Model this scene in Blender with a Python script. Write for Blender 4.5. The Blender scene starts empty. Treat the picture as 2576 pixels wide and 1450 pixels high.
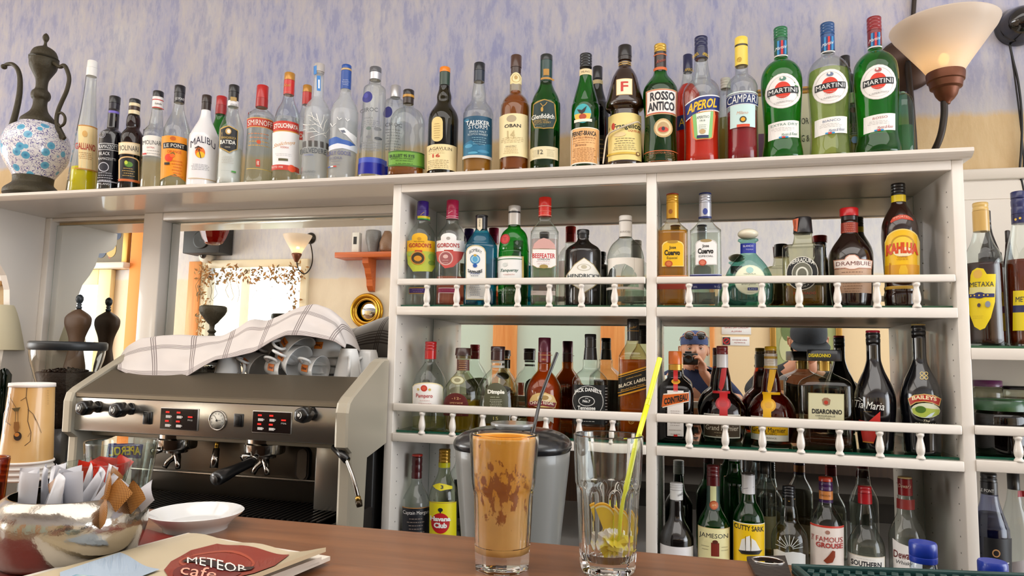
import bpy, math, random
from mathutils import Vector, Matrix
from mathutils.geometry import tessellate_polygon
random.seed(7)
R=math.radians; PI=math.pi
SC=bpy.context.scene
COL=SC.collection
# ------------------------------------------------------------------ camera, world, lights, exposure
FPX,YAW,PIT,ROL,CZ=1746.5,.2495,.0969,.0202,1.35
cam=bpy.data.objects.new('camera',bpy.data.cameras.new('camera')); COL.objects.link(cam)
cam.data.sensor_width=36; cam.data.lens=FPX/2576*36; cam.data.clip_start=.02
_f=Vector((-math.sin(YAW)*math.cos(PIT),math.cos(YAW)*math.cos(PIT),math.sin(PIT)))
_r0=Vector((math.cos(YAW),math.sin(YAW),0)); _u0=_r0.cross(_f)
_cr,_sr=math.cos(ROL),math.sin(ROL)
_r=_r0*_cr+_u0*(_sr); _u=_u0*_cr-_r0*(_sr)
cam.matrix_world=Matrix(((_r.x,_u.x,-_f.x,0),(_r.y,_u.y,-_f.y,0),(_r.z,_u.z,-_f.z,CZ),(0,0,0,1)))
SC.camera=cam
SC.view_settings.view_transform='Standard'; SC.view_settings.look='None'
SC.view_settings.exposure=0.30; SC.view_settings.gamma=1; SC.view_settings.use_curve_mapping=False
SC.cycles.use_denoising=True
SC.cycles.use_adaptive_sampling=True; SC.cycles.adaptive_threshold=.03
SC.cycles.max_bounces=14; SC.cycles.diffuse_bounces=3; SC.cycles.glossy_bounces=6
SC.cycles.transmission_bounces=10; SC.cycles.transparent_max_bounces=40
SC.cycles.caustics_reflective=False; SC.cycles.caustics_refractive=True
SC.cycles.sample_clamp_indirect=6
W=bpy.data.worlds.new('daylight'); SC.world=W; W.use_nodes=True
_bg=W.node_tree.nodes['Background']; _bg.inputs[0].default_value=(.86,.93,1,1); _bg.inputs[1].default_value=3.2
def area(name,loc,rot,sx,sy,power,col=(1,1,1)):
    l=bpy.data.lights.new(name,'AREA'); l.shape='RECTANGLE'; l.size=sx; l.size_y=sy; l.energy=power; l.color=col
    o=bpy.data.objects.new(name,l); o.location=loc; o.rotation_euler=rot; COL.objects.link(o); return o
YF=1.826; YM=2.118; YW=2.13; YR=-1.7     # shelf front, mirrors, bar wall, opposite wall
# daylight coming in through the opposite window and the left door, then added fill lamps
area('window_daylight',(-3.3,YR-.12,1.95),(R(90),0,0),1.9,1.5,44,(1,.96,.9))
area('right_fill_light',(3.9,.2,1.6),(R(90),0,R(90)),3.0,2.2,62,(.93,.96,1))  # added fill light from the unseen right end of the room
area('terrace_door_daylight',(-6.9,.2,1.5),(R(90),0,R(-90)),3.0,2.2,105,(1,.95,.88))
area('ceiling_fill_light',(.2,.1,3.1),(0,0,0),3.4,1.8,40,(1,.97,.94))  # both ceiling lights are added fills without any lamp
area('ceiling_fill_light',(-3.2,.1,3.1),(0,0,0),3.0,1.8,34,(1,.95,.88))
# ------------------------------------------------------------------ photograph <-> place
def ray(px,py):
    U=(px-1288)/FPX; V=-(py-725)/FPX
    u=U*_cr-V*_sr; v=U*_sr+V*_cr
    cp,sp=math.cos(PIT),math.sin(PIT); yf=cp-v*sp; z=sp+v*cp
    c,s=math.cos(YAW),math.sin(YAW)
    return u*c-yf*s, u*s+yf*c, z
def aty(px,py,Y):
    a,b,c=ray(px,py); t=Y/b; return Vector((a*t,Y,CZ+c*t))
def atz(px,py,Z):
    a,b,c=ray(px,py); t=(Z-CZ)/c; return Vector((a*t,b*t,Z))
def atx(px,py,X):
    a,b,c=ray(px,py); t=X/a; return Vector((X,b*t,CZ+c*t))
def mir(px,py,Y=YR):
    a,b,c=ray(px,py); t=(2*YM-Y)/b; return Vector((a*t,Y,CZ+c*t))
def proj(x,y,z):
    z-=CZ; c,s=math.cos(YAW),math.sin(YAW); xr=x*c+y*s; yf=-x*s+y*c
    cp,sp=math.cos(PIT),math.sin(PIT); zc=yf*cp+z*sp; up=-yf*sp+z*cp
    u=xr/zc; v=up/zc; U=u*_cr+v*_sr; V=-u*_sr+v*_cr
    return 1288+FPX*U, 725-FPX*V, zc
def mpp(_,p):   # metres per photograph pixel at a place
    a=proj(*p)[2]; b=Vector(p).xy.length
    return a/FPX*min(1,a/max(b,1e-6))
# ------------------------------------------------------------------ materials
def lin(c):
    c=[x/255 for x in c]; return tuple((x/12.92 if x<=.04045 else ((x+.055)/1.055)**2.4) for x in c)+(1,)
MATS={}
def H(h): return tuple(int(h[i:i+2],16) for i in (0,2,4))
def newmat(n):
    m=bpy.data.materials.new(n); m.use_nodes=True; t=m.node_tree; b=t.nodes['Principled BSDF']; return m,t,b
def pm(c,rough=.5,metal=0,spec=.5,coat=0,bump=0,bs=60,emit=0,name=None,sss=0):
    if isinstance(c,str): c=H(c)
    k=('p',c,rough,metal,spec,coat,bump,bs,emit,sss)
    if k in MATS: return MATS[k]
    m,t,b=newmat(name or 'paint'); b.inputs['Base Color'].default_value=lin(c)
    b.inputs['Roughness'].default_value=rough; b.inputs['Metallic'].default_value=metal
    b.inputs['Specular IOR Level'].default_value=spec; b.inputs['Coat Weight'].default_value=coat
    if emit: b.inputs['Emission Color'].default_value=lin(c); b.inputs['Emission Strength'].default_value=emit
    if bump:
        n=t.nodes.new('ShaderNodeTexNoise'); n.inputs['Scale'].default_value=bs; n.inputs['Detail'].default_value=4
        co=t.nodes.new('ShaderNodeTexCoord'); t.links.new(co.outputs['Object'],n.inputs['Vector'])
        u=t.nodes.new('ShaderNodeBump'); u.inputs['Strength'].default_value=bump; u.inputs['Distance'].default_value=.003
        t.links.new(n.outputs['Fac'],u.inputs['Height']); t.links.new(u.outputs[0],b.inputs['Normal'])
    MATS[k]=m; return m
def glass(c=(250,252,250),rough=.02,edge=.35,haze=0.0):
    """clear blown glass wall: lets light through with its tint, darker where the wall is seen edge-on, reflects by Fresnel"""
    if isinstance(c,str): c=H(c)
    k=('g',c,rough,edge,haze)
    if k in MATS: return MATS[k]
    m=bpy.data.materials.new('bottle_glass'); m.use_nodes=True; t=m.node_tree; t.nodes.clear()
    N=t.nodes.new; L=t.links.new
    out=N('ShaderNodeOutputMaterial'); tr=N('ShaderNodeBsdfTransparent'); gl=N('ShaderNodeBsdfGlossy'); gl.inputs['Roughness'].default_value=rough
    fr=N('ShaderNodeFresnel'); ge=N('ShaderNodeNewGeometry'); io=N('ShaderNodeMapRange'); io.inputs[3].default_value=1.5; io.inputs[4].default_value=1/1.5; L(ge.outputs['Backfacing'],io.inputs[0]); L(io.outputs[0],fr.inputs[0]); lw=N('ShaderNodeLayerWeight'); lw.inputs[0].default_value=.5
    pw=N('ShaderNodeMath'); pw.operation='POWER'; L(lw.outputs['Facing'],pw.inputs[0]); pw.inputs[1].default_value=2.5
    mx=N('ShaderNodeMix'); mx.data_type='RGBA'; L(pw.outputs[0],mx.inputs[0])
    a=lin(c); mx.inputs[6].default_value=a; mx.inputs[7].default_value=tuple(x**(1+1.2*edge)*(1-.6*edge) for x in a[:3])+(1,)
    L(mx.outputs[2],tr.inputs[0])
    last=tr
    if haze:
        df=N('ShaderNodeBsdfDiffuse'); df.inputs[0].default_value=(tuple(x**2 for x in lin(c)[:3])+(1,)) if max(c)-min(c)>60 else lin((232,235,236)) ; ms=N('ShaderNodeMixShader'); ms.inputs[0].default_value=haze
        L(tr.outputs[0],ms.inputs[1]); L(df.outputs[0],ms.inputs[2]); last=ms
    m2=N('ShaderNodeMixShader'); mu=N('ShaderNodeMath'); mu.operation='MULTIPLY'; L(fr.outputs[0],mu.inputs[0]); mu.inputs[1].default_value=1.3; mu.use_clamp=True
    L(mu.outputs[0],m2.inputs[0]); L(last.outputs[0],m2.inputs[1]); L(gl.outputs[0],m2.inputs[2]); L(m2.outputs[0],out.inputs[0])
    MATS[k]=m; return m
def liquid(c,body=.25):
    if isinstance(c,str): c=H(c)
    k=('l',c,body)
    if k in MATS: return MATS[k]
    m=bpy.data.materials.new('liquid'); m.use_nodes=True; t=m.node_tree; t.nodes.clear(); N=t.nodes.new; L=t.links.new
    out=N('ShaderNodeOutputMaterial'); tr=N('ShaderNodeBsdfTransparent'); tr.inputs[0].default_value=tuple(x**.5 for x in lin(c)[:3])+(1,)
    df=N('ShaderNodeBsdfPrincipled'); df.inputs['Base Color'].default_value=lin(c); df.inputs['Roughness'].default_value=.15
    ms=N('ShaderNodeMixShader'); ms.inputs[0].default_value=body; L(tr.outputs[0],ms.inputs[1]); L(df.outputs[0],ms.inputs[2]); L(ms.outputs[0],out.inputs[0])
    MATS[k]=m; return m
def realglass(c=(255,255,255),ior=1.45,rough=0):
    k=('rg',c,ior,rough)
    if k in MATS: return MATS[k]
    m=bpy.data.materials.new('drinking_glass'); m.use_nodes=True; t=m.node_tree; b=t.nodes['Principled BSDF']
    b.inputs['Base Color'].default_value=lin(c); b.inputs['Transmission Weight'].default_value=1; b.inputs['IOR'].default_value=ior; b.inputs['Roughness'].default_value=rough
    MATS[k]=m; return m
# ------------------------------------------------------------------ mesh helpers
def tag(o,label=None,cat=None,group=None,kind=None):
    if label: o['label']=label
    if cat: o['category']=cat
    if group: o['group']=group
    if kind: o['kind']=kind
    return o
def empty(name,loc,rz=0,label=None,cat=None,group=None,rot=None):
    o=bpy.data.objects.new(name,None); o.empty_display_size=.02; COL.objects.link(o); o.location=loc
    o.rotation_euler=rot if rot else (0,0,rz)
    return tag(o,label,cat,group)
class MB:
    def __init__(s): s.v=[];s.f=[];s.m=[];s.sm=[];s.mats=[]
    def mi(s,m):
        if m not in s.mats: s.mats.append(m)
        return s.mats.index(m)
    def add(s,v,f,mat,smooth=True,M=None):
        o=len(s.v); s.v+= [tuple(M@Vector(p)) for p in v] if M else [tuple(p) for p in v]
        s.f+=[tuple(i+o for i in q) for q in f]; k=s.mi(mat); s.m+=[k]*len(f); s.sm+=[smooth]*len(f); return s
    def box(s,x0,x1,y0,y1,z0,z1,mat,bev=0,M=None):
        if x0>x1:x0,x1=x1,x0
        if y0>y1:y0,y1=y1,y0
        if z0>z1:z0,z1=z1,z0
        b=min(bev,(x1-x0)*.45,(y1-y0)*.45,(z1-z0)*.45)
        if b<=0:
            v=[(x,y,z) for z in (z0,z1) for x,y in ((x0,y0),(x1,y0),(x1,y1),(x0,y1))]
            return s.add(v,[(3,2,1,0),(4,5,6,7),(0,1,5,4),(1,2,6,5),(2,3,7,6),(3,0,4,7)],mat,False,M)
        # rounded in all edges: three rings per end
        v=[];f=[]
        rings=[(z0,b),(z0+b*.3,b*.3),(z0+b,0),(z1-b,0),(z1-b*.3,b*.3),(z1,b)]
        for z,i in rings:
            for (cx,cy,sx,sy) in ((x0,y0,1,1),(x1,y0,-1,1),(x1,y1,-1,-1),(x0,y1,1,-1)):
                c=b
                pts=[(cx+sx*max(i,0),cy+sy*(c+0)),(cx+sx*(i+(c-i)*.3 if i<c else c),cy+sy*(i+(c-i)*.3 if i<c else c)),(cx+sx*c,cy+sy*i)]
                if (sx,sy) in ((-1,1),(1,-1)): pts=pts[::-1]
                v+=[(p[0],p[1],z) for p in pts]
        n=12
        for k in range(5):
            for i in range(n):
                j=(i+1)%n; f.append((k*n+i,k*n+j,(k+1)*n+j,(k+1)*n+i))
        f.append(tuple(range(n))[::-1]); f.append(tuple(range(5*n,6*n)))
        return s.add(v,f,mat,True,M)
    def lathe(s,prof,mat,seg=32,M=None,n=2,dr=1,cap=True,smooth=True,flute=0,fd=0):
        v=[];f=[]
        for r,z in prof:
            for i in range(seg):
                a=2*PI*i/seg; c,q=math.cos(a),math.sin(a); k=1
                if n!=2: k=1/((abs(c)**n+abs(q)**n)**(1/n))
                if flute: k*=1+fd*math.cos(flute*a)
                v.append((r*c*k,r*q*k*dr,z))
        m=len(prof)
        for k in range(m-1):
            for i in range(seg):
                j=(i+1)%seg; f.append((k*seg+i,k*seg+j,(k+1)*seg+j,(k+1)*seg+i))
        if prof[0][1]>prof[-1][1]: f=[q[::-1] for q in f]
        if cap:
            up=prof[-1][1]>prof[0][1]
            a=tuple(range(seg)); b=tuple(range((m-1)*seg,m*seg))
            if prof[0][0]>1e-5: f.append(a[::-1] if up else a)
            if prof[-1][0]>1e-5: f.append(b if up else b[::-1])
        return s.add(v,f,mat,smooth,M)
    def tube(s,pts,r,mat,seg=10,closed=False,M=None,caps=True):
        pts=[Vector(p) for p in pts]; n=len(pts); rs=r if isinstance(r,(list,tuple)) else [r]*n
        v=[];f=[]; up=None
        for i,p in enumerate(pts):
            t=(pts[(i+1)%n]-pts[i-1]) if closed else (pts[min(i+1,n-1)]-pts[max(i-1,0)])
            t.normalize()
            if up is None: up=Vector((0,0,1)) if abs(t.z)<.9 else Vector((1,0,0))
            a=t.cross(up)
            if a.length<1e-6: a=t.orthogonal()
            a.normalize(); b=a.cross(t).normalized(); up=b
            for k in range(seg):
                w=2*PI*k/seg; v.append(p+a*(rs[i]*math.cos(w))+b*(rs[i]*math.sin(w)))
        for i in range(n if closed else n-1):
            for k in range(seg):
                l=(k+1)%seg; i2=(i+1)%n; f.append((i*seg+k,i2*seg+k,i2*seg+l,i*seg+l))
        if not closed and caps: f.append(tuple(range(seg))); f.append(tuple(range((n-1)*seg,n*seg))[::-1])
        return s.add(v,f,mat,True,M)
    def prism(s,poly,y0,y1,mat,M=None,smooth=False):
        """poly in (x,z), extruded along y"""
        n=len(poly); v=[(x,y0,z) for x,z in poly]+[(x,y1,z) for x,z in poly]
        f=[tuple(range(n)),tuple(range(n,2*n))[::-1]]+[(i,n+i,n+(i+1)%n,(i+1)%n) for i in range(n)]
        return s.add(v,f,mat,smooth,M)
    def sphere(s,c,r,mat,seg=16,rings=10,M=None):
        rx,ry,rz=r if isinstance(r,(list,tuple)) else (r,r,r)
        v=[];f=[]
        for i in range(rings+1):
            t=PI*i/rings
            for k in range(seg):
                a=2*PI*k/seg; v.append((c[0]+rx*math.sin(t)*math.cos(a),c[1]+ry*math.sin(t)*math.sin(a),c[2]-rz*math.cos(t)))
        for i in range(rings):
            for k in range(seg):
                l=(k+1)%seg
                q=(i*seg+k,i*seg+l,(i+1)*seg+l,(i+1)*seg+k); f.append(q)
        return s.add(v,f,mat,True,M)
    def build(s,name,parent=None,loc=None,rz=0,sharp=None,merge=True):
        me=bpy.data.meshes.new(name); me.from_pydata(s.v,[],s.f)
        for m in s.mats: me.materials.append(m)
        me.polygons.foreach_set('material_index',s.m); me.polygons.foreach_set('use_smooth',s.sm); me.update()
        if sharp is not None:
            try: me.set_sharp_from_angle(angle=R(sharp))
            except Exception: pass
        o=bpy.data.objects.new(name,me); COL.objects.link(o)
        if parent: o.parent=parent
        if loc is not None: o.location=loc
        if rz: o.rotation_euler=(0,0,rz)
        return o
def smooth_prof(p,sub=4):
    """Catmull-Rom through (r,z) points; a point given as (r,z,1) is a sharp corner"""
    out=[]; n=len(p)
    for i in range(n-1):
        a=p[max(i-1,0)];b=p[i];c=p[i+1];d=p[min(i+2,n-1)]
        if len(b)>2: a=b
        if len(c)>2: d=c
        for k in range(sub):
            t=k/sub; o=[]
            for j in (0,1):
                m0=(c[j]-a[j])*.5; m1=(d[j]-b[j])*.5
                o.append((2*t**3-3*t*t+1)*b[j]+(t**3-2*t*t+t)*m0+(-2*t**3+3*t*t)*c[j]+(t**3-t*t)*m1)
            out.append((max(o[0],0),o[1]))
    out.append((p[-1][0],p[-1][1])); return out
TXT={}
def textmesh(s,bold=0):
    if 'M' in s or 'W' in s: bold=0
    k=(s,bold)
    if k in TXT: return TXT[k]
    cu=bpy.data.curves.new('lettering','FONT'); cu.body=s; cu.resolution_u=2; cu.offset=bold; cu.fill_mode='FRONT' if hasattr(cu,'fill_mode') else 'FULL'
    ob=bpy.data.objects.new('lettering',cu); COL.objects.link(ob)
    dg=bpy.context.evaluated_depsgraph_get(); me=bpy.data.meshes.new_from_object(ob.evaluated_get(dg))
    v=[(p.co.x,p.co.y) for p in me.vertices]; f=[tuple(q.vertices) for q in me.polygons]
    bpy.data.objects.remove(ob); bpy.data.curves.remove(cu); bpy.data.meshes.remove(me)
    if not v: v=[(0,0)];f=[]
    x0=min(a for a,_ in v);x1=max(a for a,_ in v);y0=min(b for _,b in v);y1=max(b for _,b in v)
    v=[((a-(x0+x1)/2)/max(x1-x0,1e-6),(b-(y0+y1)/2)/max(y1-y0,1e-6)) for a,b in v]
    TXT[k]=(v,f,(x1-x0)/max(y1-y0,1e-6)); return TXT[k]
def put(mb,pts,faces,surf,L,mat,mx):
    """lays flat polygons onto a curved surface, cutting long triangles so that they follow it"""
    if max(abs(p[0]-pts[0][0]) for p in pts)<1: mx=.004
    tr=[]
    for q in faces:
        for i in range(1,len(q)-1): tr.append((pts[q[0]],pts[q[i]],pts[q[i+1]]))
    out=[]
    while tr:
        a,b,c=tr.pop(); e=[(abs(a[0]-b[0]),a,b,c),(abs(b[0]-c[0]),b,c,a),(abs(c[0]-a[0]),c,a,b)]; m=max(e,key=lambda t:t[0])
        if m[0]>mx and len(tr)+len(out)<4000:
            p=((m[1][0]+m[2][0])/2,(m[1][1]+m[2][1])/2); tr+= [(m[1],p,m[3]),(p,m[2],m[3])]
        else: out.append((a,b,c))
    idx={};v=[];f=[]
    for t in out:
        g=[]
        for p in t:
            k=(round(p[0],3),round(p[1],3))
            if k not in idx: idx[k]=len(v); v.append(surf(k[0],k[1],L))
            g.append(idx[k])
        if len(set(g))==3: f.append(tuple(g))
    mb.add(v,f,mat,False)
def flat_graphics(mb,items,surf):
    """draws label items on a surface; surf(x,y,layer)->3-D point, items in the label's own coordinates (x right, y DOWN)"""
    L=0
    for it in items:
        k=it[0]; L+=1
        def col(c): return c if not isinstance(c,(str,tuple)) else pm(c,.45)
        if k in('r','a'):
            _,x0,x1,y0,y1,c=it[:6]; rise=it[6] if len(it)>6 else 0; sk=it[7] if len(it)>7 else 0; bow=it[8] if len(it)>8 else 0
            nx,ny=14,(9 if abs(y1-y0)>25 else 3); v=[];f=[]
            for j in range(ny+1):
                for i in range(nx+1):
                    t=i/nx; q=2*t-1; x=x0+(x1-x0)*t
                    yt=y0-rise*math.sqrt(max(0,1-q*q)) ; yt+=sk*q-bow*(1-q*q); yb=y1+sk*q-bow*(1-q*q)
                    v.append(surf(x,yt+(yb-yt)*j/ny,L))
            for j in range(ny):
                for i in range(nx):
                    a=j*(nx+1)+i; f.append((a,a+nx+1,a+nx+2,a+1))
            mb.add(v,f,col(c))
        elif k=='e':
            _,cx,cy,rx,ry,c=it[:6]; v=[surf(cx,cy,L)];f=[]; rg=3; sg=24
            for j in range(1,rg+1):
                for i in range(sg):
                    a=2*PI*i/sg; v.append(surf(cx+rx*math.cos(a)*j/rg,cy+ry*math.sin(a)*j/rg,L))
            for i in range(sg):
                f.append((0,1+(i+1)%sg,1+i))
                for j in range(rg-1):
                    a=1+j*sg+i;b=1+j*sg+(i+1)%sg; f.append((a,b,b+sg,a+sg))
            mb.add(v,f,col(c))
        elif k=='o':   # ring
            _,cx,cy,rx,ry,c,w=it[:7]; v=[];f=[]; sg=28
            for i in range(sg):
                a=2*PI*i/sg
                v.append(surf(cx+rx*math.cos(a),cy+ry*math.sin(a),L)); v.append(surf(cx+(rx-w)*math.cos(a),cy+(ry-w)*math.sin(a),L))
            for i in range(sg):
                j=(i+1)%sg; f.append((2*i,2*i+1,2*j+1,2*j))
            mb.add(v,f,col(c))
        elif k=='p':
            _,pts,c=it[:3]; put(mb,pts,tessellate_polygon([[Vector((x,y,0)) for x,y in pts]]),surf,L,col(c),5)
        elif k=='l':   # polyline of width w
            _,pts,w,c=it[:4]; v=[];f=[]
            for i,(x,y) in enumerate(pts):
                a=pts[max(i-1,0)];b=pts[min(i+1,len(pts)-1)]; dx,dy=b[0]-a[0],b[1]-a[1]; q=math.hypot(dx,dy) or 1
                v.append(surf(x-dy/q*w/2,y+dx/q*w/2,L)); v.append(surf(x+dy/q*w/2,y-dx/q*w/2,L))
            for i in range(len(pts)-1): f.append((2*i,2*i+2,2*i+3,2*i+1))
            mb.add(v,f,col(c))
        elif k=='t':
            _,s,cx,cy,w,h,c=it[:7]; o=it[7] if len(it)>7 else {}
            tv,tf,_=textmesh(s,o.get('b',.0)); sl=o.get('sl',0); ar=o.get('arc',0); sh=o.get('i',0); rot=o.get('rot',0); v=[]
            for a,b in tv:
                x=a*w+sh*b*h; y=-b*h
                y+= -ar*(1-(2*a)**2)+sl*a*2
                if rot: x,y=x*math.cos(rot)-y*math.sin(rot),x*math.sin(rot)+y*math.cos(rot)
                v.append((cx+x,cy+y))
            put(mb,v,tf,surf,L,col(c),5)
        elif k=='lines':  # rows of fine print
            _,cx,y0,y1,w,n,c=it[:7]; rr=random.Random(int(cx*7+y0))
            for i in range(n):
                y=y0+(y1-y0)*i/max(n-1,1); x=-w/2*rr.uniform(.7,1); xe=-x*rr.uniform(.85,1); th=(y1-y0)/max(n,2)*.32 or .8
                while x<xe:
                    d=rr.uniform(.06,.16)*w; e=min(x+d,xe)
                    v=[surf(cx+x,y,L),surf(cx+e,y,L),surf(cx+e,y+th,L),surf(cx+x,y+th,L)]; mb.add(v,[(0,3,2,1)],col(c),False); x=e+.035*w
# ------------------------------------------------------------------ surfaces of the room
def nodes(name): m,t,b=newmat(name); return m,t,b,t.nodes.new,t.links.new
def ramp(N,stops,ip='LINEAR'):
    r=N('ShaderNodeValToRGB'); e=r.color_ramp.elements
    while len(e)<len(stops): e.new(.5)
    for i,(p,c) in enumerate(stops): e[i].position=p; e[i].color=lin(c)
    r.color_ramp.interpolation=ip; return r
def mat_wall(pale=0):
    m,t,b,N,L=nodes('sponged_plaster'); b.inputs['Roughness'].default_value=.75
    co=N('ShaderNodeTexCoord'); mp=N('ShaderNodeMapping'); mp.inputs['Scale'].default_value=(1.0,1.0,.42); L(co.outputs['Object'],mp.inputs[0])
    n1=N('ShaderNodeTexNoise'); n1.inputs['Scale'].default_value=5.5; n1.inputs['Detail'].default_value=9; n1.inputs['Roughness'].default_value=.68; n1.inputs['Distortion'].default_value=.6; L(mp.outputs[0],n1.inputs['Vector'])
    mp2=N('ShaderNodeMapping'); mp2.inputs['Scale'].default_value=(1.0,1.0,.28); mp2.inputs['Rotation'].default_value=(0,R(14),0); L(co.outputs['Object'],mp2.inputs[0])
    n2=N('ShaderNodeTexNoise'); n2.inputs['Scale'].default_value=34; n2.inputs['Detail'].default_value=6; n2.inputs['Roughness'].default_value=.7; L(mp2.outputs[0],n2.inputs['Vector'])
    r1=ramp(N,[(.34,(150,154,186)),(.46,(166,167,188)),(.56,(178,176,186)),(.70,(194,192,192))]); L(n1.outputs['Fac'],r1.inputs[0])
    r2=ramp(N,[(.40,(128,134,180)),(.5,(180,178,196)),(.66,(208,200,192))]); L(n2.outputs['Fac'],r2.inputs[0])
    mx=N('ShaderNodeMix'); mx.data_type='RGBA'; mx.inputs[0].default_value=.38; L(r1.outputs[0],mx.inputs[6]); L(r2.outputs[0],mx.inputs[7])
    # ochre dado below about 2.05 m with an uneven painted edge
    r3=ramp(N,[(.35,(196,166,120)),(.6,(212,186,144))]); L(n1.outputs['Fac'],r3.inputs[0])
    sx=N('ShaderNodeSeparateXYZ'); L(co.outputs['Object'],sx.inputs[0])
    a=N('ShaderNodeMath'); a.operation='MULTIPLY_ADD'; L(n1.outputs['Fac'],a.inputs[0]); a.inputs[1].default_value=.07; L(sx.outputs['Z'],a.inputs[2])
    b2=N('ShaderNodeMapRange'); b2.inputs[1].default_value=2.072; b2.inputs[2].default_value=2.092; L(a.outputs[0],b2.inputs[0])
    b3=N('ShaderNodeMapRange'); b3.inputs[1].default_value=2.09; b3.inputs[2].default_value=2.18; b3.inputs[3].default_value=.65; b3.inputs[4].default_value=0; L(a.outputs[0],b3.inputs[0])
    mw=N('ShaderNodeMix'); mw.data_type='RGBA'; L(b3.outputs[0],mw.inputs[0]); L(mx.outputs[2],mw.inputs[6]); mw.inputs[7].default_value=lin((192,188,188))
    m2=N('ShaderNodeMix'); m2.data_type='RGBA'; L(b2.outputs[0],m2.inputs[0]); L(r3.outputs[0],m2.inputs[6]); L(mw.outputs[2],m2.inputs[7])
    pk=N('ShaderNodeMix'); pk.data_type='RGBA'; pk.inputs[0].default_value=pale; L(m2.outputs[2],pk.inputs[6]); pk.inputs[7].default_value=lin((244,238,226)); L(pk.outputs[2],b.inputs['Base Color'])
    bp=N('ShaderNodeBump'); bp.inputs['Strength'].default_value=.35; bp.inputs['Distance'].default_value=.003; L(n2.outputs['Fac'],bp.inputs['Height']); L(bp.outputs[0],b.inputs['Normal'])
    return m
def mat_wood(c1,c2,rough=.4,scale=1,axis=0,coat=.2):
    m,t,b,N,L=nodes('wood'); b.inputs['Roughness'].default_value=rough; b.inputs['Coat Weight'].default_value=coat; b.inputs['Coat Roughness'].default_value=.25
    co=N('ShaderNodeTexCoord'); mp=N('ShaderNodeMapping'); s=[22,22,22]; s[axis]=1.6; mp.inputs['Scale'].default_value=[x*scale for x in s]; L(co.outputs['Object'],mp.inputs[0])
    n=N('ShaderNodeTexNoise'); n.inputs['Scale'].default_value=2.2; n.inputs['Detail'].default_value=8; n.inputs['Roughness'].default_value=.65; n.inputs['Distortion'].default_value=.4; L(mp.outputs[0],n.inputs['Vector'])
    r=ramp(N,[(.3,c1),(.7,c2)]); L(n.outputs['Fac'],r.inputs[0]); L(r.outputs[0],b.inputs['Base Color'])
    bp=N('ShaderNodeBump'); bp.inputs['Strength'].default_value=.08; bp.inputs['Distance'].default_value=.002; L(n.outputs['Fac'],bp.inputs['Height']); L(bp.outputs[0],b.inputs['Normal']); return m
WALL=mat_wall()
WHITE=pm((232,224,214),.32,coat=.35,bump=.12,bs=18,name='white_gloss_paint')
WHITE2=pm((222,214,203),.4,bump=.1,bs=14,name='white_panel_paint')
COUNTER=mat_wood((112,66,34),(156,100,58),.38,1,0,.35)
MIRROR=pm((238,240,236),.0,1,name='mirror_silver')
GREENGL=pm((16,82,62),.12,spec=.7,name='glass_edge')
SHELFGL=glass((214,236,222),.02,.5)
def struct(name,mb,**k): o=mb.build(name,**k); o['kind']='structure'; return o
b=MB(); b.box(-8,5,YW,YW+.12,-.12,3.25,WALL); struct('wall_bar',b)
b=MB(); b.box(-8,5,YR-.3,YW+.12,-.2,-.12,pm((120,84,58),.5,name='floorboards')); struct('floor',b)
b=MB(); b.box(-8,5,YR-.3,YW+.12,3.25,3.35,pm((228,222,212),.8)); struct('ceiling',b)
# panelling at the right of the shelves
b=MB(); b.box(.637,5,YW-.012,YW,0,1.883,WHITE2); b.box(.637,5,YW-.02,YW,1.853,1.884,WHITE2,.004); b.box(.637,5,YW-.0135,YW,1.8,1.8485,WHITE2); b.box(.637,5,YW-.017,YW,0,1.797,WHITE2)
struct('trim_1',b)
# ------------------------------------------------------------------ opposite wall, seen only in the mirrors
def rwall(x0,x1,z0,z1,mat,n,y0=YR-.12,y1=YR):
    pass
w0=mir(505,900); w1=mir(765,668)
WX0,WX1=w0.x,w1.x; WZ1=w1.z; WZ0=1.05
OPP=mat_wall(.45)  # paler copy of the bar wall, extra brightness mixed into its colour
r=MB()
r.box(-8,WX0,YR-.14,YR,-.12,3.25,OPP); r.box(WX0,WX1,YR-.14,YR,-.12,WZ0,OPP); r.box(WX0,WX1,YR-.14,YR,WZ1,3.25,OPP); r.box(WX1,5,YR-.14,YR,-.12,3.25,OPP)
struct('wall_opposite',r)
# door opening reflected in the small mirror is a recess with bright glazing
g=realm=pm((255,253,244),.5,emit=2.2,name='daylit_pane')
fr=MB(); ww=.06; CR=pm((236,222,190),.45)
fr.box(WX0-ww,WX0+.015,YR-.02,YR+.035,WZ0-ww,WZ1+ww,CR,.006); fr.box(WX1-.015,WX1+ww,YR-.02,YR+.035,WZ0-ww,WZ1+ww,CR,.006)
fr.box(WX0+.015,WX1-.015,YR-.02,YR+.035,WZ1-.015,WZ1+ww,CR,.006); fr.box(WX0+.015,WX1-.015,YR-.02,YR+.05,WZ0-ww,WZ0+.015,CR,.006)
wo=struct('window_1',fr)
gp=MB(); gp.box(WX0,WX1,YR-.1,YR-.096,WZ0,WZ1,glass((250,252,252))); gp.build('pane',wo)
# columns of the building across the street; daylight on them is added as glow
o=MB()
for i,(a,c) in enumerate(((525,(196,208,224)),(572,(236,226,204)),(622,(206,172,150)),(668,(222,222,190)),(735,(232,226,214)))):
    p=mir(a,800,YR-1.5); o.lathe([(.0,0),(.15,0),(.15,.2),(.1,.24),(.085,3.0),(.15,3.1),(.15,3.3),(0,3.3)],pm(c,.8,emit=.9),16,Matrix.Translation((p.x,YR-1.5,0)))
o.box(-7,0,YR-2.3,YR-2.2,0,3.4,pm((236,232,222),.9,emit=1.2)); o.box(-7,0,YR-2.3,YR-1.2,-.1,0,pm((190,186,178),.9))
struct('wall_street_arcade',o)
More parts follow.
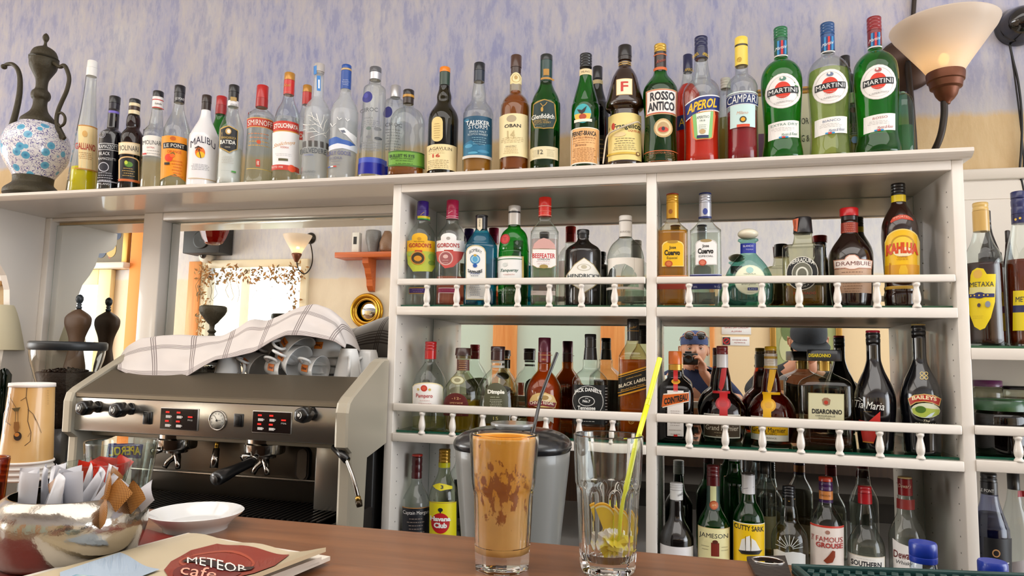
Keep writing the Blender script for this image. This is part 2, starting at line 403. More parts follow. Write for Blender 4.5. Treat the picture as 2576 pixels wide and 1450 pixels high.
# pale green panels and orange posts right of the window, orange post left of it
q=MB(); MINT=pm((206,222,208),.7,bump=.2,bs=8); ORG=mat_wood((214,128,56),(236,164,92),.5,.6,2,.1)
def mx_(px,py=850): return mir(px,py,YR).x
ztop=2.02
q.box(mx_(1100),mx_(1790),YR,YR+.008,0,ztop,MINT); q.box(mx_(1795),mx_(2600),YR,YR+.008,0,ztop,pm((236,208,164),.7,bump=.2,bs=8))
struct('trim_2',q)
for i,(a,c) in enumerate(((1243,1302),(1512,1572),(1785,1797))):
    q=MB(); q.box(mx_(a),mx_(c),YR,YR+.045,0,ztop+.02,ORG,.005); struct('trim_%d'%(3+i),q)
q=MB(); q.box(mir(478,760).x,mir(508,760).x,YR,YR+.05,0,mir(490,660).z,ORG,.005); struct('trim_6',q)
q=MB(); q.box(mir(335,700).x,mir(378,700).x,YR,YR+.06,0,3.2,pm((236,140,60),.7,bump=.3,bs=10),.005); struct('trim_7',q)
# doorway with daylight, cream architrave, reflected in the small mirror
d0=mir(188,790); d1=mir(258,718); q=MB()
q.box(d0.x,d1.x,YR+.002,YR+.03,0,d1.z,pm((228,240,252),.5,emit=1.5)); dr=struct('door_1',q)
q=MB(); q.box(d1.x,d1.x+.16,YR,YR+.06,0,d1.z+.16,pm((232,214,160),.5),.006); q.box(d0.x-.16,d0.x,YR,YR+.06,0,d1.z+.16,pm((232,214,160),.5),.006); q.box(d0.x,d1.x,YR,YR+.06,d1.z,d1.z+.16,pm((232,214,160),.5),.006); q.build('architrave',dr)
q=MB(); a=mir(262,660); b_=mir(340,640); q.box(a.x-.7,b_.x,YR,YR+.14,a.z-.08,a.z-.02,WHITE2,.01); struct('trim_8',q)
# side walls with openings for the daylight
for nm,x in (('wall_left',-8.1),('wall_right',5.0)):
    q=MB(); q.box(x,x+.1,YR-.14,YW+.12,-.12,.4,OPP); q.box(x,x+.1,YR-.14,YW+.12,2.8,3.25,OPP); q.box(x,x+.1,YR-.14,-1.4,.4,2.8,OPP); q.box(x,x+.1,1.8,YW+.12,.4,2.8,OPP); struct(nm,q)
# ------------------------------------------------------------------ white back bar
XLo,XLi,XMl,XMr,XRi,XRo=-.8256,-.8008,-.1051,-.079,.6105,.6354
ZT=1.8575
bar=empty('back_bar_cabinet',(-.1,1.97,.765),label='white painted back bar shelving with turned rails along the wall',cat='shelving')
def part(mb,name,parent=bar):
    # geometry is written in world coordinates; shift it into the parent's frame
    o=mb.build(name,parent); o.matrix_parent_inverse=parent.matrix_basis.inverted() if parent.parent is None else Matrix(); return o
bpy.context.view_layer.update()
def wpart(mb,name,root,sub=None,sharp=None):
    """mesh in world coordinates, parented to root (or to a part of it)"""
    off=Vector(root.location); mb.v=[(x-off.x,y-off.y,z-off.z) for x,y,z in mb.v]
    return mb.build(name,sub or root,sharp=sharp)
def nose(mb,x0,x1,yf,yb,z0,z1,mat):
    h=z1-z0; pl=[(yb,z0),(yb,z1),(yf+.003,z1),(yf,z1-.003),(yf,z1-h*.45),(yf+.004,z1-h*.62),(yf+.012,z0+h*.12),(yf+.018,z0)]
    n=len(pl); v=[(x0,y,z) for y,z in pl]+[(x1,y,z) for y,z in pl]
    f=[tuple(range(n)),tuple(range(n,2*n))[::-1]]+[(i,n+i,n+(i+1)%n,(i+1)%n) for i in range(n)]
    mb.add(v,f,mat,False)
b=MB(); nose(b,-3.3,.649,1.795,YW,1.8356,ZT,WHITE); top=wpart(b,'top_board',bar)
for x0,x1 in ((XLo,XLi),(XMl,XMr),(XRi,XRo)):
    b=MB(); b.box(x0,x1,YF,YM+.005,.765,1.8355,WHITE,.002)
    # rows of shelf-pin holes
    for xs,sg in ((x0,-1),(x1,1)):
        for k in range(26):
            z=.84+k*.037
            for yy in (1.865,2.06):
                b.box(xs-.0004,xs+.0004,yy-.0016,yy+.0016,z,z+.0032,pm((90,84,76),.8))
    wpart(b,'side_panel',bar)
for x0,x1 in ((XLi,XMl),(XMr,XRi)):
    b=MB(); b.box(x0,x1,YF,YF+.02,1.8119,1.8355,WHITE,.0015); b.box(x0,x1,YF+.02,YM,1.815,1.8355,WHITE2); wpart(b,'front_rail',bar)
BALP=[(.0,0),(.0098,0),(.0098,.004),(.0085,.006),(.0066,.0095),(.0080,.013),(.0094,.019),(.0096,.026),(.0084,.035),(.0066,.044),(.0058,.05),(.0072,.054),(.0088,.056),(.0088,.0625),(0,.0625)]
def shelf(x0,x1,zt,zb,rt,rb,bals,pyb,rail=True):
    bo=MB(); bo.box(x0,x1,YF-.003,YF+.02,zb,zt,WHITE,.0018); bo.box(x0,x1,YF+.02,YM,zb+.004,zt-.0002,WHITE2); wpart(bo,'shelf_board',bar)
    if rail:
        ra=MB(); ra.box(x0,x1-.002,YF-.006,YF+.014,rb,rt,WHITE,.003); ro=wpart(ra,'gallery_rail',bar)
        h=rb-zt; 
        for px in bals:
            p=aty(px,pyb,YF+.004); m=MB(); m.lathe([(r*1.0,z*h/.0625) for r,z in BALP],WHITE,16); m.v=[(x+p.x,y+YF+.004,z+zt) for x,y,z in m.v]; wpart(m,'baluster',bar)
    g=MB(); g.box(x0+.002,x1-.002,YF+.024,YM-.002,zt,zt+.006,SHELFGL); g.box(x0+.002,x1-.002,YF+.0225,YF+.024,zt,zt+.006,GREENGL)
    return g.build('glass_shelf')
S1=(1.4822,1.4578,1.5608,1.5428); S2=(1.1286,1.1055,1.2107,1.1891)
gs=[shelf(XLi,XMl,*S1,[1074,1149,1226,1302.6,1382,1463,1546],744),
 shelf(XMr,XRi,*S1,[1733.5,1824.8,1916.7,2010.3,2106.8,2206.3,2305.7],744),
 shelf(XLi,XMl,*S2,[1061,1138,1214,1293,1373,1457,1541],1080),
 shelf(XMr,XRi,*S2,[1734,1824.8,1918,2014.5,2112,2213,2315],1110)]
for g_,l in zip(gs,('left bay of the upper railed shelf','right bay of the upper railed shelf','left bay of the lower railed shelf','right bay of the lower railed shelf')):
    tag(g_,'green-edged glass plate lying on the '+l,'glass shelf')
# right-hand unit (cut by the frame)
g=MB(); X2=1.5
bo=MB(); bo.box(XRo,X2,YF-.001,YF+.02,1.362,1.389,WHITE,.0015); bo.box(XRo,X2,YF+.02,YM,1.366,1.3888,WHITE2); wpart(bo,'shelf_board',bar)
g.box(XRo+.002,X2,YF+.024,YM-.002,1.389,1.395,SHELFGL); g.box(XRo+.002,X2,YF+.0225,YF+.024,1.389,1.395,GREENGL); tag(g.build('glass_shelf'),'green-edged glass plate under the yellow-labelled brandies at the right edge','glass shelf')
tag(shelf(XRo,X2,1.134,1.108,1.212,1.191,[2562],1130),'green-edged glass plate under the preserving jars at the right edge','glass shelf')
# base cabinet / worktop
b=MB(); b.box(-3.3,1.5,1.36,YW-.001,.735,.765,pm((46,42,38),.35,coat=.2),.003); wt=b.build('back_worktop'); tag(wt,'dark worktop carrying the espresso machine and the bottom row of bottles','worktop')
b=MB(); b.box(-3.3,1.5,1.42,YW-.015,-.12,.735,WHITE2); cab=b.build('base_cabinet'); tag(cab,'white base cabinet under the dark worktop','cabinet')
# mirrors
def mirror(x0,x1,z0,z1,label,y=YM):
    m=MB(); m.box(x0,x1,y,y+.006,z0,z1,pm((150,160,150),.4)); m.add([(x0+.002,y-.0004,z0+.002),(x1-.002,y-.0004,z0+.002),(x1-.002,y-.0004,z1-.002),(x0+.002,y-.0004,z1-.002)],[(0,1,2,3)],MIRROR,False)
    return tag(m.build('back_mirror'),label,'mirror')
mirror(XLi,XMl,.77,1.8149,'mirror behind the left shelf bay')
mirror(XMr,XRi,.77,1.8149,'mirror behind the right shelf bay')
mirror(XRo+.02,X2,.77,1.36,'mirror behind the jars at the right edge')
PX0=-1.852; PX1=-1.826
mirror(PX1+.002,XLo-.002,.9,1.806,'large mirror behind the espresso machine')
mirror(-2.345,PX0-.002,.9,1.811,'narrow mirror behind the coffee grinder')
# mirror frame: post, head moulding
b=MB(); b.box(-1.906,PX1,2.07,YW,.765,1.8355,WHITE,.003); wpart(b,'mirror_post',bar)
b=MB(); b.box(-1.826,XLo,2.07,YW,1.806,1.8355,WHITE,.004); b.box(-2.35,XLo,2.095,YW,1.822,1.8355,WHITE,.003); wpart(b,'mirror_head',bar)
b=MB(); b.box(-2.372,-2.345,2.09,YW,.765,1.8355,WHITE,.003); wpart(b,'mirror_post',bar)
# scalloped bracket at the far left
bx=-2.372; pr=[]
pts=[(0,552),(0,590),(12,615),(26,626),(34,640),(40,655),(52,690),(56,730),(55,800),(58,870),(64,960)]
def bracket():
    # (y,z) outline of the side cheek: deep at the top, ogee cut-out, then narrow
    return [(YM,1.8355),(1.80,1.8355),(1.80,1.79),(1.815,1.765),(1.85,1.745),(1.885,1.738),(1.892,1.715),(1.90,1.685),(1.925,1.64),(1.955,1.60),(1.972,1.55),(1.978,1.49),(1.975,1.40),(1.965,1.28),(1.94,1.15),(1.92,.9),(1.92,.765),(YM,.765)]
pl=bracket(); n=len(pl); b=MB(); v=[(bx-.028,y,z) for y,z in pl]+[(bx,y,z) for y,z in pl]
b.add(v,[tuple(range(n)),tuple(range(n,2*n))[::-1]]+[(i,n+i,n+(i+1)%n,(i+1)%n) for i in range(n)],WHITE,False); wpart(b,'scalloped_bracket',bar)
# ------------------------------------------------------------------ bar counter
b=MB(); b.box(-2.2,1.3,.10,.835,1.09,1.13,COUNTER,.006); ct=b.build('bar_counter'); tag(ct,'brown wooden bar counter top in the foreground','counter'); b=MB(); b.box(-2.15,1.25,.16,.62,-.12,1.09,mat_wood((58,38,26),(80,54,36),.6,1,2,.1),.004); tag(b.build('counter_base'),'wooden base carrying the bar counter top','counter base'); b=MB(); b.box(-.4,.9,.62,1.12,.79,.82,pm((52,48,44),.4)); b.box(-.4,.9,.64,1.10,-.12,.79,pm((34,31,29),.6)); tag(b.build('under_counter_cabinet'),'low dark cabinet behind the bar counter','cabinet')
# ------------------------------------------------------------------ bottles
ROWS={'T':(ZT,1.80),'A':(1.4882,YF+.03),'B':(1.1346,YF+.03),'C':(.765,YF+.02),'R':(1.395,YF+.03),'J':(1.14,YF+.03),'D':(.765,YF+.02)}
def rnd(w0,y0,w1,y1,k=6,e=1.0):     # quarter-round shoulder from (w0,y0) out to (w1,y1)
    return [(y0+(y1-y0)*(1-math.cos(PI/2*i/k))**e,w0+(w1-w0)*math.sin(PI/2*i/k)) for i in range(k+1)]
def slp(w0,y0,w1,y1,k=6):           # sloping S-shaped shoulder
    return [(y0+(y1-y0)*i/k,w0+(w1-w0)*(.5-.5*math.cos(PI*i/k))) for i in range(k+1)]
CLR=(236,244,240)
def bottle(label,row,c,body,caps,gl=CLR,liq=None,labels=(),dy=0,n=2,dr=1,rot=0,fl=0,fd=0,yb=None,group=None,cat='bottle',solid=False,haze=0,name='liquor_bottle',nosm=False,cw=None,edge=.35):
    """outline and label drawing given in photograph pixels at the bottle's own place on its shelf; built full round at real size"""
    z0,yf=ROWS[row]; cx,cy=c; wmax=max(w for _,w in body)
    Y=yf+.05+dy
    if yb: # base seen: find the depth from the shelf plane
        t=atz(cx,yb,z0); Y=t.y; A=aty(cx,cy,Y); Y=max(Y+body[-1][1]*.5*mpp(0,(A.x,Y,A.z))*dr, YF+.028+wmax*.5*mpp(0,(A.x,Y,A.z))*dr)
    A=aty(cx,cy,Y); mp=mpp(0,(A.x,Y,A.z))
    if not yb: Y=yf+dy+wmax*mp/2*dr+.004; A=aty(cx,cy,Y); mp=mpp(0,(A.x,Y,A.z))
    X=A.x; Rm=wmax*mp/2
    rz=-math.atan2(X,Y)
    root=empty(name,(X,Y,z0),rz,label,cat,group)
    if len(label.split())>16: print('LONG',len(label.split()),label)
    if not haze and not hasattr(gl,'node_tree') and not isinstance(gl,str) and gl[1]-gl[0]>70: haze=.07
    Yc=Y*(1-0)
    def zof(py,yy=Y): return aty(proj_x(py),py,yy).z-z0
    # pixel column of the axis at a row
    pa=proj(X,Y,z0); pb=proj(X,Y,z0+.3)
    def proj_x(py): return pa[0]+(pb[0]-pa[0])*(py-pa[1])/(pb[1]-pa[1])
    hb=max(py for py,_ in body)
    prof=[(w*mp/2,zof(py)) for py,w in body]
    prof=prof[:-1]+[(prof[-1][0],min(.004,prof[-1][1] if prof[-1][1]>0 else .004))]
    prof=[(r,max(z,.004)) for r,z in prof]
    prof=prof[::-1]
    prof=[p for i,p in enumerate(prof) if i==0 or p[1]>prof[i-1][1]+1e-4 or abs(p[0]-prof[i-1][0])>1e-4]
    sp=prof if nosm else smooth_prof(prof,3)
    # enforce rising heights
    q=[sp[0]]
    for p in sp[1:]:
        q.append((p[0],max(p[1],q[-1][1]+1e-5)))
    sp=q
    full=[(0,.004),(sp[0][0]*.8,.0),(sp[0][0]*.97,.0012)]+[(sp[0][0],.005)]+[p for p in sp if p[1]>.006]
    def rad(z):
        for i in range(len(full)-1):
            if full[i][1]<=z<=full[i+1][1] and i>=2:
                a,b_=full[i],full[i+1]; return a[0]+(b_[0]-a[0])*(z-a[1])/max(b_[1]-a[1],1e-6)
        return full[-1][0] if z>full[-1][1] else full[3][0]
    mat=gl if hasattr(gl,'node_tree') else (pm(gl,.12,coat=.6,spec=.6) if solid else glass(gl,.02,edge,haze))
    Mr=Matrix.Rotation(rot,4,'Z')
    ztop=full[-1][1]
    b=MB(); pf=full+[(full[-1][0]*.8,ztop),(0,ztop-.001)]
    seg=40 if n!=2 or fl else 28
    b.lathe(pf,mat,seg,Mr,n,dr,cap=False,flute=fl,fd=fd)
    b.build('glass_body',root)
    if liq and not solid:
        col,py=liq[:2]; zl=zof(py); bd=liq[2] if len(liq)>2 else .3
        lp=[(max(r-.0028,.001)*.985,z) for r,z in full if .006<z<zl]
        lp=[(0,.006)]+[(lp[0][0],.0062)]+lp+[(max(rad(zl)-.003,.001),zl),(0,zl)]
        m=MB(); m.lathe(lp,liquid(col,bd),24,Mr,n,dr,cap=False,smooth=True); m.build('liquor',root)
    for i,cp in enumerate(caps):
        y0,y1,w,cc=cp[:4]; o=cp[4] if len(cp)>4 else {}
        za,zb=zof(y1),zof(y0); r=w*mp/2; m=MB(); bev=min(.0018,(zb-za)*.25)
        mt=pm(cc,o.get('r',.3),o.get('m',0),coat=.3)
        if o.get('ball'): m.sphere((0,0,(za+zb)/2),(r,r,(zb-za)/2),mt,20,12)
        else:
            pr_=[(r*.8,za),(r,za+.0005)]
            if o.get('rib'):
                k=o['rib']
                for j in range(k): t=(j+.5)/k; h=(zb-za)/k; zz=za+(zb-za)*j/k; pr_+=[(r,zz+h*.15),(r,zz+h*.7),(r*.955,zz+h*.8),(r*.955,zz+h*.95)]
            pr_+=[(o.get('rt',w)*mp/2,zb-bev),(o.get('rt',w)*mp/2-bev,zb)]
            if i>0 and not o.get('c'): pr_=pr_[:-2]+[(o.get('rt',w)*mp/2,zb-.0003)]
            m.lathe([(0,za)]+pr_+[(0,zb)],mt,24 if not o.get('n') else 32,Mr if o.get('n') else None,o.get('n',2),1,cap=False)
        for a_ in o.get('g',()): pass
        ob=m.build(('cap' if i==0 else 'neck_foil') if not o.get('nm') else o['nm'],root,sharp=50)
    cosr=1
    def mk_surf(Rl,flat=False):
        # flat=True for the front face of a rectangular bottle
        def surf(px,py,L):
            z=zof(py,Y-Rl*dr*.98)
            z=max(z,.002)
            xl=(px-proj_x(py))*mp
            r_=rad(z)
            if n!=2:
                u=max(-.985,min(.985,xl/(r_))); yl=-r_*dr*(1-abs(u)**n)**(1/n)
            else:
                u=max(-.985,min(.985,xl/r_)); yl=-r_*dr*math.sqrt(1-u*u)
            nx_,ny_=(u,-math.sqrt(1-u*u))
            k=.0003+.00028*L
            return (xl+nx_*k, yl+ny_*k, z)
        return surf
    for j,(nm,items) in enumerate(labels):
        f0=items[0]
        if nm in('cap_label','neck_label') and f0[0]=='r':
            dx=proj_x((f0[3]+f0[4])/2)-(f0[1]+f0[2])/2
            if abs(dx)<9:
                def mv(it):
                    it=list(it)
                    if it[0] in 'ra': it[1]+=dx; it[2]+=dx
                    elif it[0] in('e','o','lines'): it[1]+=dx
                    elif it[0]=='t': it[2]+=dx
                    elif it[0] in('p','l'): it[1]=[(x+dx,y) for x,y in it[1]]
                    return tuple(it)
                items=[mv(it) for it in items]
        m=MB()
        zc=None
        ys=[it[3] if it[0] in('e','t','o') else (it[3] if it[0] in 'ra' else (it[1][0][1] if it[0] in('p','l') else it[2])) for it in items[:1]]
        z_=zof(ys[0]); Rl=rad(max(min(z_,ztop),.005))
        if z_>ztop and caps: Rl=caps[0][2]*mp/2
        if nm=='cap_label':
            rr=(cw or caps[-1][2])*mp/2*1.01
            cn=max([2]+[c_[4].get('n',2) for c_ in caps if len(c_)>4])
            def surf(px,py,L,rr=rr,cn=cn):
                if cn>2:
                    rr=caps[0][2]*mp/2; z=zof(py,Y-rr); xl=(px-proj_x(py))*mp; u=max(-.97,min(.97,xl/rr)); return (xl,-rr*(1-abs(u)**cn)**(1/cn)-(.0004+.0003*L),z)
                z=zof(py,Y-rr); xl=(px-proj_x(py))*mp; u=max(-.985,min(.985,xl/rr)); return (xl+u*(.0003+.0003*L),-rr*math.sqrt(1-u*u)-(.0003+.0003*L),z)
            flat_graphics(m,items,surf)
        else: flat_graphics(m,items,mk_surf(Rl))
        m.build('label' if nm=='cap_label' else nm,root)
    return root
B=bottle
BLK='15151A'; CRM='F4E3BC'; WHT='F2F0EC'; GRN=(72,196,92); DGR=(40,120,60); BRN='2A140A'; GOLD='C8952E'; RED='C8201C'
CL=(246,250,248); FR=(240,243,244)
def T(s,x,y,w,h,c,**o): return ('t',s,x,y,w,h,c,o)
# ============================ top shelf, from the left
B('tall slender fluted bottle of yellow liqueur with a white cap, leftmost on the top shelf','T',(218,340),
  [(190,26),(200,27),(235,30),(280,38),(313,46),(370,58),(427,68),(482,77)],[(154,172,27,WHT,{'rt':26}),(172,193,28,WHT)],CL,('F5E400',424,.72),
  [('label',[('r',198,245,313,427,'F7DCA0',0),('r',198,245,313,316,'C98A3C'),('r',189,245,424,427,'C98A3C'),T('GALLIANO',215,368,48,17,'B5382A',b=.02),('lines',216,384,398,36,4,'C09060'),('e',214,336,6,8,'E3B262')])],fl=14,fd=.035,nosm=True)
B('black bottle with white print and a purple neck ring beside the tall yellow liqueur','T',(280,370),
  [(277,29),(322,30),(327,33),(336,56),(345,62),(400,62),(478,60)],[(244,262,29,BLK),(262,277,28,'1E1B2A')],'0C0C14',None,
  [('neck_label',[('r',280,306,277,283,'7A6AC8')]),('label',[('o',258,342,8,9,'9A9AA4',1.5),('o',258,342,5,6,'9A9AA4',1),('r',250,300,364,381,'E8E8E8'),('r',251,299,365.5,379.5,'14141A'),T('RAMAZZOTTI',273,372.5,44,9,'F4F4F4',b=.02),T('BLACK',264,390,24,8,'EDEDED'),T('RAMAZZOTTI',270,403,40,6,'DDDDDD'),('e',262,424,12,12,'C9C9D2'),('e',262,424,10,10,'22222E'),('lines',266,438,456,36,4,'C8C8D0'),('r',248,296,458,461,'B0B0B8'),T('MILANO',262,466,26,5,'DDDDDD')])],solid=True)
B('dark brown coffee liqueur bottle with cream bands on its cap, on the top shelf','T',(330,385),
  [(290,28),(298,34),(315,36),(325,34),(336,50),(350,59),(400,59),(476,58)],[(251,262,29,BLK),(262,270,29,'EFDDB4'),(270,280,29,'3A2418'),(280,290,29,'EFDDB4')],(110,60,34),('1A0C06',372,.85),
  [('label',[('r',300,352,356,386,'EBC993'),('r',302,350,358,384,'F5E3C0'),T('MOLINARI',323,371,50,13,'1C1C20',b=.03)]),('lower_label',[('a',300,350,400,455,'E8B878',8),('a',303,347,402,452,'14140E',7),('e',324,412,10,7,'5C8C2C'),('e',318,408,4,5,'C8D848'),('lines',324,422,440,30,4,'D8B060'),('r',300,350,449,455,'D06A30')])])
B('clear sambuca bottle with a black-topped white neck band, on the top shelf','T',(389,370),
  [(273,27),(290,29),(308,34),(316,36),(322,44),(332,58),(345,62),(478,60)],[(231,246,28,BLK),(246,273,28,'F4EEEA')],CL,('E8E4D4',400,.12),
  [('cap_label',[('r',389,417,248,250,'D03030'),('r',389,417,268,270,'D03030'),T('Isabella',404,259,16,5,'444444',i=.3)]),('label',[('a',360,408,342,390,'F6F2EA',3),T('MOLINARI',384,357,46,11,'1E2026',b=.02),T('EXTRA',380,370,18,4,'C04040'),('lines',386,377,384,34,2,'9A9A9A'),('r',361,370,384,388,'D04040')])])
B('clear bottle with a bright orange fruit label and a black cap, on the top shelf','T',(441,400),
  [(260,26),(270,27),(285,34),(300,46),(320,62),(335,68),(400,68),(474,68)],[(217,236,28,BLK),(236,260,27,'202024')],CL,('D8D8C0',425,.15),
  [('cap_label',[T('LE PONT',453,247,22,6,'F2F2F2')]),('label',[('p',[(409,339),(470,341),(470,452),(440,436),(405,450)],'F59A16'),('r',409,470,357,372,'181818'),T('LE PONT',439,364.5,48,9,'F4F0E4'),T('ORANGE',439,380,34,7,'D8500C'),('e',436,347,7,5,'C86010'),('e',426,396,9,10,'E8401C'),('e',434,390,6,5,'F26A20'),('l',[(430,386),(436,383),(440,387)],2,'4E6E22'),('r',416,428,408,414,'2A2420'),('lines',446,402,440,28,6,'E07008')])])
B('opaque white rum liqueur bottle with a sunset palm emblem, on the top shelf','T',(512,380),
  [(279,24),(290,26),(305,34),(322,52),(340,70),(350,76),(400,76),(467,76)],[(241,260,25,'2C1C14'),(260,279,24,'2C1C14')],'F3F1F2',None,
  [('label',[T('MALIBU',511,362,60,17,'2A2440',arc=13,b=.02),('e',504,382,12,14,'F0741A'),('e',505,388,10,8,'F6C01A'),('l',[(506,396),(503,384),(500,374)],2,'3A2414'),('l',[(492,372),(500,367),(508,372)],2.5,'3A2414'),('l',[(496,378),(500,367),(504,378)],2,'3A2414'),('lines',506,412,424,48,4,'8A8A94'),('r',476,544,447,448.5,'C9A56A')])],solid=True)
B('green bottle with a red cap standing half hidden behind the white-filled and coconut bottles','T',(553,330),
  [(290,27),(300,27),(320,40),(345,62),(370,66),(470,66)],[(244,267,27,'C02222'),(267,290,28,'B01E1E')],GRN,None,[],dy=.12)
B('clear bottle half full of white coconut liqueur with a black shield label','T',(579,390),
  [(272,27),(285,31),(300,42),(318,56),(335,62),(400,62),(462,61)],[(216,234,27,'1A1A1C'),(234,256,26,'101010'),(256,270,28,'ECECEC')],CL,('F2F0EE',376,.9),
  [('cap_label',[('r',585,600,243,253,'B89858'),T('COCO',593,262,16,4,'666666')]),('label',[('p',[(555,322),(563,318),(576,315),(590,320),(599,324),(597,372),(588,377),(577,384),(566,378),(553,372)],'C9A44E'),('p',[(557,324),(576,317.5),(597,326),(595,371),(577,381),(555,370)],'14161A'),('e',575,330,7,8,'CFA860'),('e',576,330,4,5,'F2ECE0'),T('MANGAROCA',576,346,34,6,'D8B45A'),T('BATIDA',574,357,36,10,'F6F4EC',b=.02),T('COCO',573,370,12,4,'E0D8C0')]),('lower_label',[('lines',574,392,408,30,5,'B8B0A0'),('r',582,593,427,431,'4CA040'),('lines',570,428,431,28,1,'A0A8A0')])])
B('clear vodka bottle with a tall plain red cap and a red band label','T',(652,380),
  [(272,29),(277,32),(281,44),(290,62),(300,66),(400,66),(450,67),(459,70)],[(217,250,30,'B81C1A'),(250,272,31,'A81A18')],CL,('E9E9E2',300,.06),
  [('label',[('r',623,687,295,318,'C23A22',0,0,0),('r',623,687,294,296,'D8A050'),('r',623,687,317,319,'D8A050'),T('SMIRNOFF',655,307,58,14,'F6EDE0',b=.02),('lines',652,334,344,50,2,'E08040'),('lines',652,354,364,50,2,'D8A030'),('e',651,356,5,5,'D05020')]),('lower_label',[('r',644,654,400,418,'C84028'),('r',646,652,404,414,'E8D0C0'),T('21',649,409,6,8,'C03020'),('r',622,684,423,424.5,'D8B858')])])
B('vodka bottle with a gold-topped red cap, white label and red bands, on the top shelf','T',(719,380),
  [(240,26),(250,28),(262,36),(280,54),(298,63),(310,65),(400,65),(455,66)],[(185,204,27,'C48A34',{'m':.3}),(204,240,27,'CC2218')],CL,('E4E4DE',300,.05),
  [('cap_label',[T('Stoli',723,213,16,8,'D8A040',i=.3),('lines',723,230,234,18,2,'E8A090')]),('label',[('r',689,751,303,330,'CC3422'),('r',689,751,327,330,'D8A048'),T('STOLICHNAYA',720,315,58,12,'FBF3E8',b=.03),('r',688,751,330,414,'F4F1F0'),T('Stolichnaya',716,361,50,13,'D8983C',i=.4,sl=-6),T('VODKA',716,370,20,5,'D06030'),('lines',715,386,390,44,2,'B0B0B0'),('r',702,724,398,404,'5E5A3A'),('r',687,750,414,427,'CC3826'),T('ESTD 1938',700,420,24,5,'FBEDE0'),('e',732,421,9,9,'F0542A')])])
B('second gold and red capped vodka bottle standing behind the white-labelled one','T',(768,330),
  [(265,24),(280,28),(300,45),(320,58),(450,60)],[(216,234,23,'C48A34',{'m':.3}),(234,265,23,'CC2218')],CL,None,[('label',[('r',744,790,330,352,'CC3422'),('r',744,790,352,440,'F0EDEA'),T('VODKA',766,341,40,10,'FBF3E8')])],dy=.125)
B('frosted vodka bottle etched with a white tree, blue tax strip over its cap','T',(795,350),
  [(188,25),(240,26),(250,30),(262,48),(275,60),(290,66),(400,66),(448,65)],[(162,183,26,'B9B2AC'),(183,188,25,'9A948E')],FR,('DDE0DC',300,.1),
  [('neck_label',[('r',789,798,190,228,'3A86D0'),('r',792,796,200,222,'E4EEF8')]),('cap_label',[('r',790,797,164,186,'3A86D0')]),('label',[('l',[(820,340),(808,318),(800,300),(796,285)],2,'F4F2EC'),('l',[(808,318),(795,312),(780,300)],1.5,'F4F2EC'),('l',[(800,302),(785,292),(776,288)],1.4,'F4F2EC'),('l',[(812,326),(816,305),(822,292)],1.5,'F4F2EC'),('l',[(806,314),(812,298),(814,284)],1.3,'F4F2EC'),('l',[(795,312),(775,314),(765,308)],1.3,'F4F2EC'),('l',[(800,306),(790,300),(784,282)],1.2,'F4F2EC'),('l',[(818,336),(795,330),(775,332)],1.3,'F4F2EC'),('l',[(815,330),(800,338),(782,346)],1.2,'F4F2EC'),('l',[(816,332),(824,318),(828,308)],1.2,'F4F2EC'),('l',[(798,331),(788,322),(766,324)],1.1,'F4F2EC'),
  ]),('lower_label',[*[('r',763+i*14,771+i*14,353,368,'4C4844') for i in range(5)],T('BELVEDERE',789,378,60,12,'3E4650'),T('VODKA',778,389,22,4,'6A7CB8'),T('POLAND',776,431,34,5,'6A6E72'),('lines',780,437,442,40,2,'8A8C8C')])],haze=.3)
B('frosted vodka bottle with a deep blue capsule and a flying white goose','T',(864,350),
  [(227,26),(240,28),(252,40),(265,56),(280,66),(295,69),(400,68),(445,67)],[(165,175,25,'1E4FA0'),(175,180,26,'C8A870'),(180,227,26,'1C4C9E',{'r':.45})],FR,('DADDDC',310,.1),
  [('cap_label',[('lines',870,200,212,18,4,'C8D4EC')]),('label',[('p',[(829,346),(846,343),(862,350),(880,352),(897,360),(897,366),(829,366)],'3A64B4'),('p',[(829,364),(850,360),(880,364),(898,356),(898,376),(862,372),(829,376)],'E8ECF4'),('p',[(852,323),(866,320),(880,330),(896,336),(896,360),(884,350),(870,338),(858,332)],'F4F4F6'),('p',[(856,328),(866,326),(870,332),(862,334)],'6A7080'),('l',[(834,306),(838,316),(846,310)],2,'F0F0F0'),('l',[(850,294),(854,301),(860,297)],2,'F0F0F0'),('l',[(869,297),(873,303),(878,298)],2,'F0F0F0'),T('GREY GOOSE',853,384,56,10,'4A4E90'),T('VODKA',846,397,30,7,'5A5E80'),('lines',846,404,412,32,2,'7A7E90'),('r',829,835,417,420,'2A50A8'),('r',835,841,417,420,'F4F4F4'),('r',841,848,417,420,'D03A30')])],haze=.3)
B('clear bottle with a dark blue ball emblem, silver collar and blue-tinted foot','T',(939,320),
  [(203,30),(212,31),(218,40),(224,54),(240,56),(300,58),(380,64),(438,70)],[(171,185,30,'5A5A5E'),(185,203,30,'C4C4C8',{'m':.7})],CL,None,
  [('label',[('e',925,248,12,14,'2A2C84'),('e',922,244,5,6,'3C3EA0'),T('CIROC',929,280,42,10,'55585E'),T('VODKA',925,301,26,4,'7A7C80'),('lines',935,308,322,50,4,'85888C'),('e',928,328,6,4,'6A7A74'),('e',949,328,9,4,'7A7C80'),('e',928,350,6,4,'7A7C80'),('e',950,352,9,4,'505458'),('lines',935,362,382,48,4,'8A8C90')]),('tinted_foot',[('r',904,972,395,410,pm((70,90,190),.2)),('r',903,974,408,437,pm((24,34,150),.15))])])
B('second clear bottle with a silver cap and blue ball emblem behind the rye bottle','T',(991,340),
  [(247,26),(256,36),(262,52),(340,56),(435,60)],[(217,247,26,'C8C8CA',{'m':.7})],CL,None,[('label',[('e',976,286,11,14,'2A2C84'),T('CIROC',990,318,40,9,'55585E'),('lines',990,330,380,40,8,'85888C')])],dy=.12)
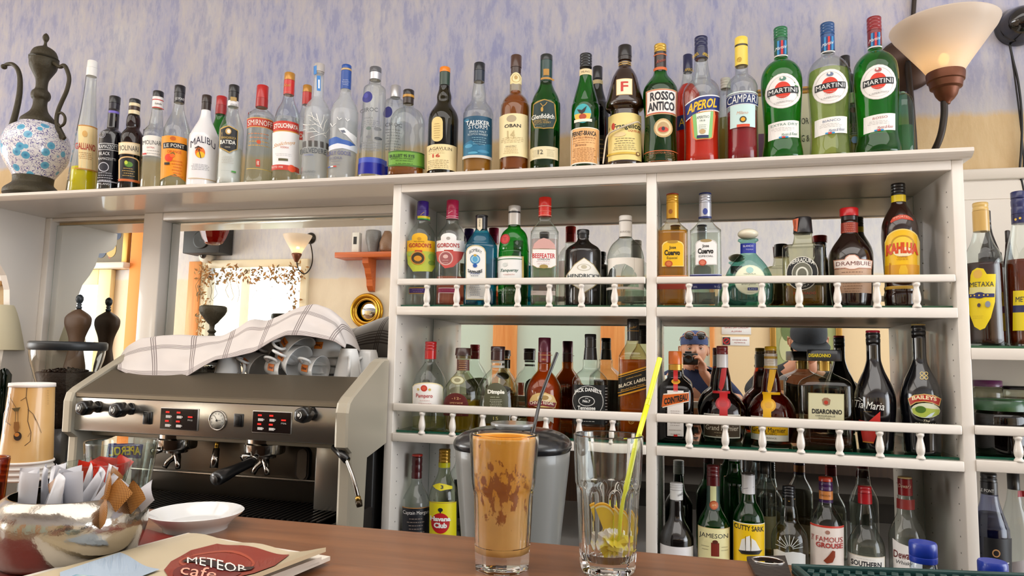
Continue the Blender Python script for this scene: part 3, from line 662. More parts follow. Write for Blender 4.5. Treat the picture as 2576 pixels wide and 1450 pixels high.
B('rounded clear bottle with a bright green label low down over amber rye','T',(1024,350),
  [(262,27),(270,28),(274,40),(280,60),(292,76),(310,86),(340,86),(372,88),(438,92)],[(228,241,28,'1C1614'),(241,248,29,'C08C2C'),(248,263,27,'2A1A10')],CL,('B86A18',421,.5),
  [('label',[('r',979,1067,379,418,'6FA636',0),('r',979,1067,379,382,'3E6E20'),('r',979,1067,414,417,'3E6E20'),T('BULLEIT 95 RYE',1012,392,60,8,'1E3A12',b=.02),T('AMERICAN WHISKEY',1012,399,56,4,'2E4E1C'),('lines',1018,404,411,60,2,'35561E')])],dr=.6)
B('dark olive bottle with a cream oval seal, cream label and orange-topped cap','T',(1114,360),
  [(217,27),(228,29),(243,37),(258,36),(268,44),(285,66),(300,75),(320,76),(400,76),(434,75)],[(171,184,27,'E8820E'),(184,217,27,'1E3A2A')],(120,112,34),('140C06',322,.8),
  [('label',[('a',1087,1114,306,342,'EAD088',13),('e',1100.5,342,13.5,14,'EAD088'),('lines',1100,310,345,16,7,'B89858')]),('lower_label',[('r',1075,1148,362,425,'F3DEA6'),T('LAGAVULIN',1106,373,60,8,'5A4A34'),('lines',1100,379,384,40,2,'A8906A'),T('16',1098,391,18,9,'C8381C',b=.02),('lines',1105,402,420,56,5,'A8946C')])])
B('clear whisky bottle with a stormy blue label over amber whisky, on the top shelf','T',(1202,340),
  [(207,28),(218,30),(238,36),(252,36),(262,46),(275,66),(288,75),(300,76),(400,74),(430,72)],[(160,180,28,'14181E'),(180,207,28,'1C2838')],CL,('C88A30',393,.45),
  [('label',[('r',1167,1237,291,392,'17506E'),('p',[(1167,360),(1185,352),(1205,366),(1237,356),(1237,392),(1167,392)],'1C6E92'),('e',1180,366,9,5,'4C9CC0'),('e',1215,380,14,4,'3C8CB2'),('e',1190,384,12,3,'58A8C8'),('e',1176,300,6,3,'2A7A9C'),T('TALISKER',1202,308,56,11,'E8EEF0',b=.02),T('STORM',1202,319,44,10,'E8EEF0',b=.02),T('SINGLE MALT',1202,331,40,5,'C8D8DC'),T('SCOTCH WHISKY',1202,338,46,5,'C8D8DC'),('lines',1206,346,362,36,4,'8AB8C8'),('r',1167,1234,390,397,'D8D4CC')])])
B('amber single malt with a tall cream label and a round cream neck seal','T',(1295,330),
  [(188,28),(205,30),(236,31),(242,40),(252,58),(266,70),(280,74),(400,74),(425,74)],[(141,172,28,'4A2E20'),(172,190,26,'3A2418')],(244,236,214),('A8601C',231,.5),
  [('neck_seal',[('r',1284,1312,190,210,'EFDDA0'),('e',1298,197,14,15,'F3E3AC'),('o',1298,197,10,11,'C8A860',1.2),('e',1298,195,4,5,'C0A060')]),('label',[('r',1257,1327,285,393,'F4E2AE'),('e',1287,298,12,9,'B8A888'),T('OBAN',1290,316,40,9,'3C3830',b=.02),T('14',1286,338,19,20,'C8B684'),('lines',1290,345,357,56,4,'BCA878'),T('SINGLE MALT',1286,368,26,4,'706850'),('lines',1286,372,384,40,4,'B8A474')])])
B('green single malt bottle with a dark shield label, gold stag and low cream label','T',(1372,320),
  [(208,31),(215,33),(228,44),(245,62),(262,73),(275,75),(380,74),(423,72)],[(140,155,31,'1E2422'),(155,208,31,'0E3A34')],(60,170,78),('1E4A2A',335,.35),
  [('cap_label',[('r',1366,1380,173,189,'B8883A'),('r',1360,1392,194,199,'C08C3C'),('lines',1372,191,192,20,1,'C09040')]),('label',[('p',[(1342,258),(1350,254),(1370,250),(1391,256),(1397,262),(1399,300),(1392,322),(1368,325),(1345,320),(1339,300)],'B8923C'),('p',[(1344,260),(1370,252.5),(1393,259),(1397,300),(1390,320),(1368,322.5),(1347,318),(1341,300)],'0E2E2C'),('l',[(1363,278),(1366,268),(1360,260)],1.6,'C89A40'),('l',[(1366,268),(1372,264),(1376,258)],1.6,'C89A40'),('e',1364,276,3,6,'C89A40'),T('Glenfiddich',1366,293,54,12,'EFEFE6',b=.02),T('SINGLE MALT',1362,303,34,5,'C8A860'),T('SCOTCH WHISKY',1364,309,42,5,'C8A860'),('lines',1362,313,318,30,2,'9AA890')]),('lower_label',[('r',1334,1403,368,399,'E9DDB4'),('lines',1350,376,392,20,6,'A89C70'),('lines',1384,376,392,20,6,'A89C70'),T('12',1360,382,12,11,'3A3A34')])])
B('green bitter bottle with an orange lower label and an eagle roundel, on the top shelf','T',(1472,330),
  [(187,30),(200,33),(220,43),(245,57),(265,67),(280,71),(400,71),(418,70)],[(138,172,31,'17171A',{'rib':5})],(52,184,76),('0A1E10',305,.6),
  [('neck_label',[('r',1459,1490,172,187,'EAD4A4'),T('MILANO',1474,180,20,5,'5A4A30')]),('label',[('e',1466,292,21,24,'3FB0B8'),('p',[(1446,292),(1486,292),(1484,304),(1474,313),(1458,313),(1448,304)],'F0C048'),('e',1466,300,9,7,'B84828'),('p',[(1452,280),(1464,284),(1476,274),(1471,288),(1464,294),(1458,290)],'2A2420'),('r',1446,1488,306,313,'F4EEDC')]),('lower_label',[('r',1436,1507,320,411,'F6EEE0'),('r',1437.5,1505.5,322,408,'F2B878'),T('FERNET-BRANCA',1470,335,58,12,'1C1A18',b=.03),T('FRATELLI BRANCA',1470,346,54,5,'8A5A30'),('lines',1470,352,358,60,2,'9A6A38'),T('Branca',1462,364,26,6,'7A5030',i=.3),('lines',1470,372,404,58,9,'A06E3C')])])
B('second dark bitter bottle with a black cap, mostly hidden behind the eagle-labelled one','T',(1502,330),
  [(210,25),(230,30),(260,48),(280,58),(410,60)],[(169,200,25,'17171A')],(40,90,50),('0A140C',250,.7),[('neck_label',[('r',1489,1515,200,210,'C8B484')]),('lower_label',[('r',1474,1530,340,405,'3A3026'),('lines',1505,350,395,30,5,'B08A50')])],dy=.12)
B('brown friar-shaped hazelnut liqueur bottle with a white cord round its waist, on the top shelf','T',(1571,330),
  [(155,31),(172,33),(180,44),(195,60),(215,72),(235,82),(255,92),(267,97),(276,93),(283,74),(287,73),(300,76),(340,84),(380,91),(405,95),(413,94)],[(117,145,35,'1A1614',{'rt':34}),(145,155,34,'241A14')],'2A1608',None,
  [('neck_label',[('r',1556,1588,154,156,'C8A050'),('r',1556,1588,159,161,'C8A050')]),('label',[('r',1551,1590,199,244,'E0C080'),('r',1552.5,1588.5,200.5,242.5,'F6E8C4'),T('F',1571,221,18,27,'C83A2C',b=.02)]),('lower_label',[('r',1531,1612,284,405,'F0DA8C'),T('Frangelico',1577,320,66,19,'14241C',b=.02,sl=-1),('e',1544,316,4,9,'C8402C'),T('LIQUEUR',1594,331,28,6,'C8502C'),('e',1560,340,14,6,'E4CC94'),('lines',1572,350,362,60,3,'6A6048'),('lines',1572,368,378,56,3,'6A6048'),('r',1530,1604,386,391,'D8B440'),('e',1602,389,5,5,'7A4A24'),('e',1602,389,3,3,'F0DA8C')])],solid=True)
B('green vermouth bottle with a gold cap and a white framed label, on the top shelf','T',(1661,300),
  [(175,30),(190,36),(205,58),(218,76),(230,85),(250,86),(290,80),(320,78),(370,82),(410,84)],[(114,134,31,'C8A03C',{'m':.5,'rib':3,'rt':30}),(134,175,30,'2E1A12')],(60,184,80),('120A08',221,.9),
  [('cap_label',[('r',1646,1678,134,137,'C86A30'),('r',1646,1678,168,175,'D86A34'),T('Rosso',1664,152,20,9,'B84A30',i=.4,sl=-3)]),('label',[('r',1626,1701,224,287,'C8A070'),('r',1628,1699,226.5,284,'D04A34'),('r',1629.5,1697.5,228,282,'F4F0EA'),T('ROSSO',1666,242,58,22,'26242A',b=.035),T('ANTICO',1663,267,62,22,'26242A',b=.035)]),('medal',[('e',1668,330,22.5,24,'C8A870'),('e',1668,330,19,20,'E6D0A0'),('e',1668,330,14,15,'C0A070'),('e',1668,334,12,7,'D04028'),('e',1668,332,4,5,'2E2A34')]),('lower_label',[('r',1622,1704,378,380,'D06A34'),T('PRODOTTO IN ITALIA',1664,385,60,5,'B07040'),('lines',1640,390,402,24,4,'9A7A4A'),('lines',1684,390,402,24,4,'9A7A4A'),('r',1622,1704,405,406,'C06030')])])
B('red aperitif bottle with a navy cap, hidden behind the blue-banded one','T',(1731,330),
  [(183,24),(200,28),(215,36),(232,56),(250,66),(340,70),(400,66)],[(139,183,24,'161C48')],CL,('FF3414',215,.5),[('cap_label',[T('APEROL',1734,175,22,7,'E0B820')]),('label',[('r',1704,1726,288,325,'1E2A60'),T('A',1716,306,14,20,'E8B820')])],dy=.12)
B('half-empty red aperitif bottle with a navy cap and a slanted blue band label','T',(1765,330),
  [(150,33),(172,36),(192,44),(203,50),(212,70),(224,86),(240,93),(270,92),(340,86),(404,87)],[(95,125,33,'161C48',{'rib':3}),(125,150,34,'161C48')],CL,('FF3A16',288,.5),
  [('cap_label',[T('APEROL',1750,135,16,8,'F0C818',rot=-.3),T('APEROL',1775,137,16,8,'F0C818',rot=.2)]),('label',[('p',[(1725,254),(1760,242),(1808,236),(1807,276),(1762,281),(1727,297)],'FFFFFF'),('p',[(1725,257),(1760,245),(1808,239),(1807,273),(1762,279),(1727,294)],'1E2F78'),T('APEROL',1767,263,70,24,'F6C416',b=.03,sl=-7,i=.15)]),('lower_label',[('p',[(1738,284),(1796,276),(1798,290),(1792,345),(1785,350),(1752,351),(1744,344)],'F08040'),('p',[(1743,286),(1793,279),(1789,344),(1783,348),(1754,349),(1748,343)],'8CC878'),('p',[(1752,286),(1786,281),(1781,340),(1756,342)],'EEF4E8'),T('APERITIVO',1768,295,30,7,'4A5A50',sl=-1),T('1919',1767,304,12,5,'4A5A50'),('lines',1767,314,328,20,4,'9AA89A'),('e',1767,331,7,6,'C8A878'),('r',1754,1781,340,347,'22305E')])])
B('small clear bottle with a ribbed white cap behind the blue-banded and yellow-capped aperitifs','T',(1826,300),
  [(225,24),(235,30),(250,44),(400,48)],[(198,225,25,'D8D4CC',{'rib':4})],CL,('A8A060',300,.2),[],dy=.12)
B('red bitter bottle with a long yellow capsule, navy band and pale blue label','T',(1867,310),
  [(168,32),(188,33),(196,48),(206,66),(218,76),(232,78),(300,77),(402,78)],[(96,116,33,'EED050'),(116,120,33,'3A3020'),(120,168,33,'EED050')],CL,('B82030',284,.5),
  [('cap_label',[('o',1860,149,6,6,'C8A028',1.5),('e',1860,149,3,3,'C8A028')]),('label',[('r',1829,1905,229,232,'D8E8E4'),('r',1829,1905,234,263,'22346A',0,0,0),('r',1829,1905,235,236,'E8E8E8'),('r',1829,1905,261,262.5,'E8E8E8'),T('CAMPARI',1867,248,70,20,'F6F6F2',b=.035,i=.05),('r',1839,1897,263,320,'C8E4E2'),T('Milano',1868,284,26,8,'D8A080',i=.3),('e',1869,301,8,8,'3A3A2C'),('e',1869,301,5,5,'E8A81E'),('r',1855,1884,313,320,'D84A28')])])
GH=dict(haze=.3)
def vermouth(lbl,c,out,capc,capy,fc,gl,liq,rl,wl,txt,tc):
    (cx,cy)=c; x0,x1=capy[3],capy[4]; xm=(x0+x1)/2; y0,y1,y2=capy[:3]; lx,ly=rl; 
    sl=-1.5
    B(lbl,'T',c,out,[(y0,y1,x1-x0,capc,{'rib':4}),(y1,y2,x1-x0-1,fc,{'r':.4})],gl,liq,
     [('cap_label',[('r',x0+1,x1-1,y2-3,y2,'E8E8E8'),('r',xm-9,xm-4,y1+2,y2-3,'2A8CC8'),('r',xm-4,xm,y1+2,y2-3,'16306E'),('r',xm,xm+5,y1+2,y2-3,'D02A28'),('r',xm+5,xm+8,y1+2,y2-3,'16306E'),('r',xm+8,xm+12,y1+2,y2-3,'2A8CC8'),T('Martini',xm,(y1+y2)/2,24,9,'E8E8E8',i=.3,sl=-3)]),
      ('round_label',[('e',lx,ly,43,43,'C8C0B8'),('e',lx,ly,42,42,'F5F1EE'),('o',lx,ly,36,36,'D9D2CC',.8),('e',lx,ly-2,20,20,'DC3A22'),('p',[(lx-36,ly-7),(lx+36,ly-11),(lx+36,ly+5),(lx-36,ly+9)],'16181E'),T('MARTINI',lx,ly-1,66,11,'F8F6F2',b=.04,sl=-2),('e',lx,ly-29,8,5,tc),('e',lx-2,ly-31,3,3,'F0ECE6'),T('L\'APERITIVO',lx+2,ly+27,44,4,'8A8684',sl=-2),('lines',lx,ly+14,ly+20,30,2,'B8B2AE')]),
      ('lower_label',[('p',[(wl[0],wl[2]+3),(wl[1],wl[2]-2),(wl[1],wl[3]-4),(wl[0],wl[3]+1)],'F1EEEA'),T(txt,(wl[0]+wl[1])/2+2,wl[2]+9,len(txt)*7,6,tc,sl=-1.5),('lines',(wl[0]+wl[1])/2,wl[2]+17,wl[2]+24,60,3,'B8B2AE'),T('Martini & Rossi',(wl[0]+wl[1])/2+14,wl[3]-11,36,8,tc,i=.3,sl=-2),('r',wl[0]+26,wl[0]+33,wl[3]-5,wl[3]-1,'2A8CC8'),('r',wl[0]+33,wl[0]+41,wl[3]-5,wl[3]-1,'D02A28'),('r',wl[0]+41,wl[0]+48,wl[3]-5,wl[3]-1,'2A8CC8')])],haze=.12 if gl!=CL else 0)
vermouth('green vermouth bottle with a green cap and a round white label, on the top shelf',(1967,280),[(140,34),(152,36),(157,48),(168,76),(185,96),(205,103),(230,102),(280,95),(330,90),(360,92),(385,100),(392,101)],'0E6A3A',(72,100,140,1945,1980),'1A5A48',(66,196,84),None,(1969,240),(1934,2007,304,349),'EXTRA DRY','5A8A78')
vermouth('clear bottle of pale yellow vermouth with a blue cap and a round white label',(2086,270),[(130,34),(142,35),(148,50),(160,80),(178,100),(198,106),(220,107),(280,100),(330,96),(360,98),(386,103),(390,104)],'14487E',(61,90,130,2059,2095),'1A4A86',CL,('C8D878',183,.25),(2088,229),(2051,2128,294,338),'BIANCO','6A7A9A')
vermouth('green vermouth bottle with a dark red cap and round white label, beside the uplighter',(2205,260),[(118,36),(130,38),(136,54),(148,84),(165,106),(188,114),(215,115),(280,108),(325,104),(350,106),(375,116),(384,117)],'8A1A22',(46,80,118,2173,2210),'7A1E28',(66,196,84),('1A100C',348,.9),(2209,219),(2174,2249,287,331),'ROSSO','B05A5A')
B('dark bottle with a black cap standing behind the pale yellow vermouth','T',(2128,260),[(172,26),(190,34),(215,52),(380,56)],[(142,172,26,BLK)],(120,130,120),None,[],dy=.12)
B('small clear bottle with a printed medallion between the pale yellow and the rightmost vermouth','T',(2146,330),[(262,20),(275,34),(290,40),(380,42)],[(235,262,20,'C8C4BC')],CL,('C8B858',345,.3),[('label',[('e',2146,280,6,7,'5A3A28')]),('lower_label',[T('PURO',2146,316,22,12,'5A4A48'),('e',2150,352,8,9,'6A86B8'),('lines',2146,334,344,22,3,'888480')])],dy=.07)
B('pale green flat-shouldered bottle between the rightmost vermouth and the uplighter','T',(2272,320),[(235,16),(243,40),(256,52),(275,56),(380,56)],[(232,237,16,'7A9A86')],(176,214,190),('A8C8B0',320,.3),[],dy=.06)
# ============================ upper railed shelf, left bay
def capt(x0,x1,*it): return ('cap_label',list(it))
B('clear gin bottle with a yellow arched label and a purple cap, upper railed shelf','A',(1060,650),
  [(552,28),(560,30),(568,38),(578,54),(592,66),(610,70),(700,72),(770,73)],[(508,530,29,'3A1C7E'),(530,553,30,'3A1C7E')],CL,None,
  [('cap_label',[('l',[(1058,541),(1066,534),(1078,541)],1.2,'C8A840'),('r',1051,1081,543,549,'D8C020'),('r',1051,1081,549,552,'2E9A3A')]),('label',[('a',1025,1094,604,632,'F2B810',0),('a',1037,1075,596,606,'F2B810',10),('e',1055,601,5,4,'C8901A'),T('GORDON\'S',1057,617,54,11,'B82A1E',b=.02),T('THE ORIGINAL',1055,608,26,3,'7A4A1C'),('p',[(1025,632),(1094,632),(1093,668),(1085,682),(1040,684),(1028,664)],pm('B8C23A',.5)),('e',1085,645,9,9,'8AB040'),('e',1084,660,8,6,'7A9A38'),('e',1034,640,6,4,'9AB850'),('r',1045,1062,630,635,'C04020'),('e',1052,650,17,17,'D8902A'),('e',1052,650,14.5,14.5,'3A2E1A'),('e',1052,651,9,7,'D8921E'),('lines',1052,660,664,16,2,'D8A040')]),('lower_label',[('p',[(1030,724),(1074,723),(1078,731),(1074,739),(1030,740)],'C89A3A'),('p',[(1031,726),(1073,725),(1076,731),(1073,737),(1031,738)],'4A2C7A'),('lines',1052,729,734,34,2,'B8A0C8')])],dr=.8)
B('clear bottle of pink gin with a white arched label and crimson cap, upper railed shelf','A',(1135,650),
  [(552,29),(562,31),(570,40),(582,58),(596,70),(612,74),(700,75),(770,74)],[(505,529,31,'B01848'),(529,553,31,'B01848')],CL,('E8886E',698,.35),
  [('cap_label',[('l',[(1128,537),(1137,531),(1150,538)],1,'E8C8C8'),('r',1123,1153,543,544.5,'E8B0B8'),('r',1123,1153,548,549.5,'E8B0B8')]),('label',[('a',1099,1168,604,632,'F4F0EC',0),('a',1110,1148,596,606,'F4F0EC',10),('e',1128,600,5,4,'B0A8A0'),T('GORDON\'S',1128,617,54,11,'B82A2E',b=.02),('r',1118,1140,629,634,'C04030'),('p',[(1099,632),(1166,632),(1160,650),(1140,672),(1120,676),(1102,656)],'C8504A'),('e',1122.5,650,17,18,'D8B0A8'),('e',1122.5,650,14,15,'A05A5A'),('e',1122,646,6,5,'E0B8B0'),('lines',1122,655,661,16,2,'E0C0B8')]),('lower_label',[('r',1104,1148,724,738,'E8D0D0'),('r',1104,1148,726,736,'A8285A'),('lines',1126,730,733,34,1,'E0B0C0')])],dr=.8)
B('square sky-blue gin bottle with a white arched label and black stopper, upper railed shelf','A',(1209,670),
  [(578,30),(584,36),(596,52),(608,66),(618,78),(628,82),(700,82),(770,82)],[(543,547,32,'111114'),(547,579,30,'16161A')],(110,196,212),('58BCD6',588,.2),
  [('cap_label',[('p',[(1201,549),(1213,549),(1213,575),(1207,582),(1201,575)],'E8DCC0'),T('IMPORTED',1207,561,20,4,'4A4234',rot=-1.5708)]),('label',[('a',1173,1222,634,755,'D8C898',17),('a',1175,1220,636,752.5,'F2F1EC',16),T('BOMBAY',1197,636,30,8,'1E2430',arc=6,b=.03),('e',1196,653,12,12,'3A88C0'),('e',1196,653,10,9,'A8D0E4'),('e',1196,653,6,7,'5AA8D0'),('e',1196,643,4,3,'C8A850'),('e',1196,669,5,5,'2A5AA8'),T('SAPPHIRE',1196,681,34,8,'1E2430',arc=-5,b=.03),T('Distilled',1196,689,22,5,'5A70A8',i=.3),('lines',1196,694,703,24,2,'5A6478'),('lines',1196,718,742,30,6,'7A88A0'),('lines',1184,746,749,10,1,'3A4A68'),('lines',1210,746,749,10,1,'3A4A68')])],n=4,dr=.72)
B('green shaker-shaped gin bottle with a red wax seal and silver cap, upper railed shelf','A',(1292,660),
  [(567,30),(574,33),(580,46),(588,60),(600,69),(612,72),(626,76),(634,75),(638,77),(700,77),(770,74)],[(519,534,31,'C8C4BC',{'m':.3}),(534,538,29,'2A2A2A'),(538,568,31,'CFC9C0',{'m':.2})],GRN,None,
  [('wax_seal',[('e',1271,604,12,13,'A81E22'),('e',1271,604,9,10,'C83434'),T('T',1271,604,8,9,'8A1418')]),('label',[('r',1253,1316,644,704,'F0EFEC',0),('r',1253,1316,644,646,'C8C8A0'),('r',1253,1316,650.5,652.5,'1E6A3A'),('e',1271,666,6,5,'D0D4D0'),T('Tanqueray',1281,681,44,10,'1E5A4A',i=.35,b=.01),T('STRENGTH',1281,691,26,3,'C07060'),('r',1312,1316,644,704,'D8C070')]),('lower_label',[T('LONDON DRY GIN',1275,730,46,6,'BCD8C0'),('lines',1275,737,742,40,1,'8AB890')])])
B('square clear gin bottle with a red cap and red block lettering','A',(1369,660),
  [(546,30),(558,31),(566,42),(576,58),(586,67),(596,70),(700,70),(770,66)],[(498,521,32,'D82A1E'),(521,547,32,'D82A1E')],CL,('E8D4D0',605,.15),
  [('cap_label',[('r',1357,1388,517,518.5,'F0C0A8'),('r',1357,1388,530,531,'E88A70'),('lines',1375,534,538,14,2,'F0C0A0'),('r',1357,1388,541,542,'F0C0A8')]),('label',[('p',[(1341,626),(1344,614),(1356,603),(1368,599),(1382,603),(1394,614),(1397,626)],pm('D8A8A0',.5)),('p',[(1340,627),(1398,627),(1398,668),(1385,675),(1352,675),(1340,668)],'B8A070'),('p',[(1341,628),(1397,628),(1397,667),(1385,673.5),(1352,673.5),(1341,667)],'F4F0EC'),T('BEEFEATER',1368,644,54,12,'C82430',b=.02),T('LONDON',1368,653,28,5,'4A4848'),('lines',1368,658,664,40,2,'C8A0A0'),('e',1368,671,10,5,'A89050')]),('lower_label',[('r',1337,1396,732,743,'F0E4DC'),('lines',1380,735,741,26,3,'C8A0A0'),('lines',1346,736,739,10,1,'8A7A78')])],n=5,dr=.9)
B('dark apothecary gin bottle with a white diamond label, upper railed shelf','A',(1466,690),
  [(598,28),(606,30),(614,46),(622,72),(630,86),(640,91),(700,91),(770,90)],[(579,591,31,'1A1A1C'),(591,600,29,'121214')],'15100E',None,
  [('label',[('p',[(1469,648),(1492,664),(1511,690),(1512,704),(1490,724),(1470,738),(1448,722),(1426,706),(1424,692),(1446,664)],'A89868'),('p',[(1469,650),(1491,666),(1510,692),(1510,703),(1489,722),(1470,735),(1448,720),(1427,704),(1426,693),(1447,666)],'F2EFE6'),('e',1469,673,17,9,'CFC9B8'),('e',1469,673,14,7,'F2EFE6'),('e',1469,672,7,5,'C8C0A8'),T('HENDRICK\'S',1468,694,76,10,'22303A',b=.01),T('GIN',1469,713,14,5,'22303A'),('lines',1469,702,708,44,2,'7A8488')])],solid=True)
B('round clear bottle with a plain white wrap label and a white cap, upper railed shelf','A',(1573,680),
  [(596,31),(600,34),(606,46),(614,64),(626,80),(640,90),(656,94),(700,95),(770,94)],[(544,557,33,'EAE6E0'),(557,559,32,'9A948C'),(559,598,33,'EEEAE4')],(240,244,240),('D8DCD4',700,.06),
  [('cap_label',[T('KINOBI',1573,583,24,5,'A8A29A')]),('label',[('p',[(1530,648),(1618,648),(1618,722),(1606,722),(1600,690),(1590,674),(1572,664),(1550,666),(1536,676),(1530,692)],'EDE8DF'),('r',1594,1595,648,722,'D0CABF'),('r',1527,1618,722,728,'EDE8DF')])])
# ---- right bay
B('square bottle of golden tequila with a yellow arched label and a gold cap','A',(1692,660),
  [(551,31),(558,34),(566,42),(574,60),(582,74),(592,77),(700,77),(770,74)],[(489,492,32,'A83A24'),(492,512,31,'D8A028',{'m':.4,'rib':3}),(512,552,31,'D8A028',{'m':.4})],(250,246,230),('D89A10',583,.35),
  [('cap_label',[('e',1687,532,5,6,'A0601A')]),('label',[('a',1666,1719,617,671,'FBE08A',12),('a',1668,1717,619,669,'F6C21C',11),('e',1692,609,13,4,'B88A30'),T('Jose',1692,624,16,10,'1A1814',b=.02),T('Cuervo',1691,636,37,14,'1A1814',b=.04),T('Especial',1691,650,24,8,'2A2414'),('e',1683,664,9,8,'C05020'),('e',1683,664,6,5.5,'D87A40')]),('lower_label',[('r',1654,1730,693,728,'A8402E'),('r',1654,1730,693,695,'E8A060')])],n=5,dr=.72)
B('square bottle of clear tequila with a white arched label and a silver cap','A',(1775,660),
  [(549,31),(556,34),(564,42),(574,60),(582,76),(592,78),(700,78),(770,75)],[(487,491,32,'1E2C6A'),(491,512,31,'BFC2CC',{'m':.5,'rib':3}),(512,550,31,'C6C8D0',{'m':.4})],CL,('E0E4DA',590,.08),
  [('cap_label',[('e',1774,532,6,8,'3A4A98'),('r',1758,1789,544,549,'1E2C6A')]),('label',[('a',1750,1803,614,667,'D8D4D0',12),('a',1752,1801,616,665,'F6F4F2',11),('e',1776,606,14,4,'A89060'),T('Jose',1775,620,16,10,'1E1E1E',b=.02),T('Cuervo',1775,632,37,14,'1E1E1E',b=.04),T('ESPECIAL',1776,645,34,5,'4A4A4A'),('e',1768,661,9,8,'C0503A'),('e',1768,661,6,5.5,'D87A60')]),('lower_label',[('r',1736,1814,690,728,'1E2460'),('r',1736,1814,690,692,'A8B0D8'),T('38%',1750,722,10,5,'C8CCE8'),T('70 CL',1802,722,14,5,'C8CCE8')])],n=5,dr=.72)
B('squat turquoise-tinted tequila flask with a round cream stopper, right bay of the upper shelf','A',(1883,700),
  [(602,50),(607,52),(611,40),(622,36),(636,38),(644,48),(656,70),(670,92),(686,110),(704,122),(724,126),(745,124),(760,118),(770,100)],[(576,603,53,'EFE8D0',{'ball':1})],(196,230,224),('BCDCD4',690,.15),
  [('neck_label',[('r',1862,1900,612,637,'1C2F9E'),T('BLANCO',1881,619,24,5,'E8ECF8'),T('TEQUILA',1884,628,18,4,'C8D0F0')]),('label',[('e',1886,706,38,38,'C8D8C0'),('e',1886,706,36,36,'EEF0D4'),('e',1886,682,9,8,'A8D0C8'),T('TEQUILA',1886,692,30,4,'7A8A7A'),T('Don Julio',1884,716,34,9,'4A5A58',i=.3),('r',1881,1905,726,733,'1C2F7E'),T('BLANCO',1893,729.5,19,4,'E0E8F8'),('lines',1888,738,742,22,1,'8A9A8A')])],dr=.6)
B('rectangular tequila bottle with a black round emblem and leather-topped stopper, right bay','A',(2022,690),
  [(590,46),(600,46),(612,52),(617,60),(619,92),(623,104),(640,106),(700,106),(770,104)],[(548,588,50,'1E1C1E',{'rt':44})],(232,232,214),('B88A2A',722,.3),
  [('cap_label',[('p',[(1994,549),(2009,548),(2006,582),(1998,578)],'D86A40'),T('REPOSADO',2001,563,22,4,'4A2A20',rot=-1.5708)]),('label',[('e',2018,690,39,42,'D8D4C8'),('e',2018,690,37,40,'1E2022'),('e',2018,690,25,28,'D8D8CC'),('e',2018,690,23,26,'6E6E60'),('o',2018,692,15,18,'E0E0D4',4),T('HERRADURA',2018,666,58,10,'EDEDE4',arc=9,b=.02),T('TEQUILA',2018,718,34,5,'D8D8CC',arc=-6)]),('lower_label',[T('REPOSADO',2024,738,54,6,'B8402C')])],n=6,dr=.8,rot=.0)
B('dark brown round liqueur bottle with a red cap and a pinkish ribbon label, right bay','A',(2139,660),
  [(556,42),(585,42),(592,46),(602,60),(616,82),(632,102),(648,111),(665,113),(700,111),(740,106),(770,98)],[(525,546,48,'C4161C'),(546,557,42,'1E1210')],'20100C',None,
  [('neck_label',[('r',2118,2160,559,585,'9A3424'),('lines',2139,562,582,34,5,'C87A5A')]),('label',[('r',2100,2190,676,737,'C8A488'),('lines',2145,684,700,60,3,'7A5A48'),('lines',2145,712,732,50,4,'9A7A60'),('p',[(2098,652),(2125,652),(2128,646),(2136,641),(2150,641),(2158,646),(2161,652),(2192,654),(2190,676),(2160,676),(2150,679),(2136,679),(2126,675),(2100,675)],'C89078'),('p',[(2100,654),(2126,654),(2130,648),(2137,643),(2149,643),(2156,648),(2160,654),(2190,656),(2188,674),(2159,674),(2149,677),(2137,677),(2127,673),(2102,673)],'F0E4DC'),T('DRAMBUIE',2146,663,82,10,'6A2A24',b=.03)])],solid=True)
B('tall dark brown coffee liqueur bottle with a yellow and orange label, upper railed shelf','A',(2265,640),
  [(510,38),(518,42),(528,54),(545,74),(562,88),(580,94),(610,94),(660,89),(715,84),(725,88),(735,86),(745,90),(770,86)],[(463,493,37,'121214',{'rib':4}),(493,512,38,'ECD010')],'26100A',None,
  [('neck_label',[('p',[(2240,556),(2246,546),(2262,540),(2280,541),(2292,548),(2297,556),(2285,554),(2268,551),(2252,555),(2242,560)],'C84024'),T('IMPORTED',2268,549,40,5,'F0B8A0',arc=4)]),('label',[('a',2226,2312,606,692,'E8D078',30),('a',2228,2310,608,692,'F2C010',29),('e',2270,612,28,20,'C89414'),('e',2270,612,23,16,'F2D040'),('e',2272,634,24,12,'F4E8C0'),T('KAHLUA',2269,628,76,28,'D84A18',b=.06,arc=4),T('COFFEE',2270,647,24,5,'A85A20'),T('LIQUEUR',2270,653,26,4,'A85A20'),('r',2229,2308,666,692,'D89A14'),('p',[(2262,680),(2266,668),(2278,668),(2282,680),(2282,690),(2262,690)],'E8B82A'),('r',2240,2242,660,688,'B87010')]),('lower_label',[('r',2228,2305,719,727,'C8A040')])],solid=True)
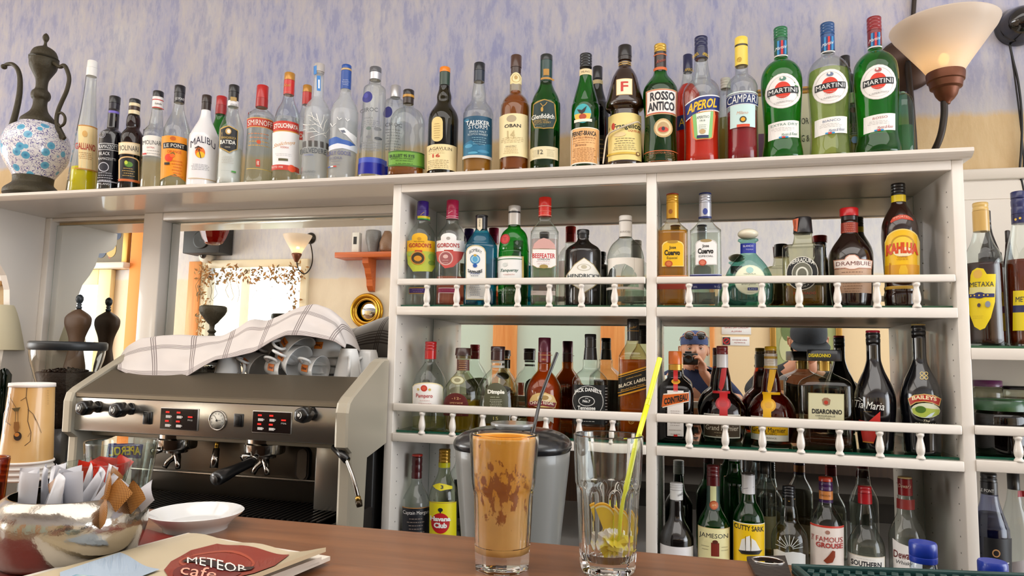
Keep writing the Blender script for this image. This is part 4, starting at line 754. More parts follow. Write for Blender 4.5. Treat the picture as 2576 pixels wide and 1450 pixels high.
# ============================ lower railed shelf, left bay
B('clear rum bottle with a red cap and a white scalloped label, lower railed shelf','B',(1080,1000),
  [(903,29),(912,30),(920,38),(932,56),(946,72),(960,82),(975,88),(1020,88),(1085,86)],[(860,882,30,'B81A1C',{'rib':3}),(882,904,30,'C41C1E')],CL,('E8E0A0',1050,.08),
  [('label',[('a',1038,1114,975,1020,'E8D8A8',12),('a',1039,1113,977,1019,'F5F1EC',11),('e',1067,978,8,8,'C83428'),('e',1067,978,5,5,'D85A40'),('e',1053,981,3,3,'D8B860'),('e',1081,981,3,3,'D8B860'),T('Pampero',1068,998,40,13,'C04848',b=.01),('lines',1070,1008,1015,34,2,'D8A8A0')])],yb=1087)
B('rounded clear scotch bottle with a dark red arched label and wooden stopper, lower railed shelf','B',(1163,1000),
  [(896,32),(902,38),(905,32),(934,33),(942,42),(954,62),(968,82),(984,95),(1000,98),(1025,95),(1060,88),(1086,84)],[(876,895,43,'3A2018',{'rt':40}),(895,903,38,'5A4A2A')],(232,236,220),('B8952A',1006,.3),
  [('cap_label',[('r',1151,1182,905,933,'5E3426'),('lines',1166,908,930,24,5,'C8A070')]),('neck_seal',[('e',1151,957,18,11,'8A8458'),('e',1151,957,15,9,'C8C6A0'),('e',1151,957,8,5,'8A8460')]),('label',[('a',1116,1178,1018,1048,'5A1410',28),T('-12-',1148,1003,22,6,'E0B880'),T('SPEYSIDE',1148,1015,32,4,'D8A878'),('lines',1148,1030,1044,34,3,'A86848')])],yb=1089,dr=.7)
B('wide three-sided clear scotch bottle with a smoky arched label and brown cap, lower railed shelf','B',(1250,1010),
  [(906,34),(928,35),(936,48),(946,66),(960,84),(978,98),(1000,108),(1025,114),(1060,116),(1090,112)],[(872,884,37,'3A2020'),(884,907,36,'3A1C1C')],CL,('8A6A14',1048,.4),
  [('neck_label',[('r',1241,1275,908,914,'B8B4A8'),('r',1241,1275,920,926,'B8B4A8')]),('label',[('a',1218,1278,1000,1066,'4A4A30',36),T('Dimple',1248,988,42,13,'F0EEE0',b=.05),T('SINCE 1890',1245,1000,22,3,'C8C8A8'),('lines',1248,1006,1022,36,5,'D0D0B8'),('lines',1248,1030,1040,30,3,'B8B48A'),T('15',1247,1053,12,8,'E8D880')])],yb=1092,dr=.7)
B('round amber scotch bottle with a maroon capsule and a gold crest label, lower railed shelf','B',(1368,1000),
  [(912,34),(930,34),(936,38),(944,52),(956,70),(970,84),(986,91),(1010,92),(1060,88),(1095,84)],[(850,886,32,'5C1A30',{'m':.3}),(886,913,33,'7A1C22')],(240,200,120),('B85E12',913,.55),
  [('cap_label',[T('1801',1368,905,12,5,'E0A870'),('r',1357,1389,893,894.5,'C89050')]),('label',[('p',[(1340,996),(1352,990),(1372,988),(1392,996),(1396,1004),(1400,1014),(1396,1028),(1384,1026),(1352,1026),(1330,1020),(1334,1006)],'D8B878'),('e',1370,1002,18,9,'EAD8B0'),('e',1370,1001,10,6,'A88850'),('p',[(1330,1014),(1345,1010),(1365,1009),(1398,1014),(1394,1026),(1366,1021),(1332,1024)],'7A1C2A'),T('CHIVAS REGAL',1363,1016,58,8,'F0E4CC',arc=2,b=.02)]),('lower_label',[('p',[(1344,1046),(1392,1050),(1392,1066),(1384,1060),(1380,1068),(1374,1058),(1344,1062)],'B8B4A8')])],yb=1097)
B('square clear whiskey bottle with a black label and black cap, lower railed shelf','B',(1484,1000),
  [(905,38),(920,37),(930,42),(938,62),(948,80),(956,88),(966,90),(1020,90),(1100,87)],[(841,854,30,'141416'),(854,875,30,'17171A'),(875,906,36,'17171A',{'rt':31})],CL,('A8561A',1072,.5),
  [('label',[('r',1440,1528,969,1068,'14181A'),('o',1479,1010,38,39,'E8E8E4',1.2),T('JACK DANIEL\'S',1479,989,66,13,'F2F2EE',arc=7,b=.03),('e',1476,1010,20,13,'D8D8D4'),('e',1476,1010,18,11,'14181A'),T('Old',1476,1003,7,3,'F2F2EE'),T('No.7',1476,1010,18,7,'F2F2EE',b=.03),T('Tennessee',1476,1027,42,10,'F2F2EE',b=.03),T('WHISKEY',1476,1038,30,5,'E0E0DC'),('lines',1476,1046,1060,44,3,'D0D0CC'),('lines',1522,975,1060,6,12,'A8A8A4')])],n=5,dr=.95,yb=1102)
B('square amber whisky bottle with a slanting black and gold label','B',(1592,990),
  [(857,32),(864,34),(872,42),(884,58),(894,68),(902,72),(960,72),(1105,71)],[(803,816,31,'141414'),(816,834,31,'181612'),(834,858,31,'141414')],(240,232,208),('C0620E',905,.5),
  [('cap_label',[T('Walker',1592,824,20,6,'D8A850',i=.3,sl=-3),('r',1577,1607,832,833.5,'C89030')]),('label',[('p',[(1556,944),(1626,921),(1626,978),(1556,1000)],'D8981C'),('p',[(1556,948),(1626,925),(1626,974),(1556,996)],'14120E'),('p',[(1556,951),(1626,928),(1626,929.5),(1556,952.5)],'D8981C'),T('JOHNNIE WALKER',1594,949,38,4,'D8B060',sl=-6),T('BLACK LABEL',1591,963,66,9,'F0E4C8',sl=-11,b=.02),T('Blended Scotch Whisky',1592,975,56,6,'D8A850',sl=-9,i=.3),('p',[(1556,990),(1626,967),(1626,968.5),(1556,991.5)],'D8981C')]),('lower_label',[('o',1588,1060,7,6,'C8A050',1),T('12',1588,1060,8,6,'C8A050')])],n=6,dr=.95,yb=1107)
# ---- right bay
B('squarish brown bottle with an orange cap and a slanted orange label','B',(1699,1020),
  [(932,36),(948,38),(954,46),(962,66),(972,84),(984,91),(1000,92),(1060,91),(1112,88)],[(884,917,35,'D86A14'),(917,932,35,'C8922C',{'m':.4})],'241008',None,
  [('ribbon',[('r',1694,1705,932,984,'C01C1C')]),('neck_seal',[('e',1700,960,11,6.5,'D89A28'),T('1849',1700,960,12,5,'6A3A10')]),('label',[('r',1679,1719,983,1098,'ECE6E0'),('lines',1699,1034,1070,30,8,'A89A94'),('lines',1699,1082,1092,30,2,'A89A94'),('r',1695,1704,1094,1099,'D02020'),('p',[(1670,992),(1731,986),(1731,1010),(1700,1018),(1668,1028)],'F2E8D8'),('p',[(1669,995),(1731,988),(1731,1008),(1700,1016),(1666,1026)],'D8641C'),T('COINTREAU',1700,1005,56,17,'1E1812',b=.05,sl=-7)])],n=4,dr=.95,yb=1113)
B('bulbous dark liqueur bottle with a red ribbon, red wax seal and dark red cap','B',(1818,1030),
  [(925,30),(935,34),(952,42),(970,46),(984,50),(990,62),(1000,86),(1014,106),(1030,118),(1048,122),(1070,116),(1092,104),(1112,96)],[(871,892,30,'7A1418',{'rib':2}),(892,926,30,'E4E0E0')],(150,84,40),('2A0E06',930,.8),
  [('ribbon',[('p',[(1815,928),(1828,925),(1826,950),(1820,975),(1814,985),(1808,975),(1812,950)],'B82024'),('r',1793,1836,984,990,'B82024'),('r',1810,1830,990,1050,'B82024')]),('wax_seal',[('e',1819,1014,19,17,'9A1A20'),('e',1819,1014,15,13,'C83038'),('e',1819,1014,9,8,'A82028')]),('label',[('r',1771,1861,1043,1104,'DCD8CC'),('r',1772.5,1859.5,1046,1101,'4A3A2C'),T('Grand Marnier',1816,1078,80,13,'E8DCC8',b=.04),('lines',1816,1090,1098,40,2,'B8A888')])],yb=1115)
B('bulbous amber liqueur bottle with a yellow ribbon, yellow wax seal and yellow cap','B',(1941,1035),
  [(928,33),(938,36),(955,44),(972,48),(986,52),(992,64),(1002,88),(1016,108),(1032,120),(1050,124),(1072,118),(1094,106),(1115,98)],[(872,883,31,'E8B810'),(883,890,30,'7A5A20'),(890,929,34,'E8E0D4')],(214,120,44),('6A2A08',940,.6),
  [('cap_label',[('r',1924,1957,897,903,'C8A040'),('lines',1940,908,914,24,2,'C8B080'),('r',1924,1957,921,927,'D8B050')]),('ribbon',[('p',[(1936,930),(1953,930),(1948,955),(1940,985),(1934,990),(1930,980),(1933,955)],'E8B010'),('r',1918,1962,987,993,'E8B010'),('r',1920,1940,993,1052,'E8B010')]),('wax_seal',[('e',1933,1018,19,17,'D89A10'),('e',1933,1018,15,13,'E8B838'),('e',1933,1018,9,8,'D8A020')]),('label',[('r',1889,1983,1050,1112,'EDE6DC'),('r',1891,1981,1053,1096,'E8B010'),T('Grand Marnier',1934,1083,82,13,'2A2018',b=.04),T('LE-SEC',1937,1093,34,5,'5A4410'),T('FRANCE',1940,1104,26,4,'5A5040')])],yb=1119)
B('large square nearly empty bottle with a greenish label and a wide black cap','B',(2076,1020),
  [(912,38),(932,38),(940,48),(948,84),(956,118),(966,134),(980,138),(1060,138),(1128,132)],[(881,909,88,'14161A',{'n':8}),(909,934,37,'B8923A',{'m':.6})],(236,236,226),('5A2A0E',1098,.4),
  [('cap_label',[T('DISARONNO',2062,895,56,9,'E8D020',b=.03)]),('label',[('r',2034,2122,990,1078,'B8B48C'),('r',2036,2120,992,1076,'D4D0AC'),('p',[(2068,1006),(2074,1001),(2082,1001),(2089,1006),(2087,1018),(2078,1022),(2070,1018)],'9A7A60'),('e',2078,1013,5,5,'B83A28'),T('DISARONNO',2080,1036,72,12,'1C1C20',b=.03),T('ORIGINALE',2076,1047,48,4,'4A4A44'),T('SINCE 1525',2074,1053,28,4,'4A4A44'),('lines',2078,1060,1072,60,3,'8A8870')])],n=7,dr=.9,yb=1131,cw=82)
B('glossy black coffee liqueur bottle with a white script name and a red triangle','B',(2201,1020),
  [(860,37),(900,37),(915,42),(935,56),(955,76),(975,94),(995,106),(1015,109),(1045,106),(1090,96),(1136,88)],[(832,838,37,'B81A38'),(838,862,38,'16161A',{'rib':2})],'0E0C10',None,
  [('label',[('l',[(2150,1004),(2163,1004),(2170,1010)],1.5,'F0F0EA'),T('Tia Maria',2187,1021,76,19,'F4F4EE',i=.2,b=.01,sl=2),('lines',2184,1037,1041,24,1,'C8A860'),('p',[(2214,1035),(2214,1070),(2184,1064),(2198,1050)],'C8302A'),('p',[(2162,1060),(2214,1066),(2198,1118),(2172,1116)],'C03028'),('r',2172,2198,1114,1117,'D89030')])],solid=True,yb=1138)
B('glossy black cream liqueur bottle with a red arched name band over a landscape','B',(2317,1020),
  [(842,38),(880,37),(905,38),(920,46),(940,66),(958,86),(978,102),(998,109),(1020,109),(1060,102),(1100,97),(1144,95)],[(816,820,38,'B8A060'),(820,843,38,'14161A',{'rib':2})],'0A0C10',None,
  [('emblem',[('o',2319,940,5,5,'D8C07A',1.8),('o',2329,940,5,5,'D8C07A',1.8),('o',2319,950,5,5,'D8C07A',1.8),('o',2329,950,5,5,'D8C07A',1.8)]),('label',[('p',[(2284,1005),(2300,995),(2325,991),(2350,994),(2367,1003),(2362,1022),(2345,1014),(2325,1011),(2305,1014),(2290,1024)],'D8B86A'),('p',[(2286,1006),(2301,997),(2325,993),(2349,996),(2365,1004),(2360,1019),(2345,1012),(2325,1009),(2304,1012),(2291,1021)],'B02A1E'),T('BAILEYS',2325,1004,60,10,'F4E4B8',arc=4,b=.03),('e',2328,1033,35,19,'D8DCC0'),('p',[(2295,1030),(2310,1024),(2340,1028),(2362,1030),(2360,1042),(2340,1050),(2315,1050),(2298,1042)],'A8B84A'),('e',2316,1031,13,9,'4A6E22'),('p',[(2325,1052),(2340,1040),(2350,1036),(2342,1048)],'C8D8E0'),T('The',2330,1059,16,6,'D8D0B0',i=.4),T('ORIGINAL',2328,1067,52,5,'E0DCC8')])],solid=True,yb=1146)
# ============================ bottom row on the worktop
B('clear rum bottle with a maroon cap and a dark label, bottom row','C',(1046,1270),
  [(1203,27),(1215,28),(1225,36),(1240,54),(1256,68),(1270,74),(1340,74),(1420,72)],[(1143,1148,28,'C83020'),(1148,1204,27,'4A1014',{'rib':3})],CL,None,
  [('label',[('r',1012,1080,1279,1400,'1A1A20'),('r',1012,1080,1279,1281,'B88040'),T('Captain Morgan',1046,1293,64,12,'E8E4E0',b=.03),('lines',1046,1306,1340,44,5,'8A7A70')])],dy=.03)
B('rum bottle with a yellow label, big red disc and gold cap, bottom row','C',(1115,1270),
  [(1175,30),(1186,31),(1198,38),(1214,54),(1230,68),(1244,74),(1256,76),(1340,75),(1420,74)],[(1130,1163,30,'B88A28',{'m':.6,'rib':4}),(1163,1176,31,'D8D020')],(240,244,232),('C8B860',1350,.2),
  [('neck_label',[('p',[(1088,1227),(1096,1221),(1106,1218),(1120,1220),(1138,1226),(1138,1232),(1122,1233),(1108,1236),(1096,1232)],'E8D81E'),T('3',1112,1227,7,9,'1E2A2A',b=.04)]),('label',[('r',1080,1148,1268,1400,'EADB1A',4),('r',1080,1148,1266,1268,'C8A83A'),('e',1108,1318,23,26,'C01E24'),('l',[(1108,1292),(1108,1280)],3,'1A2A2A'),('e',1108,1284,6,5,'1A2A2A'),T('Havana',1108,1307,50,12,'F4F4EE',b=.05),T('Club',1108,1323,32,14,'F4F4EE',b=.05)])],dy=.03)
B('dark bottle with a white screw cap and white lower label, bottom row','C',(1702,1340),
  [(1256,32),(1275,34),(1295,37),(1310,46),(1328,68),(1345,84),(1358,88),(1400,88),(1450,87)],[(1215,1232,34,'DCDAD8',{'rib':3}),(1232,1257,34,'E4E2DE')],'14100F',None,
  [('cap_label',[T('HAIG',1712,1245,14,6,'4A4A4A',rot=-.4)]),('label',[('r',1660,1744,1377,1440,'E8E4E4')])],solid=True,dy=.015)
B('green whiskey bottle with a cream label and dark red cap, bottom row','C',(1795,1340),
  [(1222,33),(1250,35),(1270,38),(1284,48),(1300,68),(1314,80),(1326,84),(1400,83),(1450,82)],[(1170,1198,33,'6A1418',{'rib':3}),(1198,1224,34,'5A1216')],(60,176,84),('1A5A2C',1300,.3),
  [('neck_label',[('r',1779,1812,1224,1284,'1E3A30'),('r',1788,1803,1224,1270,'D8D8A0'),('e',1797,1271,11,11,'A84A28'),('e',1797,1271,8,8,'C87040'),T('JJS',1797,1271,10,5,'F0D8B0')]),('label',[('r',1755,1836,1330,1440,'E0C890'),('r',1757,1834,1332,1440,'E8E0A8'),T('JAMESON',1795,1351,72,15,'22262A',b=.04),('p',[(1789,1366),(1809,1366),(1809,1400),(1789,1400)],'7A2A1C'),('e',1799,1364,7,5,'5A2A1C'),('lines',1775,1376,1384,22,2,'8A8060'),('lines',1822,1376,1384,18,2,'8A8060')])],dy=.015)
B('green scotch bottle with a bright yellow sailing-ship label and white cap, bottom right bay','C',(1884,1340),
  [(1241,34),(1250,37),(1262,42),(1274,56),(1288,72),(1302,81),(1316,83),(1400,82),(1450,81)],[(1190,1194,34,'3A3430'),(1194,1242,35,'DEDCDC')],(52,172,80),('1A5A2C',1290,.3),
  [('cap_label',[('l',[(1870,1232),(1880,1229),(1896,1226)],1.2,'6A6A70')]),('label',[('r',1844,1924,1318,1440,'F2EEDC'),('r',1845,1923,1320,1440,'F2C60E'),T('CUTTY SARK',1884,1330,74,13,'1C1C14',b=.02,sl=2),('p',[(1860,1388),(1866,1360),(1874,1356),(1876,1388)],'ECEAE4'),('p',[(1874,1388),(1877,1352),(1886,1348),(1890,1388)],'F4F2EC'),('p',[(1890,1388),(1890,1354),(1900,1360),(1912,1384)],'ECEAE4'),('l',[(1876,1350),(1876,1390)],1,'2A2A24'),('l',[(1888,1347),(1888,1390)],1,'2A2A24'),('p',[(1858,1388),(1916,1384),(1908,1394),(1866,1396)],'1E1C18')])],dy=.015)
B('empty cut-glass bottle with rayed shoulders and a black capsule, bottom right bay','C',(1986,1350),
  [(1270,34),(1280,40),(1298,46),(1310,48),(1322,66),(1336,86),(1350,95),(1366,97),(1400,97),(1450,96)],[(1222,1250,34,'141418',{'rib':4}),(1250,1272,35,'17140F')],CL,('C8A040',1420,.2),
  [('cap_label',[('l',[(1970,1258),(1985,1262),(2000,1256)],1.5,'D8A850')]),('label',[('p',[(1946,1392),(1956,1388),(1975,1392),(1995,1388),(2014,1390),(2026,1396),(2026,1440),(1946,1440)],'D8D8D4'),*[('l',[(1986+8*math.cos(a),1382-8*math.sin(a)),(1986+34*math.cos(a),1382-34*math.sin(a))],1.6,'C8CCC8') for a in [PI*(k+.5)/9 for k in range(9)]]])],dy=.015)
B('clear scotch bottle with red lettering and a red, purple and orange cap','C',(2080,1350),
  [(1262,37),(1272,40),(1284,54),(1298,72),(1312,84),(1326,87),(1400,87),(1450,86)],[(1200,1211,37,'D03A1C'),(1211,1234,37,'4A2458',{'rib':2}),(1234,1256,37,'D88A4A'),(1256,1264,37,'3A2050')],CL,('D8C098',1400,.1),
  [('cap_label',[T('GROUSE',2077,1248,26,4,'7A4A2A')]),('label',[('r',2038,2123,1324,1440,'E8DAD0'),('r',2038,2123,1324,1329,'C83A2A'),('e',2082,1340,6,5,'A87A6A'),T('THE',2045,1358,16,6,'A83A34',rot=-1.5708),T('FAMOUS',2086,1358,66,13,'B03A34',b=.03),T('GROUSE',2086,1373,66,13,'B03A34',b=.03),('p',[(2072,1412),(2084,1398),(2094,1384),(2100,1386),(2100,1400),(2094,1414),(2080,1418)],'8A3A20')])],dy=.015)
B('clear bottle with a bulging neck, red cap and a low white label, bottom right bay','C',(2179,1370),
  [(1266,37),(1278,42),(1300,50),(1318,48),(1328,54),(1344,74),(1362,92),(1380,99),(1400,99),(1450,98)],[(1223,1240,37,'B82028',{'rib':2}),(1240,1267,38,'B01C24')],CL,('E0DED0',1365,.05),
  [('label',[('r',2131,2226,1401,1450,'D8CDB8'),('r',2133,2224,1403,1450,'F0ECE4'),T('SOUTHERN',2179,1421,76,14,'26242A',b=.03),('lines',2179,1408,1411,50,1,'8A8478')])],dy=.015)
B('clear scotch bottle with a dark red capsule, red neck band and white pointed label','C',(2281,1350),
  [(1245,38),(1258,42),(1283,46),(1296,50),(1310,64),(1326,82),(1342,94),(1360,98),(1400,98),(1450,97)],[(1200,1204,38,'D8B878'),(1204,1246,39,'8A1A1E')],CL,None,
  [('cap_label',[T('Dewar\'s',2276,1224,32,10,'E8D0B0',i=.35)]),('neck_label',[('r',2255,2301,1258,1283,'8A2A24')]),('label',[('p',[(2245,1362),(2262,1370),(2285,1375),(2320,1372),(2320,1445),(2248,1445)],'EEEAE6'),T('Dewar\'s',2276,1399,56,20,'6A2A28',b=.02),T('Whisky',2274,1420,42,12,'4A4A4A',i=.2),('lines',2272,1409,1411,20,1,'8A8A8A')])],dy=.015)
# behind the front ones: an added bottle for a mirror image, then a glimpsed bottle
B('tall green white-capped bottle standing in for a mirror image in the bottom right bay','C',(1848,1240),[(1160,30),(1185,34),(1205,48),(1222,58),(1400,60)],[(1130,1160,30,'B8B4AE')],(52,176,80),None,[],dy=.125)
B('clear bottle with a black capsule in the second line, behind the cut-glass one','C',(1926,1240),[(1190,28),(1200,30),(1225,46),(1245,54),(1400,58)],[(1160,1192,30,'1C1A18')],CL,None,[('label',[('r',1900,1952,1300,1380,'7A7048')])],dy=.13)
# ============================ right-hand unit
def yb_(z):
    return None
B('brandy bottle with a tan cap and a yellow shield label, right unit','R',(2476,740),
  [(582,44),(590,46),(612,60),(632,84),(650,98),(670,104),(700,106),(800,108),(872,108)],[(511,532,42,'D8B468',{'rib':2}),(532,584,44,'CFA85E')],CL,('3A140A',664,.7),
  [('label',[('p',[(2442,691),(2446,680),(2458,673),(2474,676),(2482,690),(2504,690),(2502,760),(2492,800),(2478,826),(2466,831),(2452,822),(2440,790),(2438,750)],'EFD41A'),('e',2460,689,11,11,'E8B850'),('r',2440,2502,722,742,'E0D890'),T('METAXA',2470,715,58,12,'22304A',b=.04),('r',2438,2500,739,748,'2A2F6A'),('e',2464,743,14,8,'2A2F6A'),*[('e',2464+d,743,2,2,'E8C850') for d in (-20,-11,0,11,20)],('e',2464,768,4,5,'4A3A4A'),('e',2484,766,6,8,'8A90A0'),('lines',2464,757,758,20,1,'6A6A50'),('lines',2462,795,800,30,2,'B89A20')])])
B('brandy bottle with a navy starred cap and a yellow label, at the right edge','R',(2575,740),
  [(563,44),(575,48),(600,62),(630,78),(660,88),(700,92),(800,92),(872,90)],[(483,500,43,'22285E'),(500,540,44,'22285E',{'rib':2}),(540,564,45,'1C2054')],CL,('7A2E0A',655,.5),
  [('cap_label',[('e',2555,551,3,3,'E8C050'),('e',2566,549,3,3,'E8C050')]),('label',[('r',2549,2605,731,770,'F0DA1E'),('r',2549,2605,768,788,'2A2F5E'),('r',2549,2605,786,832,'F0DA1E'),T('METAXA',2584,753,56,13,'22304A',b=.04)])])
B('tall dark bottle standing behind the tan-capped brandy','R',(2492,680),[(560,14),(585,18),(610,34),(635,52),(660,62),(872,64)],[(530,562,14,'16161A')],(70,50,40),('2A0E08',665,.8),[('label',[('r',2512,2524,672,795,'C8C4C8')])],dy=.145)
B('tall dark bottle standing between the two yellow-labelled brandies','R',(2540,700),[(610,14),(640,20),(670,34),(700,44),(872,46)],[(580,612,14,'1C1414')],(90,40,30),('4A1608',660,.7),[],dy=.15)
def jar(lbl,c,body,lid,glassc,fill,dy,row='J',name='preserving_jar'):
    B(lbl,row,c,body,lid,glassc,fill,[],dy=dy,name=name,cat='jar')
jar('large glass jar of dark preserves with a dark green ribbed lid, at the right edge',(2520,1090),[(1032,122),(1040,136),(1050,144),(1140,146),(1160,140)],[(1003,1033,146,'1E4A26',{'rib':1})],(150,140,140),('2A1A18',1060,.75),0)
jar('glass jar with a purple lid behind the green-lidded jar, at the right edge',(2486,1000),[(974,66),(982,74),(990,78),(1130,80)],[(957,973,76,'6A2A5E')],(232,232,220),('B8AC98',1010,.3),.165)
jar('glass jar with a black lid behind the green-lidded jar, cut by the right edge',(2566,1010),[(980,80),(988,88),(1130,90)],[(972,981,92,'1A1A1E')],(232,232,220),('988C7C',1000,.3),.16)
B('clear bottle with a black lettered capsule and black label, right unit below the jars','D',(2492,1320),
  [(1243,46),(1262,52),(1290,70),(1320,92),(1350,100),(1450,100)],[(1190,1212,44,'141416',{'rib':2}),(1212,1244,46,'17171A')],(190,196,220),('1A1E3A',1290,.5),
  [('cap_label',[T('LE PONT',2482,1236,36,8,'E8E8E4')]),('label',[('r',2475,2545,1355,1440,'0E0E12'),('e',2506,1392,10,10,'B88A5A'),('e',2506,1392,7,7,'1A1416'),T('LE PONT',2506,1420,62,12,'D8D8E4',b=.03)])])
B('clear bottle with a red neck stripe behind the black-labelled one, at the right edge','D',(2555,1330),[(1230,34),(1260,44),(1300,70),(1350,84),(1450,86)],[(1188,1232,34,'2A2A2A')],CL,None,[('label',[('r',2560,2590,1235,1250,'B82A30')]),('lower_label',[('p',[(2540,1420),(2600,1400),(2600,1450),(2550,1450)],'C8C0C0')])],dy=.09)
# ------------------------------------------------------------------ things on and over the top shelf
def pxl(cx,cy,Y,z0,pts):
    """outline read off the photograph (row, width) -> place and metric profile"""
    A=aty(cx,cy,Y); mp=mpp(0,A); pa=proj(A.x,Y,z0); pb=proj(A.x,Y,z0+.3)
    ax=lambda py: pa[0]+(pb[0]-pa[0])*(py-pa[1])/(pb[1]-pa[1])
    out=[(w*mp/2, aty(ax(py),py,Y).z-z0) for py,w in pts][::-1]
    return Vector((A.x,Y,z0)),out,mp
BRZ=pm((66,60,44),.55,.35,bump=.8,bs=90,name='verdigris_bronze')
def mat_majolica():
    m,t,b,N,L=nodes('painted_majolica'); b.inputs['Roughness'].default_value=.18; b.inputs['Coat Weight'].default_value=.6
    co=N('ShaderNodeTexCoord')
    v=N('ShaderNodeTexNoise'); v.inputs['Scale'].default_value=85; v.inputs['Detail'].default_value=2; L(co.outputs['Object'],v.inputs['Vector'])
    r=ramp(N,[(.0,(236,234,238)),(.485,(236,234,238)),(.5,(70,60,150)),(.53,(70,60,150)),(.55,(236,234,238))]); L(v.outputs['Fac'],r.inputs[0])
    w=N('ShaderNodeTexVoronoi'); w.inputs['Scale'].default_value=24; L(co.outputs['Object'],w.inputs['Vector'])
    r2=ramp(N,[(.0,(40,120,176)),(.20,(96,178,214)),(.31,(96,178,214)),(.34,(236,234,238))]); L(w.outputs['Distance'],r2.inputs[0])
    k=N('ShaderNodeMapRange'); k.inputs[1].default_value=.30; k.inputs[2].default_value=.36; L(w.outputs['Distance'],k.inputs[0])
    mx=N('ShaderNodeMix'); mx.data_type='RGBA'; L(k.outputs[0],mx.inputs[0]); L(r2.outputs[0],mx.inputs[6]); L(r.outputs[0],mx.inputs[7]); L(mx.outputs[2],b.inputs['Base Color']); return m
loc,pf,mp=pxl(93,350,1.93,ZT,[(84,2),(88,12),(95,18),(102,14),(107,8),(116,12),(121,34),(128,58),(138,70),(145,73),(147,80),(152,80),(158,76),(170,72),(185,54),(200,36),(215,31),(226,34),(232,46),(240,52),(248,48),(254,38),(268,38),(282,48),(294,72),(303,92),(313,99),(318,110),(330,146),(345,166),(362,176),(380,177),(400,170),(420,146),(440,116),(448,106),(460,104),(466,108),(474,128),(482,146),(493,148)])
ew=empty('ewer',loc,0,'bronze and blue-flowered majolica ewer with lid, spout and handle on the top shelf','ewer')
zc0=[z for r,z in pf]
def seg_(a,b): return [p for p in pf if a<=p[1]<=b]
zA=pxl(93,350,1.93,ZT,[(448,1)])[1][0][1]; zB=pxl(93,350,1.93,ZT,[(313,1)])[1][0][1]; zL=pxl(93,350,1.93,ZT,[(147,1)])[1][0][1]
def closed(p): return [(0,p[0][1])]+p+[(0,p[-1][1])]
m=MB(); m.lathe(closed(smooth_prof([p for p in pf if p[1]<=zA+.003],3)),BRZ,40); m.build('foot',ew)
m=MB(); m.lathe(closed(smooth_prof([p for p in pf if zA<=p[1]<=zB+.003],3)),mat_majolica(),48); m.build('ceramic_body',ew)
m=MB(); m.lathe(closed(smooth_prof([p for p in pf if zB-.001<=p[1]<=zL-.002],3)),BRZ,40,flute=18,fd=.02); m.build('neck',ew)
m=MB(); m.lathe(closed(smooth_prof([p for p in pf if p[1]>=zL-.002],3)),BRZ,32); m.build('lid',ew)
def px3(pts,Y,root): return [aty(x,y,Y)-Vector(root.location) for x,y in pts]
def spl(p,k=5):
    p=[Vector(q) for q in p]; o=[]
    for i in range(len(p)-1):
        a=p[max(i-1,0)];b=p[i];c=p[i+1];d=p[min(i+2,len(p)-1)]
        for j in range(k):
            t=j/k; o.append(.5*((2*b)+(c-a)*t+(2*a-5*b+4*c-d)*t*t+(3*b-a-3*c+d)*t**3))
    o.append(p[-1]); return o
sp_=spl(px3([(10,168),(18,162),(32,162),(44,174),(50,195),(50,225),(46,255),(38,290),(30,318),(24,335)],1.93,ew))
m=MB(); n_=len(sp_); m.tube(sp_,[(5+5*i/n_)*mp for i in range(n_)],BRZ,12); m.sphere(sp_[0],(9*mp,9*mp,8*mp),BRZ,12,8); m.build('spout',ew)
hd=spl(px3([(134,158),(150,168),(162,165),(170,180),(174,200),(168,228),(156,255),(146,280),(142,305),(146,335),(140,362)],1.93,ew))
m=MB(); m.tube(hd,6*mp,BRZ,12); m.tube(spl(px3([(144,288),(154,284),(163,294),(162,310),(152,318),(146,312)],1.93,ew)),4*mp,BRZ,10)
lf=px3([(132,328),(150,318),(164,346),(158,352),(146,346),(142,365),(134,350)],1.93,ew); v=[(p.x,p.y-.004,p.z) for p in lf]+[(p.x,p.y+.006,p.z) for p in lf]; k=len(lf)
m.add(v,[tuple(range(k)),tuple(range(k,2*k))[::-1]]+[(i,k+i,k+(i+1)%k,(i+1)%k) for i in range(k)],BRZ,False); m.build('handle',ew)
fb=[o for o in bpy.data.objects if 'friar' in str(o.get('label',''))][0]; bpy.context.view_layer.update(); Mi=(Matrix.Translation(fb.location)@Matrix.Rotation(fb.rotation_euler.z,4,'Z')).inverted()
yc=fb.location.y-.052; m=MB(); m.tube(spl([Mi@aty(x,y,yc+d) for x,y,d in ((1611,313,.03),(1604,307,.012),(1590,311,.002),(1568,319,0),(1545,329,.002),(1531,338,.012),(1525,352,.012),(1521,380,.008),(1517,412,.006))]),.0021,pm((214,200,176),.8),8); m.build('waist_cord',fb)
# carton behind the vermouths
p0=aty(1906,300,2.035); p1=aty(2040,300,2.035); pt=aty(1960,222,2.035)
cb=empty('gift_carton',((p0.x+p1.x)/2,2.035,ZT),0,'cream printed carton with a yellow lid edge standing behind the vermouth bottles','box')
hw=(p1.x-p0.x)/2; hh=pt.z-ZT
m=MB(); m.box(-hw,hw,0,.07,0,hh-.02,pm('CFC8A8',.6),.002); m.build('carton_body',cb)
m=MB(); m.box(-hw-.002,hw+.002,-.002,.072,hh-.02,hh,pm('B8862A',.5),.002); m.box(-hw-.0025,hw+.0025,-.0026,.0,hh-.012,hh-.006,pm('6A4A1E',.5)); m.build('lid',cb)
for nm_,it_ in (('printed_word',('t','FOR',hw*.74,0,hw*.36,.018,'3A3A34',{})),('printed_word',('t','EG &',hw*.74,.05,hw*.4,.02,'3A3A34',{})),('printed_patch',('r',-hw*.98,-hw*.62,.03,.11,'7A4A72'))):
    m=MB(); flat_graphics(m,[it_],lambda x,y,L:(x,-.0008,hh*.62-y)); m.build(nm_,cb)
